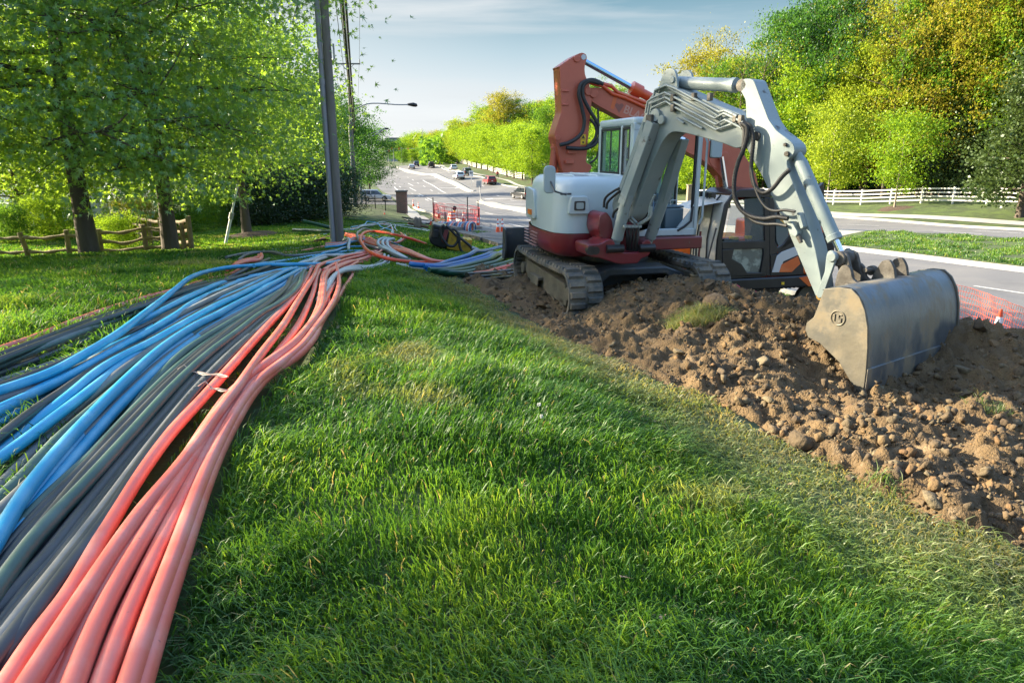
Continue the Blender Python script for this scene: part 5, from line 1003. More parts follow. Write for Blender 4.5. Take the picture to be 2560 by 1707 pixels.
# arm
armo=rnd(Ep([(1853,200),(1868,196),(1884,199),(1905,255),(1922,300),(1942,328),(1967,346),(1984,360),(1988,378),(1980,392),(1966,402),(1972,430),(2008,520),(2038,620),(2052,690),(2058,738),(2049,752),(2040,742),(2015,683),(1970,578),(1905,440),(1870,378),(1860,340),(1866,300),(1864,250),(1850,225)],-.10),.03,3)
b=MB(); b.fprism(B,'e',armo,-.10,.10); arm=b.build('arm',armp,WX,bevel=.006)
b=MB(); 
for px,py,r_ in ((1966,385,.05),(1890,340,.09),(1962,362,.035)): l=B.onE(px,py,-.12); b.ringtube(B.w(-.135,l[1],l[2]),B.w(-.095,l[1],l[2]),r_,r_*.5); b.cyl(B.w(-.125,l[1],l[2]),B.w(.125,l[1],l[2]),r_*.5,14)
b.build('pin_boss',rust,arm,bevel=.004)
l=B.onE(2049,741,-.12); b=MB(); b.ringtube(B.w(-.135,l[1],l[2]),B.w(-.11,l[1],l[2]),.042,.02); b.cyl(B.w(-.12,l[1],l[2]),B.w(.12,l[1],l[2]),.036,18); b.build('tip_pin',simple('brass_bush',(.45,.28,.08),.4,.8),arm)
# weld lip along the back face of the arm
b=MB(); l=B.onE(1988,560,-.13); 
b.fprism(B,'e',rnd(Ep([(1972,556),(1984,552),(2001,580),(1996,592),(1980,585)],-.14),.01,2),-.18,-.10); b.fprism(B,'e',rnd(Ep([(1995,533),(2003,530),(2014,568),(2006,573)],-.14),.01,2),-.17,-.10); b.build('valve_block',armp,arm,bevel=.004)
b=MB(); b.tube([EE(1990,580,-.15),EE(1999,596,-.15),EE(2003,607,-.15)],[.02,.024,.018],12); b.build('valve_coupling',rust,arm)
def corr(pts,r,n,name='hose'):
    Q=spline(pts,n*3); rr_=[r*(1 if (i%3) else .84) for i in range(len(Q))]; return MB().tube(list(Q),rr_,10).build(name,blk,WX,smooth=0)
corr([EE(px,py,-.22) for px,py in c1((1000,740),(1045,780),(1050,850),(1020,980),(960,1130),(925,1290))+c2((425,230),(480,350),(580,430),(740,466),(880,447),(1000,463))],.024,110)
corr([EE(px,py,-.19) for px,py in c1((1010,730),(1080,770),(1110,900),(1095,1080),(1092,1230),(1130,1360),(1210,1420),(1290,1385),(1400,1255),(1470,1190))],.022,90)
for q,r_ in ((c2((470,350),(560,440),(650,500),(760,525),(880,525),(990,545)),.016),(c1((1090,1180),(1110,1290),(1140,1400))+c2((720,290),(790,360),(870,380),(960,372),(1080,388)),.014),(c1((980,740),(1020,800),(1015,950),(1005,1050)),.02)):
    MB().tube(list(spline([EE(px,py,-.2) for px,py in q],40)),r_,8).build('hose',blk,WX,smooth=60)
# bucket cylinder and linkage
a=EE(1992,385,0); z=EE(2106,640,0); d=z-a
b=MB(); b.tube([a-d*.02,a+d*.05,a+d*.09,a+d*.80,a+d*.80,a+d*.85,a+d*.85],[.04,.05,.062,.062,.07,.07,.04],22); bc=b.build('bucket_cylinder',armp,arm,bevel=.003)
MB().tube([a+d*.84,z],.033,16).build('rod',chrome,bc)
b=MB()
for e in (-.155,.125): b.fprism(B,'e',rnd(Ep([(2066,640),(2070,628),(2080,625),(2089,634),(2090,650),(2080,680),(2068,712),(2058,742),(2048,748),(2040,738),(2048,715),(2062,680)],-.15),.02,3),e,e+.03)
b.cyl(B.w(-.17,*Ep([(2078,643)],-.17)[0]),B.w(.17,*Ep([(2078,643)],-.17)[0]),.045,18); b.build('link',armp,arm,bevel=.008)
b=MB(); l0=Ep([(2112,645)],0)[0]; 
b.cyl(B.w(-.12,*l0),B.w(.12,*l0),.07,18)
for e in (-.10,.06): b.fprism(B,'e',rnd([(l0[0]-.07,l0[1]+.06),(l0[0]+.07,l0[1]+.06),(l0[0]+.16,l0[1]-.16),(l0[0]+.15,l0[1]-.24),(l0[0]+.07,l0[1]-.24)],.03,3),e,e+.04)
b.build('link',rust,arm,bevel=.01)
# bucket
EL,ER=-.70,.90
sp=Ep([(2062,722),(2100,718),(2130,722),(2150,742),(2164,775),(2171,815),(2171,870),(2167,930),(2160,985),(2156,1012),(2150,1004),(2135,965),(2100,905),(2052,858),(2022,842),(2015,824),(2019,806),(2036,793),(2046,768)],EL)
BK=sp[:10]; b=MB()
b.fprism(B,'e',sp,EL-.012,EL+.012); b.build('side_plate',steeld,WX,bevel=.004)
spr=[(f*1.0+.012*(1 if i<10 else 0),z+.012*(1 if i<5 else 0)) for i,(f,z) in enumerate(sp)]
b=MB(); b.fprism(B,'e',spr,ER-.012,ER+.012); b.build('side_plate',steeld,WX,bevel=.004)
C_b=[tuple(x) for x in spline([(f,z,0) for f,z in BK],34)[:,:2]]; V=[];F=[]; k=len(C_b)
for e in (EL+.013,ER-.013):
    for f,z in C_b: V.append(B.w(e,f-.004,z))
    for (f,z) in C_b: V.append(B.w(e,f-.03,z-.02))
for i in range(k-1): F+=[(i,i+1,2*k+i+1,2*k+i),(k+i,3*k+i,3*k+i+1,k+i+1)]
F+=[(k-1,2*k-1,4*k-1,3*k-1),(0,2*k,3*k,k)]
b=MB().add(V,F); shell=b.build('bucket_shell',steel,WX,smooth=40)
lo=C_b[-9:]; b=MB(); b.fprism(B,'e',[(f+.012,z) for f,z in lo]+[(f-.035,z) for f,z in lo[::-1]],EL-.005,ER+.0); b.build('cutting_edge',steel,shell,bevel=.004)
b=MB()
for e in (-.13,.09): b.fprism(B,'e',rnd(Ep([(2088,718),(2096,682),(2106,664),(2119,661),(2130,672),(2134,698),(2156,712),(2156,722)],-.13),.03,3),e-.02,e+.02)
for e in (-.08,.14): b.fprism(B,'e',rnd([(3.40-.42+q[0],q[1]) for q in [(.02,.93),(.10,1.12),(.17,1.14),(.22,1.07),(.25,.95),(.3,.9)]],.03,3),e-.02+.18,e+.02+.18)
b.build('bucket_ear',rust,shell,bevel=.006)
b=MB(); l=B.onE(2180,676,.15); b.cyl(B.w(l[0]-.16,l[1]+.02,l[2]+.02),B.w(l[0]+.16,l[1],l[2]-.01),.022,12); b.tube([B.w(l[0]-.03,l[1],l[2]),B.w(l[0]+.03,l[1],l[2])],.045,14); b.build('hitch_pin',rust,shell,bevel=.004)
b=MB(); l=B.onE(2200,708,.1); b.box((.1,l[1]-.05,l[2]-.005),(.62,.22,.025),B); b.build('ear_plate',rust,shell,bevel=.006)
l=B.onE(2095,795,EL-.014); b=MB(); 
for t in range(24):
    a0=2*math.pi*t/24;a1=2*math.pi*(t+1)/24; b.tube([B.w(EL-.014,l[1]+.062*math.cos(a0),l[2]+.062*math.sin(a0)),B.w(EL-.014,l[1]+.062*math.cos(a1),l[2]+.062*math.sin(a1))],.006,6)
for sgm in ([(-.03,.03),(-.03,-.03)],[(-.042,.012),(-.03,.03)],[(.03,.03),(.008,.03),(.008,0),(.03,0),(.03,-.03),(.008,-.03)]): b.tube([B.w(EL-.014,l[1]+u*1.0,l[2]+v_) for u,v_ in sgm],.007,6)
b.build('cast_emblem',steeld,WX)
# ---------------------------------------------------------------- orange excavator
Pc=W(1900,694,13.); Nf=Fr([Pc[0],Pc[1],-3.2],-75)
OX=thing('excavator',Nf.w(-1.1,0,0),'orange excavator with black cab, long orange boom folded over, behind the white one','excavator')
def No(pts,e): return [(lambda l:(l[1],l[2]))(Nf.onE(px,py,e)) for px,py in pts]
tracks(Nf,OX,-.50,.0,1.75,.78,trk,rows=1); tracks(Nf,OX,-2.2,-1.7,1.75,.78,trk,rows=1)
MB().box((-1.1,0,.5),(1.3,1.6,.4),Nf).build('undercarriage_frame',dkst,OX,bevel=.03)
b=MB(); b.fprism(Nf,'z',rnd([(0.02,.9),(-.95,.95),(-2.2,.85),(-2.2,-1.5),(-1.7,-1.95),(-.5,-1.95),(.02,-1.5)],.15),.70,.93); b.build('deck_skirt',blks,OX,bevel=.03)
b=MB(); b.fprism(Nf,'e',No([(1998,694),(2022,690),(2040,700),(2040,714),(2022,716)],.03),.022,.03); b.build('skirt_accent',orb,OX)
b=MB(); b.box((.025,-.5,.80),(.012,.06,.05),Nf); b.build('decal',yel,OX)
# body
b=MB(); b.fprism(Nf,'z',rnd([(-.02,-.72),(-2.15,-.72),(-2.15,-1.5),(-1.7,-1.9),(-.5,-1.9),(-.02,-1.55)],.12),.935,1.86); b.build('engine_hood',orb,OX,bevel=.06,seg=3)
b=MB(); b.fprism(Nf,'z',rnd([(-1.25,.8),(-2.15,.8),(-2.15,-.7),(-1.25,-.7)],.1),.935,1.55); b.build('tank_cover',orb,OX,bevel=.05)
b=MB(); b.fprism(Nf,'e',No(c2((815,860),(890,850),(1020,640),(1150,640),(1175,1075),(810,1085)),0),-.015,.0); b.build('side_panel',blks,OX,bevel=.01)
b=MB(); b.fprism(Nf,'e',No(c2((825,1050),(880,870),(935,825),(1080,770),(1120,800),(1130,850),(950,930),(905,1048)),.005),.001,.012); b.build('silver_stripe',silver,OX,bevel=.004)
b=MB(); b.fprism(Nf,'e',No(c2((903,1047),(928,965),(1110,872),(1135,955),(1040,1047)),.005),.001,.014); b.build('orange_panel',orb,OX,bevel=.004)
b=MB()
for i in range(7): b.box((.0,-1.42,1.30+i*.06),(.03,.26,.035),Nf)
b.build('side_grille',blk,OX); b=MB(); b.fprism(Nf,'e',rnd([(-1.25,1.22),(-1.6,1.22),(-1.6,1.76),(-1.3,1.76)],.05),-.015,.0); b.build('grille_panel',blks,OX,bevel=.01)
b=MB(); b.fprism(Nf,'z',rnd([(-.1,-1.3),(-.5,-1.3),(-.5,-1.65),(-.1,-1.65)],.1),1.87,1.93); b.build('hood_cap',blks,OX,bevel=.02)
MB().fprism(Nf,'e',No(c2((1315,130),(1375,70),(1385,215),(1360,225)),-1.2),-1.25,-1.15).build('rear_mirror',blks,OX,bevel=.01)
MB().tube([Nf.w(-1.0,-1.0,1.6),Nf.w(-1.0,-1.0,2.15)],.05,12).build('exhaust_pipe',blks,OX)
# cab
cabm=MB()
def cb(pts,e0=-.05,e1=.0): cabm.fprism(Nf,'e',No(c2(*pts),0),e0,e1)
cb([(215,960),(235,700),(320,310),(395,195),(430,200),(360,320),(285,710),(290,960)]); cb([(395,195),(480,150),(740,138),(790,170),(790,240),(745,236),(460,236),(420,262)]); cb([(745,236),(795,236),(808,1090),(760,1085),(745,700)])
cb([(285,715),(760,705),(760,790),(285,800)]); cb([(285,800),(420,790),(395,900),(500,960),(560,1050),(760,1050),(765,1095),(330,1105),(290,1000)]); cb([(735,770),(765,770),(765,1060),(700,1060),(735,860)]); cb([(795,236),(860,236),(865,720),(890,780),(960,740),(1030,640),(1090,700),(870,850),(800,870)])
cabm.build('cab_frame',blks,OX,bevel=.012)
b=MB(); rf=No(c2((395,200),(480,150),(740,138),(790,170),(900,175),(900,215),(800,236),(460,236)),0); b.fprism(Nf,'e',rnd(rf,.03),-1.0,-.045); b.build('cab_roof',blks,OX,bevel=.03)
b=MB(); b.fprism(Nf,'e',No(c2((225,960),(240,710),(325,310),(395,205),(415,215),(345,320),(262,710),(250,960)),0),-1.0,-.94); b.build('cab_pillar',blks,OX,bevel=.01)
b=MB(); b.fprism(Nf,'e',No(c2((860,236),(900,236),(905,1000),(865,1000)),0),-1.0,-.05); b.build('cab_rear_wall',simple('cab_rear_glass',(.12,.13,.13),.15),OX)
b=MB(); b.box((-.5,.45,.97),(1.0,1.1,.05),Nf); b.build('cab_floor',blks,OX)
b=MB(); b.fprism(Nf,'e',No(c2((425,262),(745,238),(745,702),(315,720),(385,330)),0),-.03,-.024); b.build('door_window',glassc,OX)
b=MB(); b.fprism(Nf,'e',No(c2((425,785),(735,770),(735,860),(700,1050),(555,1050),(500,955),(398,900)),0),-.05,-.04); b.build('door_window',simple('filmed_glass',(.33,.35,.28),.25,var=(.12,.13,.11),vs=5,thr=(.45,.55),vmix=.9,bump=.5,bs=5),OX)
b=MB(); b.fprism(Nf,'e',No(c2((870,480),(900,470),(1010,560),(1005,650),(940,740),(900,765),(875,700)),0),-.02,.004); b.build('rear_quarter_window',simple('dark_glass',(.10,.13,.13),.08),OX)
fo=No(c2((120,920),(150,700),(190,330),(245,270),(330,240)),-.5); V=[];F=[]; fl=No(c2((235,930),(248,700),(325,320),(360,265),(400,215)),0)
for e,sx_ in ((-.03,0),(-.97,.0)):
    for (f,z) in fl: V.append(Nf.w(e,f+.0,z))
for (f,z) in fl: V.append(Nf.w(-.5,f+.16,z))
for i in range(4): F+=[(i,i+1,10+i+1,10+i),(10+i,10+i+1,5+i+1,5+i)]
MB().add(V,F).build('windscreen',film,OX,smooth=70)
b=MB()
for e in (-.25,-.5,-.72): b.tube([Nf.w(e,p[0]+.17-abs(e+.5)*.3,p[1]) for p in fl],.014,6)
b.build('windscreen_bars',blks,OX)
b=MB(); q=Nf.onE(1790,478,-.3)
for e in (-.22,-.4,-.6): b.box((e,1.02,2.47),(.10,.10,.09),Nf); b.tube([Nf.w(e,.95,2.40),Nf.w(e,1.0,2.44)],.012,6)
b.build('roof_lamp',blks,OX,bevel=.01)
b=MB(); b.add([Nf.w(-.1,.8,2.36),Nf.w(-.1,1.25,2.30),Nf.w(-.3,1.42,2.22),Nf.w(-.9,1.4,2.24),Nf.w(-.9,.8,2.42),Nf.w(-.5,1.1,2.40)],[(0,1,5),(1,2,5),(2,3,5),(3,4,5),(4,0,5)]); b.build('torn_film',simple('white_film',(.6,.58,.52),.5),OX,smooth=60)
b=MB(); b.box((-.5,-.05,1.45),(.5,.5,.13),Nf); b.fprism(Nf,'e',rnd([(-.28,1.45),(-.38,2.1),(-.26,2.1),(-.16,1.5)],.04),-.74,-.26); b.build('seat',blk,OX,bevel=.03)
b=MB(); b.box((-.15,.2,1.55),(.12,.4,.06),Nf); b.box((-.85,.2,1.55),(.12,.4,.06),Nf); b.build('armrest',blk,OX,bevel=.02)
MB().box((-.35,.1,1.66),(.12,.1,.06),Nf).box((-.6,.25,1.62),(.2,.1,.05),Nf).build('yellow_lock_lever',yel,OX,bevel=.01)
MB().tube([Nf.w(-.5,.55,1.0),Nf.w(-.5,.5,1.5)],.03,8).build('control_column',blks,OX)
v=MB(); v.tube([Nf.w(.05,1.25,1.0),Nf.w(.05,1.05,1.9)],.015,6); v.build('handrail',rust,OX)
# boom and arm
e0,e1=-1.28,-.98
bo=rnd(No([(1465,228),(1474,220),(1512,219),(1545,233),(1613,266),(1700,297),(1780,322),(1842,360),(1878,413),(1893,445),(1900,500),(1832,500),(1822,470),(1789,426),(1753,398),(1715,380),(1640,338),(1560,299),(1531,284),(1496,266),(1468,246)],e1),.12,3)
b=MB(); b.fprism(Nf,'e',bo,e0,e1); ob=b.build('boom',orp,OX,bevel=.01)
am=rnd(No([(1396,167),(1437,139),(1455,131),(1466,136),(1468,146),(1462,163),(1462,186),(1474,212),(1480,248),(1478,271),(1471,340),(1465,408),(1478,412),(1480,422),(1466,436),(1462,470),(1455,600),(1420,600),(1409,441),(1388,352),(1385,338),(1404,280),(1399,170)],e1+.04),.06,3)
b=MB(); b.fprism(Nf,'e',am,e0-.02,e1+.04); oa=b.build('arm',orp,OX,bevel=.008)
def NE(px,py,e): return Nf.w(*Nf.onE(px,py,e))
b=MB()
for px,py,r_ in ((1442,147,.06),(1471,229,.07),(1394,345,.05),(1484,233,.08)): l=Nf.onE(px,py,e1+.05); b.cyl(Nf.w(e0-.05,l[1],l[2]),Nf.w(e1+.07,l[1],l[2]),r_,18)
b.build('pin',orp,oa,bevel=.008)
l=Nf.onE(1484,233,e1); MB().cyl(Nf.w(e1,l[1],l[2]),Nf.w(e1+.03,l[1],l[2]),.075,20).build('pin_cap',silver,ob,bevel=.005)
MB().cyl(Nf.w(e1,*Nf.onE(1457,144,e1)[1:]),Nf.w(e1+.045,*Nf.onE(1457,144,e1)[1:]),.045,16).build('pin_hole',simple('bright_hole',(.5,.55,.58),.8),oa)
b=MB(); 
for y0 in (228,262): l=Nf.onE(1413,y0,e1+.04); MB().box((e1+.05,l[1],l[2]),(.04,.12,.03),Nf).build('step_lug',orp,oa,bevel=.01)
for px,py in ((1428,380),(1422,405)): l=Nf.onE(px,py,e1+.04); MB().box((e1+.06,l[1],l[2]),(.08,.16,.07),Nf).build('hose_bracket',orp,oa,bevel=.01)
l=Nf.onE(1458,349,e1+.042); dc=MB().fprism(Nf,'e',[(l[1]-.05,l[2]-.09),(l[1]+.05,l[2]-.09),(l[1]+.05,l[2]+.09),(l[1]-.05,l[2]+.09)],e1+.041,e1+.045).build('warning_decal',yel,oa)
b=MB(); b.fprism(Nf,'e',[(l[1]-.035,l[2]+.02),(l[1]+.035,l[2]+.02),(l[1],l[2]+.075)],e1+.0455,e1+.047); b.box((e1+.046,l[1],l[2]+.005),(.002,.09,.008),Nf); b.box((e1+.046,l[1],l[2]-.05),(.002,.03,.03),Nf); b.build('warning_triangle',blk,dc)
a=NE(1458,152,-1.13); z=NE(1575,217,-1.13); y=NE(1760,315,-1.13)
b=MB(); b.tube([z,z+(y-z)*.02,z+(y-z)*.02,z+(y-z)*.14,z+(y-z)*.14,y],[.05,.11,.12,.12,.085,.085],20); oc=b.build('arm_cylinder',simple('vivid_orange_paint',(.62,.085,.025),.35,coat=.3),ob); MB().tube([a,z],.05,16).build('rod',simple('blue_chrome',(.3,.5,.65),.12,1),oc)
a=NE(1390,352,-1.13); z=NE(1375,480,-1.13); b=MB(); b.tube([a,z],.075,16); b.tube([a+(z-a)*.12,a+(z-a)*.16],.095,16); b.build('bucket_cylinder',orp,oa)
a=NE(1804,392,e1+.1); z=NE(1822,520,e1+.1); b=MB(); b.cyl(Nf.w(e1-.02,*Nf.onE(1800,392,e1)[1:]),Nf.w(e1+.012,*Nf.onE(1800,392,e1)[1:]),.24,30); b.cyl(Nf.w(e1,*Nf.onE(1803,391,e1)[1:]),Nf.w(e1+.14,*Nf.onE(1803,391,e1)[1:]),.085,16); lb=b.build('lift_boss',orp,ob,bevel=.006)
MB().tube([a,z],.045,14).build('rod',chrome,lb)
MB().tube([NE(1790,440,e1+.02),NE(1800,500,e1+.02)],.03,8).build('hose_guard',orp,ob)
def z4(*q): return [(1370+x/4.355,110+y/4.355) for x,y in q]
for q,r_ in ((z4((600,440),(500,395),(430,400),(360,440),(335,540),(370,700),(395,850),(360,980),(230,1075),(130,1100)),.035),(z4((560,430),(450,405),(390,450),(380,560),(440,700),(530,850),(570,960),(520,1080),(420,1135),(200,1133)),.035),(z4((460,820),(520,900),(520,1010),(440,1110),(420,1120)),.028),(z4((545,700),(550,900),(555,1150),(520,1250),(455,1300)),.02)):
    MB().tube(list(spline([NE(px,py,e1+.14) for px,py in q],60)),r_,8).build('hose',blk,OX,smooth=60)
for q in (z4((450,420),(600,460),(700,545),(830,585),(1060,690),(1250,780)),z4((560,425),(690,460),(760,530),(1060,640),(1250,730))): MB().tube([NE(px,py,e1+.02) for px,py in q],.035,8).build('hydraulic_tube',MT['vivid_orange_paint'],ob,smooth=60)
# faded company lettering on the boom
def text(s,size,fr,px,py,e,ang,m,root,name,flip=False,ext=.002):
    cu=bpy.data.curves.new(name,'FONT'); cu.body=s; cu.size=size; cu.extrude=ext; cu.offset=.004
    t=bpy.data.objects.new('tmp',cu); COL.objects.link(t); bpy.context.view_layer.update(); me=bpy.data.meshes.new_from_object(t.evaluated_get(bpy.context.evaluated_depsgraph_get())); bpy.data.objects.remove(t)
    l=fr.onE(px,py,e); o_=fr.w(*l); u=-fr.f; w_=fr.z; ca,sa=math.cos(ang),math.sin(ang); X=u*ca+w_*sa; Y=-u*sa+w_*ca; Zv=fr.e
    off=np.array(root_world(root)); me.transform(Matrix([[X[i],Y[i],Zv[i],o_[i]-off[i]] for i in range(3)]+[[0,0,0,1]])); me.materials.append(m); o=bpy.data.objects.new(name,me); COL.objects.link(o); o.parent=root; return o
fade=simple('faded_lettering',(.56,.27,.21),.6)
A2=NE(1556,276,e1); B2_=NE(1610,301,e1); an=math.atan2(B2_[2]-A2[2],np.linalg.norm((B2_-A2)[:2]))
text('BLACK',.205,Nf,1557,281,e1+.003,an,fade,ob,'lettering')
b=MB(); l=Nf.onE(1548,268,e1); b.fprism(Nf,'e',[(l[1],l[2]-.10),(l[1]+.09,l[2]+.03),(l[1]+.05,l[2]+.07),(l[1],l[2]+.04),(l[1]-.05,l[2]+.07),(l[1]-.09,l[2]+.03)],e1+.001,e1+.004); b.build('faded_emblem',simple('faded_emblem_paint',(.25,.09,.07),.6),ob)
b=MB(); b.fprism(Nf,'e',No(z4((680,700),(720,560),(755,575),(715,715)),e1),e1+.001,e1+.003); b.build('touched_up_stripe',simple('stripe_orange',(.6,.12,.03),.4),ob)
# ================================================================== STREET FURNITURE, VEHICLES, PEOPLE, SMALL THINGS
wood=mat('weathered_wood',(.20,.185,.165),.9,var=(.11,.10,.09),vs=6,vmix=.8,bump=.6,bs=20,stretch=(1,1,.08))
riser=mat('grey_riser',(.24,.25,.27),.5,var=(.3,.31,.33),vs=2); galv=mat('galvanised',(.32,.33,.34),.45,.4,var=(.2,.2,.2),vs=6); wirem=mat('wire',(.02,.02,.022),.6)
wfence=mat('white_fence_paint',(.62,.62,.58),.7,var=(.42,.42,.38),vs=2,vmix=.6); railw=mat('split_rail_wood',(.22,.165,.10),.95,var=(.12,.09,.06),vs=5,vmix=.8,bump=.8,bs=18)
conem=mat('cone_orange',(.80,.085,.02),.45,var=(.6,.07,.02),vs=3); refl=mat('white_reflective',(.75,.75,.76),.4); netm=mat('orange_net',(.85,.12,.04),.5); netp=mat('red_net',(.62,.05,.06),.5); irn=mat('black_iron',(.012,.012,.013),.5)
def V3(p): return np.array(p,float)
def vert(name,p,h,r0,r1,m,root=None,n=12,**k): return MB().tube([V3(p)-[0,0,.3],V3(p)+[0,0,h]],[r0,r1],n).build(name,m,root,**k)
UP=np.array([0,0,1.])
# near utility pole with riser
p1=V3(at(850,17.6)); t=thing('utility_pole',p1,'tall weathered wooden utility pole with grey riser pipe, at the conduit pile','utility pole')
vert('pole',p1,11.5,.11,.09,wood,t,18,smooth=60)
q=p1+[-.155,-.06,0]; MB().tube([q-UP*.2,q+UP*3.9],.066,16).build('riser_pipe',riser,t,smooth=60); MB().tube([q+UP*3.9,q+UP*11],.062,16).build('riser_pipe',riser,t,smooth=60); MB().tube([q+UP*3.85,q+UP*3.99],.076,16).build('riser_coupling',riser,t)
MB().box(p1+[.17,-.05,4.6],(.03,.06,.35)).build('tag_plate',galv,t)
rk=T2[3]; me=arrmesh('rock',rk[0]*.25,rk[1].ravel(),np.full(len(rk[1]),3),MT['stone'],{'rnd':np.full(len(rk[0]),.4)}); o=link('rock',me); o.location=gp(815,608); tag(o,'grey boulder in the grass at the foot of the near pole','rock')
p2=V3(at(890,54)); t2=thing('utility_pole',p2,'second utility pole with crossarm and a street lamp arm','utility pole')
vert('pole',p2,10.9,.15,.10,wood,t2,12,smooth=60); MB().tube([p2+[-.15,-.1,-.2],p2+[-.13,-.1,6.2]],.07,10).build('riser_pipe',galv,t2,smooth=60)
wdir=V3(p2)-V3(p1); wdir[2]=0; wdir/=np.linalg.norm(wdir); pd_=np.array([wdir[1],-wdir[0],0])
def crossarm(p,h,L_,t):
    MB().tube([p+UP*h-np.array([L_/2,0,0]),p+UP*h+np.array([L_/2,0,0])],.06,6).build('crossarm',wood,t)
    for s in (-1,1): MB().tube([p+UP*(h)+np.array([s*L_/2*.95,0,0]),p+UP*(h+.35)+np.array([s*L_/2*.95,0,0])],[.05,.035],8).build('insulator',galv,t)
    for s in (-1,1): MB().tube([p+UP*(h-.5),p+UP*h+np.array([s*.5,0,0])],.02,6).build('brace',galv,t)
crossarm(p2,10.5,1.9,t2); MB().tube([p2+UP*10.9,p2+UP*11.3],.04,8).build('insulator',galv,t2)
a=p2+UP*7.1+[.1,0,0]; z=W(1033,262,54); MB().tube(list(spline([a,a+[1.2,0,.55],a*.25+z*.75+[0,0,.12],z-[.35,0,0]],14)),.045,8).build('lamp_arm',galv,t2,smooth=60)
MB().tube([z-[.5,0,0],z-[.35,0,-.02],z,z+[.25,0,-.05],z+[.32,0,-.1]],[.05,.10,.16,.13,.04],12).build('lamp_head',irn,t2,smooth=60)
poles=[]
for px,d,h,lab in [(886,92,10.5,'third utility pole, rising out of the trees behind the second'),(893,118,10.6,'fourth and farthest utility pole above the trees')]:
    p=V3(at(px,d)); t=thing('utility_pole',p,lab,'utility pole'); vert('pole',p,h,.15,.1,wood,t,8); crossarm(p,h-.5,2.0,t); poles.append((p,h))
def lamp(px,d,tip,lab,hh):
    p=V3(at(px,d)); t=thing('street_lamp',p,lab,'street lamp'); z=W(*tip,d); top=p+UP*hh
    vert('pole',p,hh,.12,.07,galv,t,8,smooth=60); MB().tube(list(spline([top,top*.5+z*.5+[0,0,.35],z],8)),.05,6).build('lamp_arm',galv,t,smooth=60); MB().tube([z-[.3,0,0],z,z+[.35,0,-.02]] if tip[0]>px else [z+[.3,0,0],z,z-[.35,0,.02]],[.06,.14,.05],8).build('lamp_head',irn,t,smooth=60)
lamp(903,85,(965,322),'street lamp beyond the second pole, arm over the road',7.2); lamp(906,100,(953,329),'farther small street lamp above the trees',7.6); lamp(1058,262,(1031,350),'street lamp at the road crest, arm pointing left',13.5)
# wires
p0=V3((4.5,-22,-1.5))
def sag(a,b,s,n=26): 
    t=np.linspace(0,1,n)[:,None]; P=a*(1-t)+b*t; P[:,2:]-=s*4*t*(1-t); return P
wd=[(.2,6.2,.035,'thick black cable lowest in the span between the poles'),(.28,6.6,.03,'black cable just above the lowest one'),(.1,7.1,.012,'thin lashed cable above the two thick ones'),(-.1,8.1,.010,'thin neutral wire in the middle of the span'),(-.9,10.9,.008,'thin wire on the left crossarm end'),(.9,10.9,.008,'thin wire on the right crossarm end'),(0,11.3,.008,'thin wire on the pole top')]
for off,h,r_,lab in wd:
    A0=p0+UP*(h+.3)+np.array([off,0,0]); A1=p1+UP*h+np.array([off+.22,0,0]); A2=p2+UP*min(h,11.3)+np.array([off,0,0]); A3=poles[0][0]+UP*(min(h,10.4))+np.array([off,0,0]); A4=poles[1][0]+UP*(min(h,10.4))+np.array([off,0,0])
    P=np.vstack([sag(A0,A1,.5),sag(A1,A2,.55)[1:],sag(A2,A3,.5)[1:],sag(A3,A4,.3)[1:]]); tag(MB().tube(list(P),r_*1.25,6).build('overhead_wire',wirem,smooth=60),lab,'overhead wire','wires strung between the utility poles')
# guy wire with white guard
b_=V3(gp(563,614)); d_=np.linalg.norm(b_); tp=W(594,461,b_[1]*cT-b_[2]*sT-.4); gy=thing('guy_wire',b_,'thin guy wire in a white plastic guard leaning over the lawn','guy wire')
MB().tube([b_,b_+(tp-b_)*.5],.045,10).build('guard_tube',simple('white_plastic',(.62,.64,.66),.5),gy,smooth=60); MB().tube([b_+(tp-b_)*.5,tp],.035,10).build('guard_tube',MT['white_plastic'],gy,smooth=60); MB().tube([b_+(tp-b_)*.44,b_+(tp-b_)*.54],.07,10).build('coupling',galv,gy); MB().tube([tp,tp+(tp-b_)*3.5],.008,5).build('cable',wirem,gy)
# split rail fence
fe=thing('split_rail_fence',gp(367,643),'weathered grey split rail fence with sagging rails behind the oaks','fence')
fp=[(-75,640,1.05,0),(-5,636,1.0,.0),(78,634,.98,-.18),(176,634,1.02,.02),(257,641,1.0,0),(368,643,1.05,0),(444,628,1.0,0),(462,624,1.0,0),(480,621,1.05,0)]
fb=[]
for px,py,h,ln in fp:
    b0=V3(at(px,19.2)); h*=.84; fb.append((b0,h)); MB().tube([b0-UP*.3,b0+UP*h*.5+[ln*.5,0,0],b0+[ln,0,h]],[.075,.07,.065],7).build('post',railw,fe,bevel=.01)
for i in range(len(fb)-1):
    (a,ha),(b,hb)=fb[i],fb[i+1]
    for k in ((.28,.58,.88) if i>3 else (.35,.82)):
        o_=random.uniform(-.06,.06); m_=(a+b)/2+UP*((ha+hb)/2*k-.06+o_); MB().tube(list(spline([a+UP*ha*k-(b-a)*.04,(a*3+b)/4+UP*(ha*k-.02),m_,(a+3*b)/4+UP*(hb*k-.03+o_),b+UP*hb*(k+.02)+(b-a)*.04],12)),[.045+.012*math.sin(j*1.3) for j in range(12)],7).build('rail',railw,fe,smooth=60)
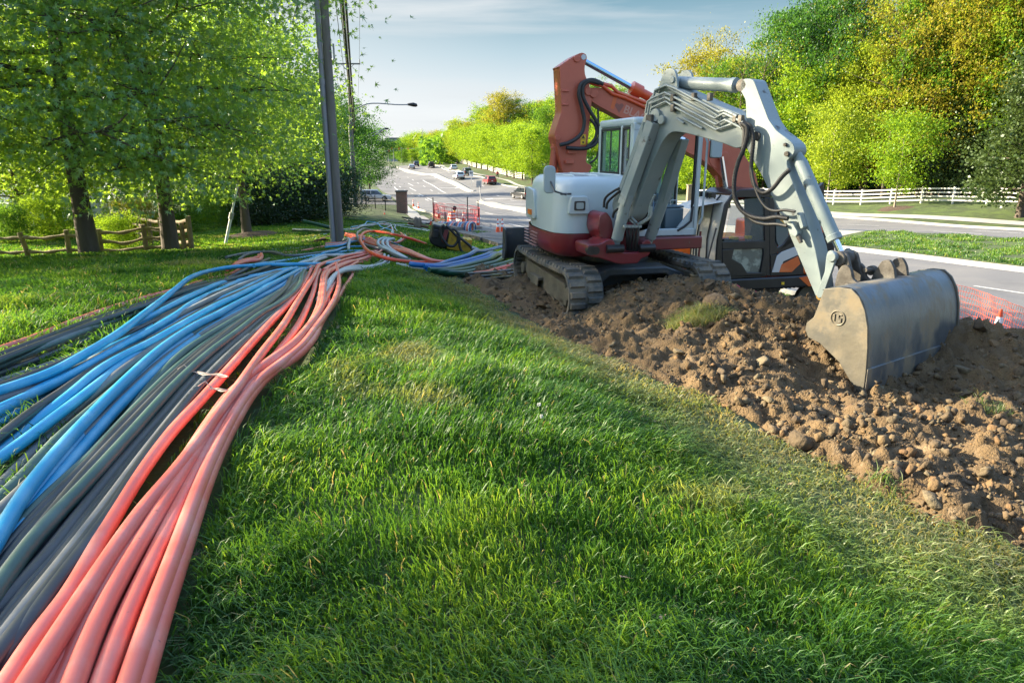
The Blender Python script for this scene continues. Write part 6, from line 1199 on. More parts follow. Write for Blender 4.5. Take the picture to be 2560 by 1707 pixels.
# far side of the same fence returning
a=fb[-1][0]; b=V3(at(330,27)); 
for k in range(6):
    p=a+(b-a)*k/5; p[2]=tz(p[0],p[1]); MB().tube([p-UP*.2,p+UP*1.0],.075,7).build('post',railw,fe)
    if k<5:
        q=a+(b-a)*(k+1)/5; q[2]=tz(q[0],q[1])
        for hh in (.3,.62,.9): MB().tube([p+UP*hh,(p+q)/2+UP*(hh-.04),q+UP*hh],.045,6).build('rail',railw,fe)
# white house and deck at the left
hs=thing('house',at(25,36),'white house with a raised deck glimpsed through the trees at the left','house'); hc=V3(at(-40,38)); whp=simple('white_siding',(.7,.7,.68),.7)
MB().box(hc+[0,2,2.2],(9,5,5.2)).build('wall',whp,hs); MB().prism([hc+[-4.9,-.7,4.8],hc+[4.9,-.7,4.8],hc+[4.9,2,6.9],hc+[-4.9,2,6.9]],(0,0,0),(0,.05,.15)).build('roof',simple('grey_shingle',(.1,.1,.1),.9),hs)
dk=hc+[1.5,-2.0,.0]; MB().box(dk+[0,0,1.2],(8,3.4,.35)).build('deck',whp,hs)
for i in range(5): MB().box(dk+[-3.8+i*1.9,-1.6,1.0],(.16,.16,3.6)).build('deck_post',whp,hs)
for z in (1.75,2.25): MB().box(dk+[0,-1.62,z],(7.9,.06,.1)).build('rail',whp,hs)
m=MB(); 
for i in range(60): m.box(dk+[-3.85+i*.13,-1.62,1.85],(.03,.03,.8))
m.build('balusters',whp,hs)
for i in range(3): MB().box(hc+[-2.5+i*2.6,-.55,2.3],(1.1,.1,1.5)).build('window',simple('house_window',(.03,.035,.04),.1),hs)
# brick pillar and iron fence
def brickmat():
    m=mat('brick_work',(.2,.09,.06),.9); nt=m.node_tree; b=nt.nodes.new('ShaderNodeTexBrick'); b.inputs['Color1'].default_value=(.20,.085,.06,1); b.inputs['Color2'].default_value=(.12,.06,.045,1); b.inputs['Mortar'].default_value=(.25,.21,.18,1); b.inputs['Scale'].default_value=1; b.inputs['Brick Width'].default_value=.22; b.inputs['Row Height'].default_value=.075; b.inputs['Mortar Size'].default_value=.01
    tc=nt.nodes.new('ShaderNodeTexCoord'); mp=nt.nodes.new('ShaderNodeMapping'); mp.inputs['Rotation'].default_value=(math.pi/2,0,0); nt.links.new(tc.outputs['Object'],mp.inputs[0]); nt.links.new(mp.outputs[0],b.inputs[0]); nt.links.new(b.outputs[0],nt.nodes['Principled BSDF'].inputs['Base Color']); return m
brk=brickmat(); bp=V3(at(1006,58)); pl=thing('brick_pillar',bp,'square brick pillar with a dark cap ending the iron fence','pillar')
MB().box(bp+[0,0,.85],(.82,.82,2.1)).build('shaft',brk,pl); MB().box(bp+[0,0,1.95],(.95,.95,.12)).build('cap',simple('dark_stone',(.09,.085,.08),.8),pl,bevel=.02)
fe2=thing('iron_fence',bp,'black iron picket fence running left from the brick pillar','fence'); a=bp+[-.45,0,0]; b=V3(at(893,73)); n=58
m=MB(); rl=[[],[]]
for i in range(n):
    p=a+(b-a)*i/n; p[2]=tz(p[0],p[1]); m.box(p+UP*.62,(.022,.022,1.25)); rl[0].append(p+UP*.12); rl[1].append(p+UP*1.1)
m.build('pickets',irn,fe2)
for r_ in rl: MB().tube(r_,.025,4).build('rail',irn,fe2)
for i in (14,28,42,57): p=V3(rl[0][i]); MB().box(p+UP*.55,(.07,.07,1.5)).build('post',irn,fe2)
# white rail fences
def railfence(P,lab,sp=2.7,h=1.4,r=.06,nr=4):
    Q=spline(P,400); s=np.concatenate([[0],np.cumsum(np.linalg.norm(np.diff(Q,axis=0),axis=1))]); n=int(s[-1]/sp); L_=[Q[min(399,int(np.searchsorted(s,i*sp)))] for i in range(n+1)]; L_=[np.array([q[0],q[1],tz(q[0],q[1])]) for q in L_]
    f=thing('rail_fence',L_[n//2],lab,'fence')
    for p in L_: MB().box(p+UP*(h/2),(.14,.14,h+.15)).build('post',wfence,f)
    for k in range(nr):
        z=.3+k*(h-.38)/(nr-1); m=MB()
        for a,b in zip(L_[:-1],L_[1:]):
            d=b-a; nn=np.array([d[1],-d[0],0]); nn/=np.linalg.norm(nn)
            sgn=-1 if nn[1]>0 else 1; o=nn*sgn*.095; m.prism([a+o+UP*(z-.065),b+o+UP*(z-.065),b+o+UP*(z+.065),a+o+UP*(z+.065)],nn*.015,-nn*.015)
        m.build('rail',wfence,f)
railfence(FEN_R,'long white four rail fence along the wood at the right',2.75)
railfence(FEN_L[2:],'white four rail fence climbing the hill behind the street trees',2.9)
railfence([FEN_L[0],FEN_L[1],FEN_L[2]],'short white fence section between stone gate pillar and corner',2.9)
railfence([FEN_L[0]+np.array([.6,.5,0]),W(1420,440,165),W(1520,436,175)],'white fence section beyond the stone gate pillar',2.9)
for q,lab in ((FEN_R[-1],'stone gate pillar at the left end of the long white fence'),(FEN_L[0],'stone gate pillar beside the hood of the excavator')):
    t=thing('gate_pillar',q,lab,'pillar'); stn=simple('gate_stone',(.2,.17,.12),.9,var=(.12,.1,.08),vs=3); MB().box(q+UP*.8,(.85,.85,2.0)).build('shaft',stn,t,bevel=.03); MB().box(q+UP*1.85,(1.0,1.0,.14)).build('cap',stn,t,bevel=.03)
# cones
def cone(px,py,hpx,lab,stripes=2,grp='traffic cones along the work site'):
    p=G(px,py); d=p[1]*cT-p[2]*sT; s=hpx/FP*d; t=thing('traffic_cone',p,lab,'traffic cone',grp)
    MB().box(p+UP*s*.02,(s*.40,s*.40,s*.04)).build('base',simple('cone_base',(.03,.03,.03),.7) if hpx>30 else conem,t); 
    r=lambda z:s*(.155-.125*z); pr=[(0.04,r(.04)),(.5,r(.5)),(.97,r(.97)),(1.0,r(.97)*.6)]
    MB().tube([p+UP*s*z for z,_ in pr],[q for _,q in pr],18).build('body',conem,t,smooth=50)
    for z0,z1 in ((.46,.62),(.70,.86))[:stripes]: MB().tube([p+UP*s*z0,p+UP*s*z1],[r(z0)+.006,r(z1)+.006],18,caps=False).build('collar',refl,t,smooth=50)
for c in [(1033.5,517.5,18,'small far cone on the verge left, first before the brick pillar'),(1046.5,524.6,19,'small far cone on the verge, just right of the first'),(961.5,536,10,'tiny cone behind the iron fence'),(1097,545,24,'cone on the asphalt behind the net pen post'),(1078,562.5,22,'cone on the grass left of the net pen'),(1122,554,24,'cone half hidden left of the orange drum'),
  (1158.6,559,28,'cone right of the orange drum inside the pen'),(1168,567,23,'small cone behind the middle pen post'),(1194.7,571,31,'cone at the right corner of the net pen'),(1244.7,584,37,'left cone of the pair beside the blade'),(1255.8,584,37,'right cone of the pair beside the blade'),(928,487,13,'tiny cone behind the parked silver car')]: cone(*c)
p=V3(at(2487,17.5)); 
def bigcone(p,s,lab):
    t=thing('traffic_cone',p,lab,'traffic cone','traffic cones along the work site'); MB().box(p+UP*.02,(.38,.38,.04)).build('base',MT['cone_base'],t); r=lambda z:s*(.155-.125*z)
    MB().tube([p+UP*s*z for z in (.04,.5,.97,1.0)],[r(.04),r(.5),r(.97),r(.97)*.6],22).build('body',conem,t,smooth=50)
    for z0,z1 in ((.42,.62),(.70,.84)): MB().tube([p+UP*s*z0,p+UP*s*z1],[r(z0)+.004,r(z1)+.004],22,caps=False).build('collar',refl,t,smooth=50)
_f=W(2487,858,17.2); _f[2]=tz(_f[0],_f[1]); _f=W(2487,858,15.6); hgt=W(2487,767,15.6)[2]-tz(_f[0],_f[1]); bigcone(W(2487,858,15.6)*0+np.array([W(2487,858,15.6)[0],W(2487,858,15.6)[1],tz(*W(2487,858,15.6)[:2])]),min(1.2,max(.8,hgt)),'tall cone with white bands behind the orange net at the right edge')
# drum and warning light
p=G(1131.5,556); d=p[1]*cT-p[2]*sT; s=26/FP*d; t=thing('traffic_drum',p,'orange and white striped barrel standing inside the net pen','traffic drum')
MB().tube([p,p+UP*s*.05],s*.36,20).build('base',MT['cone_base'],t); MB().tube([p+UP*s*z for z in (.05,.3,.3,.62,.62,.97,1.0)],[s*q for q in (.33,.325,.31,.305,.29,.28,.2)],20).build('body',conem,t,smooth=40)
for z0,z1,r_ in ((.14,.30,.333),(.45,.62,.313),(.76,.90,.29)): MB().tube([p+UP*s*z0,p+UP*s*z1],s*r_,20,caps=False).build('stripe',refl,t,smooth=60)
p=G(1137,556); t=thing('warning_light',p,'round dark warning lamp on a yellow post behind the barrel','warning light'); z=p+UP*(s*1.28); MB().tube([p,z],.06,8).build('post',yel,t); MB().tube([z+[0,-.1,.05],z+[0,.1,.05]],.16,18).build('lamp',irn,t,bevel=.02)
# net pen
def net(name,P,h,cell,r,m,lab,cat,grp=None,slack=.0,posts=()):
    Q=spline(P,max(8,int(np.linalg.norm(np.diff(np.array(P),axis=0),axis=1).sum()/cell))); nh=int(h/cell*.8); mb=MB(); rows=[]
    for k in range(nh+1):
        row=[]
        for i,q in enumerate(Q): row.append(np.array([q[0]+.02*math.sin(i*.7+k),q[1]+.03*math.sin(i*.31+k*.5),tz(q[0],q[1])+.03+h*k/nh*(1-slack*abs(math.sin(i*3.14/len(Q)*len(P))))]))
        rows.append(row); mb.tube(row,r*1.3,4,caps=False)
    for i in range(len(Q)): mb.tube([rows[k][i] for k in range(nh+1)],r,4,caps=False)
    if posts:
        t=thing(name,Q[len(Q)//2],lab,cat); mb.build('net',m,t,smooth=0)
        for pp,hh in posts: MB().tube([V3(pp)-UP*.2,V3(pp)+UP*hh],.035,6).build('post',rust,t)
    else: tag(mb.build(name,m,smooth=0),lab,cat,grp)
gq=lambda *a:[G(*q) for q in a]
pts=[(1084,556),(1113.7,563),(1169.6,571),(1196,571)]
net('safety_net',gq(*pts),1.25,.22,.012,netp,'dark red safety net on steel posts forming a pen round the drum','safety net',posts=[(G(1084,556),1.75),(G(1113.7,563),.9),(G(1169.6,571),2.1),(G(1196,571),1.9)])
net('safety_net',gq((1084,556),(1092,543),(1140,549),(1190,556),(1196,571)),1.2,.24,.012,netp,'far side of the dark red safety net pen, nearest the road','safety net')
_b=[W(px,840,d) for px,d in ((2300,19.5),(2395,18.2),(2480,16.4),(2560,14.8),(2680,13.0))]; net('safety_net',_b,1.2,.10,.0045,netm,'bright orange plastic net along the road at the right edge','safety net')
# rumpled net under the orange machine
m=MB(); c=W(1945,765,10.4); ny,nx=14,34
def rn(i,j): u=i/nx-.5; v=j/ny-.5; x=c[0]+u*1.9+v*.3; y=c[1]+v*1.1-u*.3; return np.array([x,y,max(tz(x,y)+.08,c[2]-.15)+.12*math.sin(i*.8+j*.5)*math.sin(j*.9)+.1*v])
for j in range(ny+1): m.tube([rn(i,j) for i in range(nx+1)],.006,4,caps=False)
for i in range(nx+1): m.tube([rn(i,j) for j in range(ny+1)],.006,4,caps=False)
tag(m.build('fallen_net',simple('pink_net',(.75,.05,.12),.5),smooth=0),'rumpled pink red net lying between soil heap and orange excavator','safety net')
# coil of stripy cables
cc=G(1138,575); t=thing('cable_coil',cc,'coil of red, white and blue striped ducts in front of the drum','cable coil'); cols=['white','dblue','white','salmon','white','dblue','white','red']
for i in range(26):
    x0=cc+np.array([-.95+i*.075,.25*math.sin(i),0]); P=[x0+np.array([.35*math.cos(a)*.6+.05*a,-.25+.45*math.cos(a),.04+.42*math.sin(a)]) for a in np.linspace(-.1,math.pi+.1,10)]; MB().tube(P,.035,6).build('loop',PM[cols[i%8]],t,smooth=60)
# reel rod
a=G(1020,558,.2); b=G(1071,568,.12); t=thing('duct_roller',a,'rusty rod with a bundle of old rope wound round it on the bank','roller'); rs=simple('rusty_rod',(.16,.09,.05),.9,var=(.08,.05,.03),vs=6)
MB().tube([a,b],.07,8).build('rod',rs,t); mrp=MB()
for i in range(9): q=a+(b-a)*(.33+.03*i); P=[q+np.array([.05*math.cos(i),.30*math.cos(u),.30*math.sin(u)+.05*math.sin(i*2)]) for u in np.linspace(0,2*math.pi,12)]; mrp.tube(P,.07,6)
mrp.build('rope',simple('old_rope',(.14,.11,.08),1,var=(.22,.19,.15),vs=8),t)
# timber mats
mt_=mat('timber_mat',(.20,.175,.15),.95,var=(.11,.095,.08),vs=3,vmix=.9,bump=.5,bs=15,stretch=(.5,3,1))
def slab(poly,h,lab,off=.0):
    P=[G(*q) for q in poly]; m=MB(); m.prism([p+UP*off for p in P],(0,0,-.05),(0,0,h)); tag(m.build('ground_mat',mt_,smooth=0),lab,'ground mat','timber mats beside the road')
slab([(1140,583),(1210,573),(1262,585),(1340,594),(1340,603),(1180,597)],.12,'grey timber mat nearest the road'); slab([(1160,597),(1340,600),(1345,612),(1200,607)],.17,'middle timber mat beside the yellow attachment',.02); slab([(1205,607),(1345,611),(1350,628),(1245,622)],.14,'timber mat nearest the excavator blade',.03)
slab([(1120,577),(1195,573),(1205,577),(1140,582)],.25,'timber mat edge below the net pen',.02)
# hydraulic breaker-like attachment
kp=G(1120,632); K=Fr([kp[0],kp[1]+.1,kp[2]],8); t=thing('excavator_attachment',K.w(0,0,0),'black and yellow hydraulic attachment with looping hoses lying on the grass','machine attachment')
def Kp(pts,f=0): return [(lambda l:(l[0],l[2]))(K.onF(px,py,f)) for px,py in E_(*pts)]
wy=mat('worn_yellow_paint',(.55,.33,.025),.6,var=(.10,.07,.04),vs=2.6,thr=(.5,.62),vmix=.9,bump=.2,bs=12)
MB().fprism(K,'f',rnd(Kp([(325,775),(480,822),(590,815),(650,890),(650,1000),(600,1268),(520,1260),(380,1225),(290,1170),(255,1100),(300,950)]),.05,3),-.75,.0).build('black_housing',blks,t,bevel=.04,seg=3)
MB().fprism(K,'f',Kp([(560,900),(640,895),(600,1060),(560,1180),(500,1110)],.01),.0,.02).build('red_plate',simple('faded_red_plate',(.22,.05,.05),.6),t,bevel=.01)
MB().fprism(K,'f',rnd(Kp([(670,930),(800,975),(830,1000),(850,1145),(905,1135),(940,1075),(1000,1085),(1005,1100),(1115,1100),(1095,1190),(1080,1375),(900,1335),(600,1270),(640,1050)]),.03,3),-.6,-.05).build('yellow_body',wy,t,bevel=.03)
MB().fprism(K,'f',rnd(Kp([(340,880),(460,900),(440,1060),(320,1060)],.0),.05,3),.0,.03).build('grip_frame',blk,t,bevel=.02)
def Kw(x,y,f=.12): (px,py),=E_((x,y)); l=K.onF(px,py,f); return K.w(*l)
for q in ([(560,810),(500,840),(480,960),(540,1100),(640,1210),(740,1215),(810,1130),(820,1050)],[(590,820),(680,900),(780,1000),(880,1070),(980,1150),(1070,1230),(1110,1310),(1105,1380)],[(680,900),(740,890),(810,950),(850,1040),(850,1180),(880,1290),(940,1365)]): MB().tube(list(spline([Kw(*p) for p in q],36)),.032,8).build('hose',blk,t,smooth=60)
MB().tube([Kw(1090,1250),Kw(1215,1300)],.05,8).build('spout',galv,t)
# road signs on the medians
def sign(px,pyb,pyt,w_,h_,lab,face,lean=0,cat='road sign',arrow=False):
    p=G(px,pyb,.17); d=p[1]*cT-p[2]*sT; top=W(px+lean,pyt,d); t=thing('road_sign',p,lab,cat); MB().tube([p-UP*.1,top],.05,8).build('post',galv,t); c=top-UP*h_/2+[0,-.07,0]
    MB().box(c,(w_,.03,h_)).build('panel',face,t,bevel=.01)
    if arrow:
        m=MB()
        for s in (-1,1):
            x=s*.14; m.add([c+[x-.06,-.02,.30],c+[x+.06,-.02,.30],c+[x*1.0+.05,-.02,-.1],c+[x-.05,-.02,-.1]],[(0,1,2,3)]); m.add([c+[x-.13+.03*s,-.02,.0+.12],c+[x+.13+.03*s,-.02,.12],c+[x+.03*s,-.02,.36]],[(0,1,2)])
        m.build('arrow',irn,t)
sign(1203,505.5,452,.75,.95,'grey backed sign on a leaning post at the tip of the near median',simple('sign_back',(.36,.37,.38),.5,.3),lean=-6); sign(1179,478.5,427,.7,.95,'white sign with black arrows on the far median tip',refl,lean=-1,arrow=True)
# traffic signals over the road crest
p=V3(at(1005,300)); t=thing('traffic_signal',p,'traffic signal mast with amber heads beyond the crest','traffic signal'); vert('pole',p,7.5,.15,.12,galv,t,8); z=p+UP*6.9; MB().tube([z+[-6,0,0],z+[6,0,.1]],.1,6).build('mast_arm',galv,t)
for x in (-4.2,-1,3): MB().box(z+[x,-.2,.0],(.4,.3,1.2)).build('signal_head',amber,t)
p=V3(at(985,310)); t=thing('traffic_signal',p,'second signal mast at the left beyond the crest','traffic signal'); vert('pole',p,6.8,.15,.12,galv,t,8); MB().tube([p+UP*6.2+[-4,0,0],p+UP*6.2+[5,0,0]],.12,6).build('mast_arm',galv,t); MB().box(p+UP*6.1+[-2,-.2,0],(.4,.3,1.1)).build('signal_head',simple('red_signal',(.5,.05,.03),.4),t)
p=V3(at(990,480)); t=thing('office_building',p,'low flat grey building on the horizon over the road','building'); MB().box(p+[-1,0,6],(9,8,20)).build('wall',simple('far_wall',(.3,.3,.32),.8),t); MB().box(p+[6,0,7],(8,8,15)).build('annex',simple('far_wall2',(.5,.48,.45),.8),t)
for i in range(3): MB().box(p+[-1,-4.03,11+i*2.2],(8,.1,.9)).build('window_band',simple('far_window',(.08,.1,.12),.2),t)
p=V3(at(972,420)); t=thing('lattice_mast',p,'thin mast with cross pieces on the horizon','mast'); vert('pole',p,17,.25,.15,galv,t,6)
for z in (15,12.5): MB().box(p+UP*z,(3.0,.1,.15)).build('crosspiece',galv,t)
# ------------------------------------------------------------ vehicles
cg=simple('car_glass',(.02,.025,.03),.06,spec=.8); tyre=simple('tyre',(.015,.015,.016),.8); rim=simple('alloy_rim',(.4,.4,.42),.3,.8); trimm=simple('car_trim',(.03,.03,.032),.6); tl=simple('tail_light',(.45,.01,.01),.2); hl=simple('head_light',(.7,.72,.75),.15); plate=simple('licence_plate',(.6,.6,.6),.5)
def car(p,hd,col,lab,L=4.6,Wd=1.85,H=1.68,kind='suv',wheel=.36,grp='vehicles on the road'):
    """p on the road, hd: heading vector"""
    a=math.degrees(math.atan2(hd[0],-hd[1])); F_=Fr([p[0],p[1],p[2]],a); name={'suv':'suv','sedan':'sedan','jeep':'off_road_car'}[kind]; t=thing(name,F_.w(0,0,0),lab,'car',grp); m=simple('car_paint_'+col[0],col[1],.28,.3,coat=.6) if ('car_paint_'+col[0]) not in MT else MT['car_paint_'+col[0]]
    h=L/2; bl=.56*H if kind!='sedan' else .6*H; w2=Wd/2; wb=L*.29
    arch=lambda c:[(c+wheel*1.12*math.cos(u),wheel+wheel*1.12*math.sin(u)) for u in np.linspace(0,math.pi,9)]
    low=[(-h+.03,.30)]+[(-h+.0,.55),(-h+.04,bl)]+[(h*.42,bl),(h*.93,bl*.86),(h,bl*.68),(h-.02,.3)]
    under=arch(wb)+arch(-wb); low=low+[(f,z) for f,z in under if z>.0]
    b=MB(); b.fprism(F_,'e',low,-w2,w2); body=b.build('body',m,t,bevel=.05,seg=3)
    if kind=='suv': top=[(-h+.10,bl),(-h+.28,H-.10),(-h+.5,H),(h*.02,H),(h*.16,H-.05),(h*.45,bl)]
    elif kind=='jeep': top=[(-h+.05,bl),(-h+.10,H),(h*.18,H),(h*.30,bl)]
    else: top=[(-h+.45,bl),(-h*.45,H-.06),(-h*.25,H),(h*.08,H),(h*.45,bl)]
    V=[];k=len(top)
    for s in (-1,1):
        for f,z in top: V.append(F_.w(s*(w2-.02-(z-bl)*.30),f,z))
    MB().add(V,[tuple(range(k))[::-1],tuple(range(k,2*k))]+[(i,(i+1)%k,k+(i+1)%k,k+i) for i in range(k)]).build('roof',m,body,bevel=.04)
    for s in (-1,1):
        off=lambda z:s*(w2-.005-(z-bl)*.30); inner=[(f*.93+(.0 if f>0 else .05),bl+.05+(z-bl)*.76) for f,z in top]; q=[F_.w(off(z),f,z) for f,z in inner]; n_=F_.e*s*.004; MB().prism(q,n_*0,n_).build('side_window',cg,t)
        fc=sum(f for f,z in top)/len(top); MB().box((off(bl+.3*(H-bl)),fc+.1,bl+.48*(H-bl)),(.05,.07,(H-bl)*.85),F_).build('window_pillar',m,t)
        MB().box((s*(w2+.10),h*.36,bl+.10),(.2,.12,.16),F_).build('wing_mirror',trimm,t,bevel=.03)
        MB().box((s*(w2+.005),0,.36),(.02,L*.5,.14),F_).build('sill_trim',trimm,t)
        for f in (wb,-wb):
            c0=F_.w(s*(w2-.20),f,wheel); c1_=F_.w(s*(w2+.02),f,wheel); wlp=MB().tube([c0,c0*.05+c1_*.95,c1_],[wheel,wheel,wheel*.9],22).build('wheel',tyre,t,smooth=50); MB().tube([c1_-F_.e*s*.03,c1_+F_.e*s*.012],wheel*.66,14).build('rim',rim,wlp)
        MB().box((s*(w2-.16),-h+.02,bl*.86),(.26 if kind!='jeep' else .14,.07,.22),F_).build('tail_light',tl,t,bevel=.02); MB().box((s*(w2-.2),h-.06,bl*.74),(.34,.1,.14),F_).build('headlight',hl,t,bevel=.02)
    rw=[F_.w(s*(w2-.18-(z-bl)*.28),f-.012,z) for s,f,z in ((-1,top[0][0]+.05,bl+.06),(1,top[0][0]+.05,bl+.06),(1,top[1][0]-.03,bl+(top[1][1]-bl)*.9),(-1,top[1][0]-.03,bl+(top[1][1]-bl)*.9))]; MB().prism(rw,F_.f*0,-F_.f*.01).build('rear_window',cg,t)
    fw=[F_.w(s*(w2-.18-(z-bl)*.28),f+.012,z) for s,f,z in ((-1,top[-1][0]-.04,bl+.06),(1,top[-1][0]-.04,bl+.06),(1,top[-2][0]+.03,bl+(top[-2][1]-bl)*.93),(-1,top[-2][0]+.03,bl+(top[-2][1]-bl)*.93))]; MB().prism(fw,F_.f*0,F_.f*.01).build('windscreen',cg,t)
    MB().box((0,-h-.01,.42),(Wd*.94,.12,.24),F_).build('bumper',trimm,t,bevel=.03); MB().box((0,h-.0,.40),(Wd*.9,.1,.2),F_).build('bumper',trimm,t,bevel=.03); MB().box((0,-h-.015,bl*.78),(.32,.03,.16),F_).build('plate',plate,t)
    if kind=='jeep': MB().tube([F_.w(0,-h-.02,bl*1.0),F_.w(0,-h-.24,bl*1.0)],.36,18).build('spare_wheel',tyre,t,bevel=.03)
    return t
def tang(k,p):
    Q=spline(RL[k],300); i=int(np.argmin(np.linalg.norm(Q[:,:2]-np.array(p)[:2],axis=1))); i=min(max(i,2),297); v=Q[i+2]-Q[i-2]; return v/np.linalg.norm(v)
WH=('white',(.62,.63,.64)); BKc=('black',(.025,.027,.03)); DG=('dark_grey',(.06,.065,.07)); RD=('red',(.30,.02,.025)); SL=('silver',(.45,.47,.49))
def carat(px,py,col,lab,**k):
    p=G(px,py,.03); p[2]=tz(p[0],p[1])+.045; return car(p,tang('kerb_b',p),col,lab,**k)
carat(1307,497,BKc,'black suv driving away nearest on the far carriageway',H=1.72); carat(1224,461,RD,'red suv driving away up the hill',H=1.68); carat(1147,448.5,WH,'white suv driving away in the left lane beside the dark one',H=1.68)
carat(1166,438.5,DG,'dark grey suv behind the arrow sign',H=1.75); carat(1133,427,WH,'white hatchback suv ahead of the dark grey one',H=1.68); carat(1078,419.5,BKc,'black boxy off road car with spare wheel on its back',kind='jeep',H=1.9,L=4.2,wheel=.42)
carat(1029,422.5,SL,'silver sedan near the road crest',kind='sedan',H=1.46); carat(1040,416.5,DG,'dark suv farthest away at the road crest',H=1.75)
p=G(940,503,.03); p[2]=tz(p[0],p[1])+.05; car(p,np.array([1,.12,0]),SL,'silver suv waiting side on in the side street behind the iron fence',H=1.72)
p=np.array(W(2690,572,47.)); p[2]=tz(p[0],p[1])+.045; car(p,-tang('kerb_b',p)*-1,WH,'white car just entering at the right edge of the picture',H=1.6)
# ------------------------------------------------------------ pedestrians
def person(p,lab,top,legs,hair=(.03,.02,.015),bag=None,H=1.7,hd=0.4):
    t=thing('person',p,lab,'person'); s=H/1.7
    def skin(name,verts,edges,rad,m,sub=2):
        me=bpy.data.meshes.new(name); ca,sa=math.cos(hd),math.sin(hd); me.from_pydata([(x*s*ca-y*s*sa,x*s*sa+y*s*ca,z*s) for x,y,z in verts],edges,[]); o=bpy.data.objects.new(name,me); COL.objects.link(o); o.parent=t
        sm=o.modifiers.new('skin','SKIN'); 
        for i,r_ in enumerate(rad): me.skin_vertices[0].data[i].radius=(r_[0]*s,r_[1]*s)
        me.skin_vertices[0].data[0].use_root=True; o.modifiers.new('sub','SUBSURF').levels=sub; o.modifiers['sub'].render_levels=sub; me.materials.append(m); return o
    Vb=[(0,0,.95),(0,0,1.15),(0,0,1.38),(0,0,1.48),(0,-.02,1.58),(0,-.01,1.68),(-.19,0,1.38),(-.25,.03,1.12),(-.27,-.06,.88),(-.27,-.08,.80),(.19,0,1.38),(.25,.04,1.12),(.27,-.03,.88),(.27,-.05,.80),(-.09,0,.88),(-.10,.10,.50),(-.10,.20,.10),(-.10,.08,.03),(.09,0,.88),(.10,-.14,.50),(.10,-.16,.10),(.10,-.28,.03)]
    Eb=[(0,1),(1,2),(2,3),(3,4),(4,5),(2,6),(6,7),(7,8),(8,9),(2,10),(10,11),(11,12),(12,13),(0,14),(14,15),(15,16),(16,17),(0,18),(18,19),(19,20),(20,21)]
    rb=[(.15,.10),(.13,.10),(.15,.10),(.055,.06),(.085,.10),(.07,.08),(.055,.055),(.045,.045),(.033,.03),(.035,.02),(.055,.055),(.045,.045),(.033,.03),(.035,.02),(.085,.085),(.06,.06),(.045,.045),(.04,.03),(.085,.085),(.06,.06),(.045,.045),(.04,.03)]
    skin('body',Vb,Eb,rb,simple('skin',(.35,.2,.14),.6))
    k=[0,1,2,6,7,8,10,11,12]; mp_={v:i for i,v in enumerate(k)}; skin('jacket',[Vb[i] for i in k],[(mp_[a],mp_[b]) for a,b in Eb if a in mp_ and b in mp_],[(rb[i][0]+.025,rb[i][1]+.025) for i in k],top)
    k=[0,14,15,16,18,19,20]; mp_={v:i for i,v in enumerate(k)}; skin('trousers',[Vb[i] for i in k],[(mp_[a],mp_[b]) for a,b in Eb if a in mp_ and b in mp_],[(rb[i][0]+.02,rb[i][1]+.02) for i in k],legs)
    skin('hair',[(0,.03,1.56),(0,.02,1.66),(0,0,1.71)],[(0,1),(1,2)],[(.07,.07),(.095,.10),(.06,.07)],simple('dark_hair',hair,.7))
    if bag: b=MB(); b.box(V3(p)+[-.33,-.0,.72],(.14,.3,.34)); b.build('bag',bag,t,bevel=.04)
    return t
person(gp(1244,446.5),'person in a red top walking along the pavement with a dark bag','person' and simple('red_cloth',(.4,.02,.05),.8),simple('dark_cloth',(.02,.02,.03),.8),bag=simple('bag_black',(.015,.015,.02),.6),H=1.75)
person(gp(1173,429),'person in pale clothes farther up the pavement',simple('pale_cloth',(.4,.33,.3),.8),simple('grey_cloth',(.12,.12,.14),.8),H=1.7)
# ------------------------------------------------------------ small finds on the lawn
puff=simple('seed_head',(.6,.6,.56),.9)
for i,(px,py) in enumerate([(1347,1060),(1353,1092)]):
    p=V3(G(px,py)); t=thing('dandelion_clock',p,f'white dandelion seed head in the grass, {("upper of the pair at the middle","lower of the pair at the middle","left one in the lit grass","right one in the lit grass","one near the bundle bend","faint one left of the pair")[i]}','dandelion'); MB().tube([p,p+UP*.11],.002,5).build('stem',simple('stem_green',(.1,.2,.04),.6),t); m=MB()
    for k in range(60): v=rng.normal(size=3); v/=np.linalg.norm(v); m.tube([p+UP*.115,p+UP*.115+v*.011],[.0004,.0012],3)
    m.build('seed_head',puff,t,smooth=0)
n=90; xs=rng.uniform(-1.5,3.5,n); ys=rng.uniform(1.4,8,n); k=(polydist(xs,ys,DPOLY)<.1); xs=xs[k]; ys=ys[k]; C=np.stack([xs,ys,TZ(xs,ys)+.055],1)
me=leaf_mesh('leaf_litter',C,rng.normal(size=C.shape)*[1,1,.15],rng.uniform(.025,.045,len(C)),LF_STAR,simple('dead_leaf',(.20,.15,.10),.9),rng.random(len(C)),1.5); tag(link('leaf_litter',me),'scattered dead brown leaves caught in the grass','leaf litter',kind='stuff')
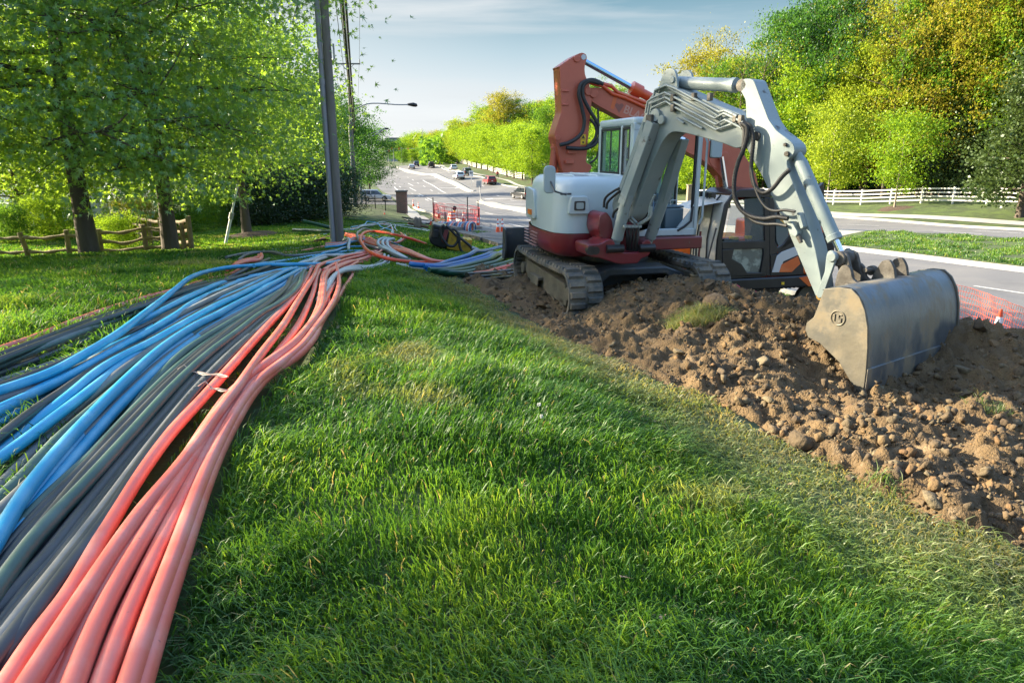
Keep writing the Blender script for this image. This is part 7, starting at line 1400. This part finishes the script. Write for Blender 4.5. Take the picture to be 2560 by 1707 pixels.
# ================================================================== GRASS
def grassmat():
    m=bpy.data.materials.new('grass_blades'); m.use_nodes=True; nt=m.node_tree; nt.nodes.clear(); N=nt.nodes.new; L=nt.links.new; o=N('ShaderNodeOutputMaterial')
    at=N('ShaderNodeAttribute'); at.attribute_name='rnd'; dr=N('ShaderNodeAttribute'); dr.attribute_name='dry'; tip=N('ShaderNodeAttribute'); tip.attribute_name='tip'
    r=N('ShaderNodeValToRGB'); r.color_ramp.elements[0].color=(.028,.095,.018,1); r.color_ramp.elements[1].color=(.12,.235,.03,1); e=r.color_ramp.elements.new(.5); e.color=(.055,.155,.022,1); L(at.outputs['Fac'],r.inputs[0])
    a=N('ShaderNodeMixRGB'); a.inputs[2].default_value=(.27,.25,.15,1); L(dr.outputs['Fac'],a.inputs[0]); L(r.outputs[0],a.inputs[1])
    d=N('ShaderNodeBsdfDiffuse'); L(a.outputs[0],d.inputs[0]); tm=N('ShaderNodeMixRGB'); tm.blend_type='MULTIPLY'; tm.inputs[0].default_value=1; tm.inputs[2].default_value=(2.6,1.95,.9,1); L(a.outputs[0],tm.inputs[1])
    t=N('ShaderNodeBsdfTranslucent'); L(tm.outputs[0],t.inputs[0]); m1=N('ShaderNodeMixShader'); m1.inputs[0].default_value=.45; L(d.outputs[0],m1.inputs[1]); L(t.outputs[0],m1.inputs[2])
    g=N('ShaderNodeBsdfGlossy'); g.inputs['Roughness'].default_value=.5; m2=N('ShaderNodeMixShader'); m2.inputs[0].default_value=.035; L(m1.outputs[0],m2.inputs[1]); L(g.outputs[0],m2.inputs[2]); L(m2.outputs[0],o.inputs[0]); return m
gm=grassmat()
# where conduits lie
occ=set()
for Q in PIPEPTS:
    for a,b in zip(Q[:-1],Q[1:]):
        n=max(1,int(np.linalg.norm(b-a)/.02))
        for t in np.linspace(0,1,n): c=a*(1-t)+b*t; occ.add((int(math.floor(c[0]/.03)),int(math.floor(c[1]/.03))))
ok=np.array(list(occ)); ox,oy=ok.min(0)-3; O=np.zeros(ok.max(0)-ok.min(0)+8,bool); O[ok[:,0]-ox,ok[:,1]-oy]=True; O2=O.copy(); O2[1:]|=O[:-1]; O2[:-1]|=O[1:]; O2[:,1:]|=O[:,:-1]; O2[:,:-1]|=O[:,1:]
def covered(x,y):
    i=np.floor(x/.03).astype(int)-ox; j=np.floor(y/.03).astype(int)-oy; k=(i>=0)&(j>=0)&(i<O2.shape[0])&(j<O2.shape[1]); r=np.zeros(x.shape,bool); r[k]=O2[i[k],j[k]]; return r
ROADP=[p[:2] for p in spline(RL['kerb_a'],60)]+[p[:2] for p in spline(RL['kerb_b'],60)[::-1]]
def blades(name,x,y,h,wd,lean,dry,zfun,label,seed=0,yaw=None):
    g=np.random.default_rng(seed); n=len(x); z=zfun(x,y); a=g.uniform(0,2*math.pi,n) if yaw is None else yaw+g.normal(size=n)*.9
    dx,dy=np.cos(a),np.sin(a); b=g.uniform(0,2*math.pi,n); sx,sy=np.cos(b)*wd/2,np.sin(b)*wd/2; ln=lean*g.uniform(.3,1.3,n)
    base=np.stack([x,y,z-.01],1); S=np.stack([sx,sy,sx*0],1); D=np.stack([dx,dy,dx*0],1)
    mid=base+D*(ln*h*.22)[:,None]; mid[:,2]+=h*.55; hi=base+D*(ln*h*.62)[:,None]; hi[:,2]+=h*(.86-.12*ln); tip=base+D*(ln*h*1.05)[:,None]; tip[:,2]+=h*np.clip(1.02-.42*ln,.25,1)
    V=np.stack([base-S,base+S,mid-S*.9,mid+S*.9,hi-S*.6,hi+S*.6,tip],1).reshape(-1,3); k=np.arange(n)[:,None]*7
    F=np.concatenate([k+0,k+1,k+3,k+2,k+2,k+3,k+5,k+4,k+4,k+5,k+6],1).ravel(); cnt=np.tile([4,4,3],n)
    rnd=np.clip(.5+.9*fbm(x,y,1.3,3)+g.normal(size=n)*.22,0,1)
    me=arrmesh(name,V,F,cnt,gm,{'rnd':np.repeat(rnd,7),'dry':np.repeat(dry,7)}); return tag(link(name,me),label,'grass',kind='stuff')
def lawn():
    # density falls with distance, blades widen to keep cover
    T=900000; r0,r1=1.0,46.; e=.8; u=rng.random(T); r=(r0**e+u*(r1**e-r0**e))**(1/e); th=np.radians(np.where(rng.random(T)<.92,rng.uniform(-43,43,T),rng.uniform(-75,75,T))); x=r*np.sin(th); y=r*np.cos(th)
    pd=polydist(x,y,DPOLY)+.25*fbm(x,y,1.7,3); edge=np.clip(1+pd/.9,0,1)
    k=(pd<.16)&~covered(x,y)&~inpoly(x,y,ROADP); thin=fbm(x,y,1.9,3)+.32; k&=(rng.random(T)>edge*.15)&(rng.random(T)<np.clip(.7+thin*1.2,.6,1)); x=x[k];y=y[k];r=r[k];edge=edge[k]; n=len(x)
    clump=fbm(x,y,2.6,3); h=(.075+.085*np.clip(clump+.35,0,1))*rng.uniform(.55,1.35,n)*(1-.45*edge); h*=np.clip(1.05-.012*r,.6,1)
    dryn=fbm(x+40,y,1.1,4); dry=np.clip((dryn-.30)*5,0,1)*.4+edge**1.2*rng.uniform(.3,1,n)*.9; dry=np.where(rng.random(n)<.03,rng.uniform(.4,1,n),dry); dry=np.clip(dry,0,1)
    yaw=-1.0+1.4*fbm(x,y,.5,2)*2
    blades('lawn_grass',x,y,h,.0025+.00115*r,(.45+.75*np.clip(fbm(x,y+9,.8,2)+.4,0,1))+edge*.8,dry,lambda a,b:TZ(a,b),'thick unmown spring grass covering the bank and lawn',3,yaw); print('blades',n)
lawn()
def far_lawn():
    T=150000; P1=spline(RL['med_a'],200)[:100]; P2=spline(RL['med_b'],200)[:100]; i=rng.integers(0,99,T//2); f=rng.uniform(.05,.95,T//2); t=rng.random(T//2)[:,None]
    q=(P1[i]*(1-t)+P1[i+1]*t)*(1-f[:,None])+(P2[i]*(1-t)+P2[i+1]*t)*f[:,None]; x,y=q[:,0],q[:,1]; c=fbm(x,y,.9,4); k=(rng.random(len(x))<np.clip(.55+2.2*c,.02,1)); x=x[k];y=y[k];c=c[k]; n=len(x)
    blades('median_grass_blades',x,y,(.05+.16*np.clip(c+.25,0,1))*rng.uniform(.6,1.3,n),.045,.5,np.where(rng.random(n)<.12,.8,.08)*rng.random(n),lambda a,b:TZ(a,b)+.19,'patchy grass and weeds growing on the median',5)
far_lawn()
# sod clump on the heap before the machine and weeds on the soil
def clump(px,py,rad,n,h,lab,sd,dryv=.4):
    c=G(px,py,.1); a=rng.uniform(0,6.28,n); q=rad*rng.random(n)**.6; x=c[0]+q*np.cos(a)*1.3; y=c[1]+q*np.sin(a); o=blades('grass_sod',x,y,h*rng.uniform(.5,1.2,n),.004,1.3,np.clip(rng.normal(size=n)*.25+dryv,0,1),lambda a_,b_:dirt_z(a_,b_)+.05*np.maximum(0,1-((a_-c[0])**2+(b_-c[1])**2)/rad**2),'',sd); del o['kind']; tag(o,lab,'grass sod')
clump(1745,800,.24,2600,.13,'torn sod of grey green grass on the heap before the machine',21,.45)
clump(1990,1120,.12,260,.12,'small tuft of grass at the foot of the soil, left of the low rocks',22,.2); clump(2200,1190,.12,150,.09,'sparse weed in the soil at the lower right',23,.3); clump(2470,1010,.13,160,.08,'small weed on the soil near the right edge',24,.3); clump(1240,745,.15,300,.1,'tuft of grass at the soil edge by the left track',25,.2)
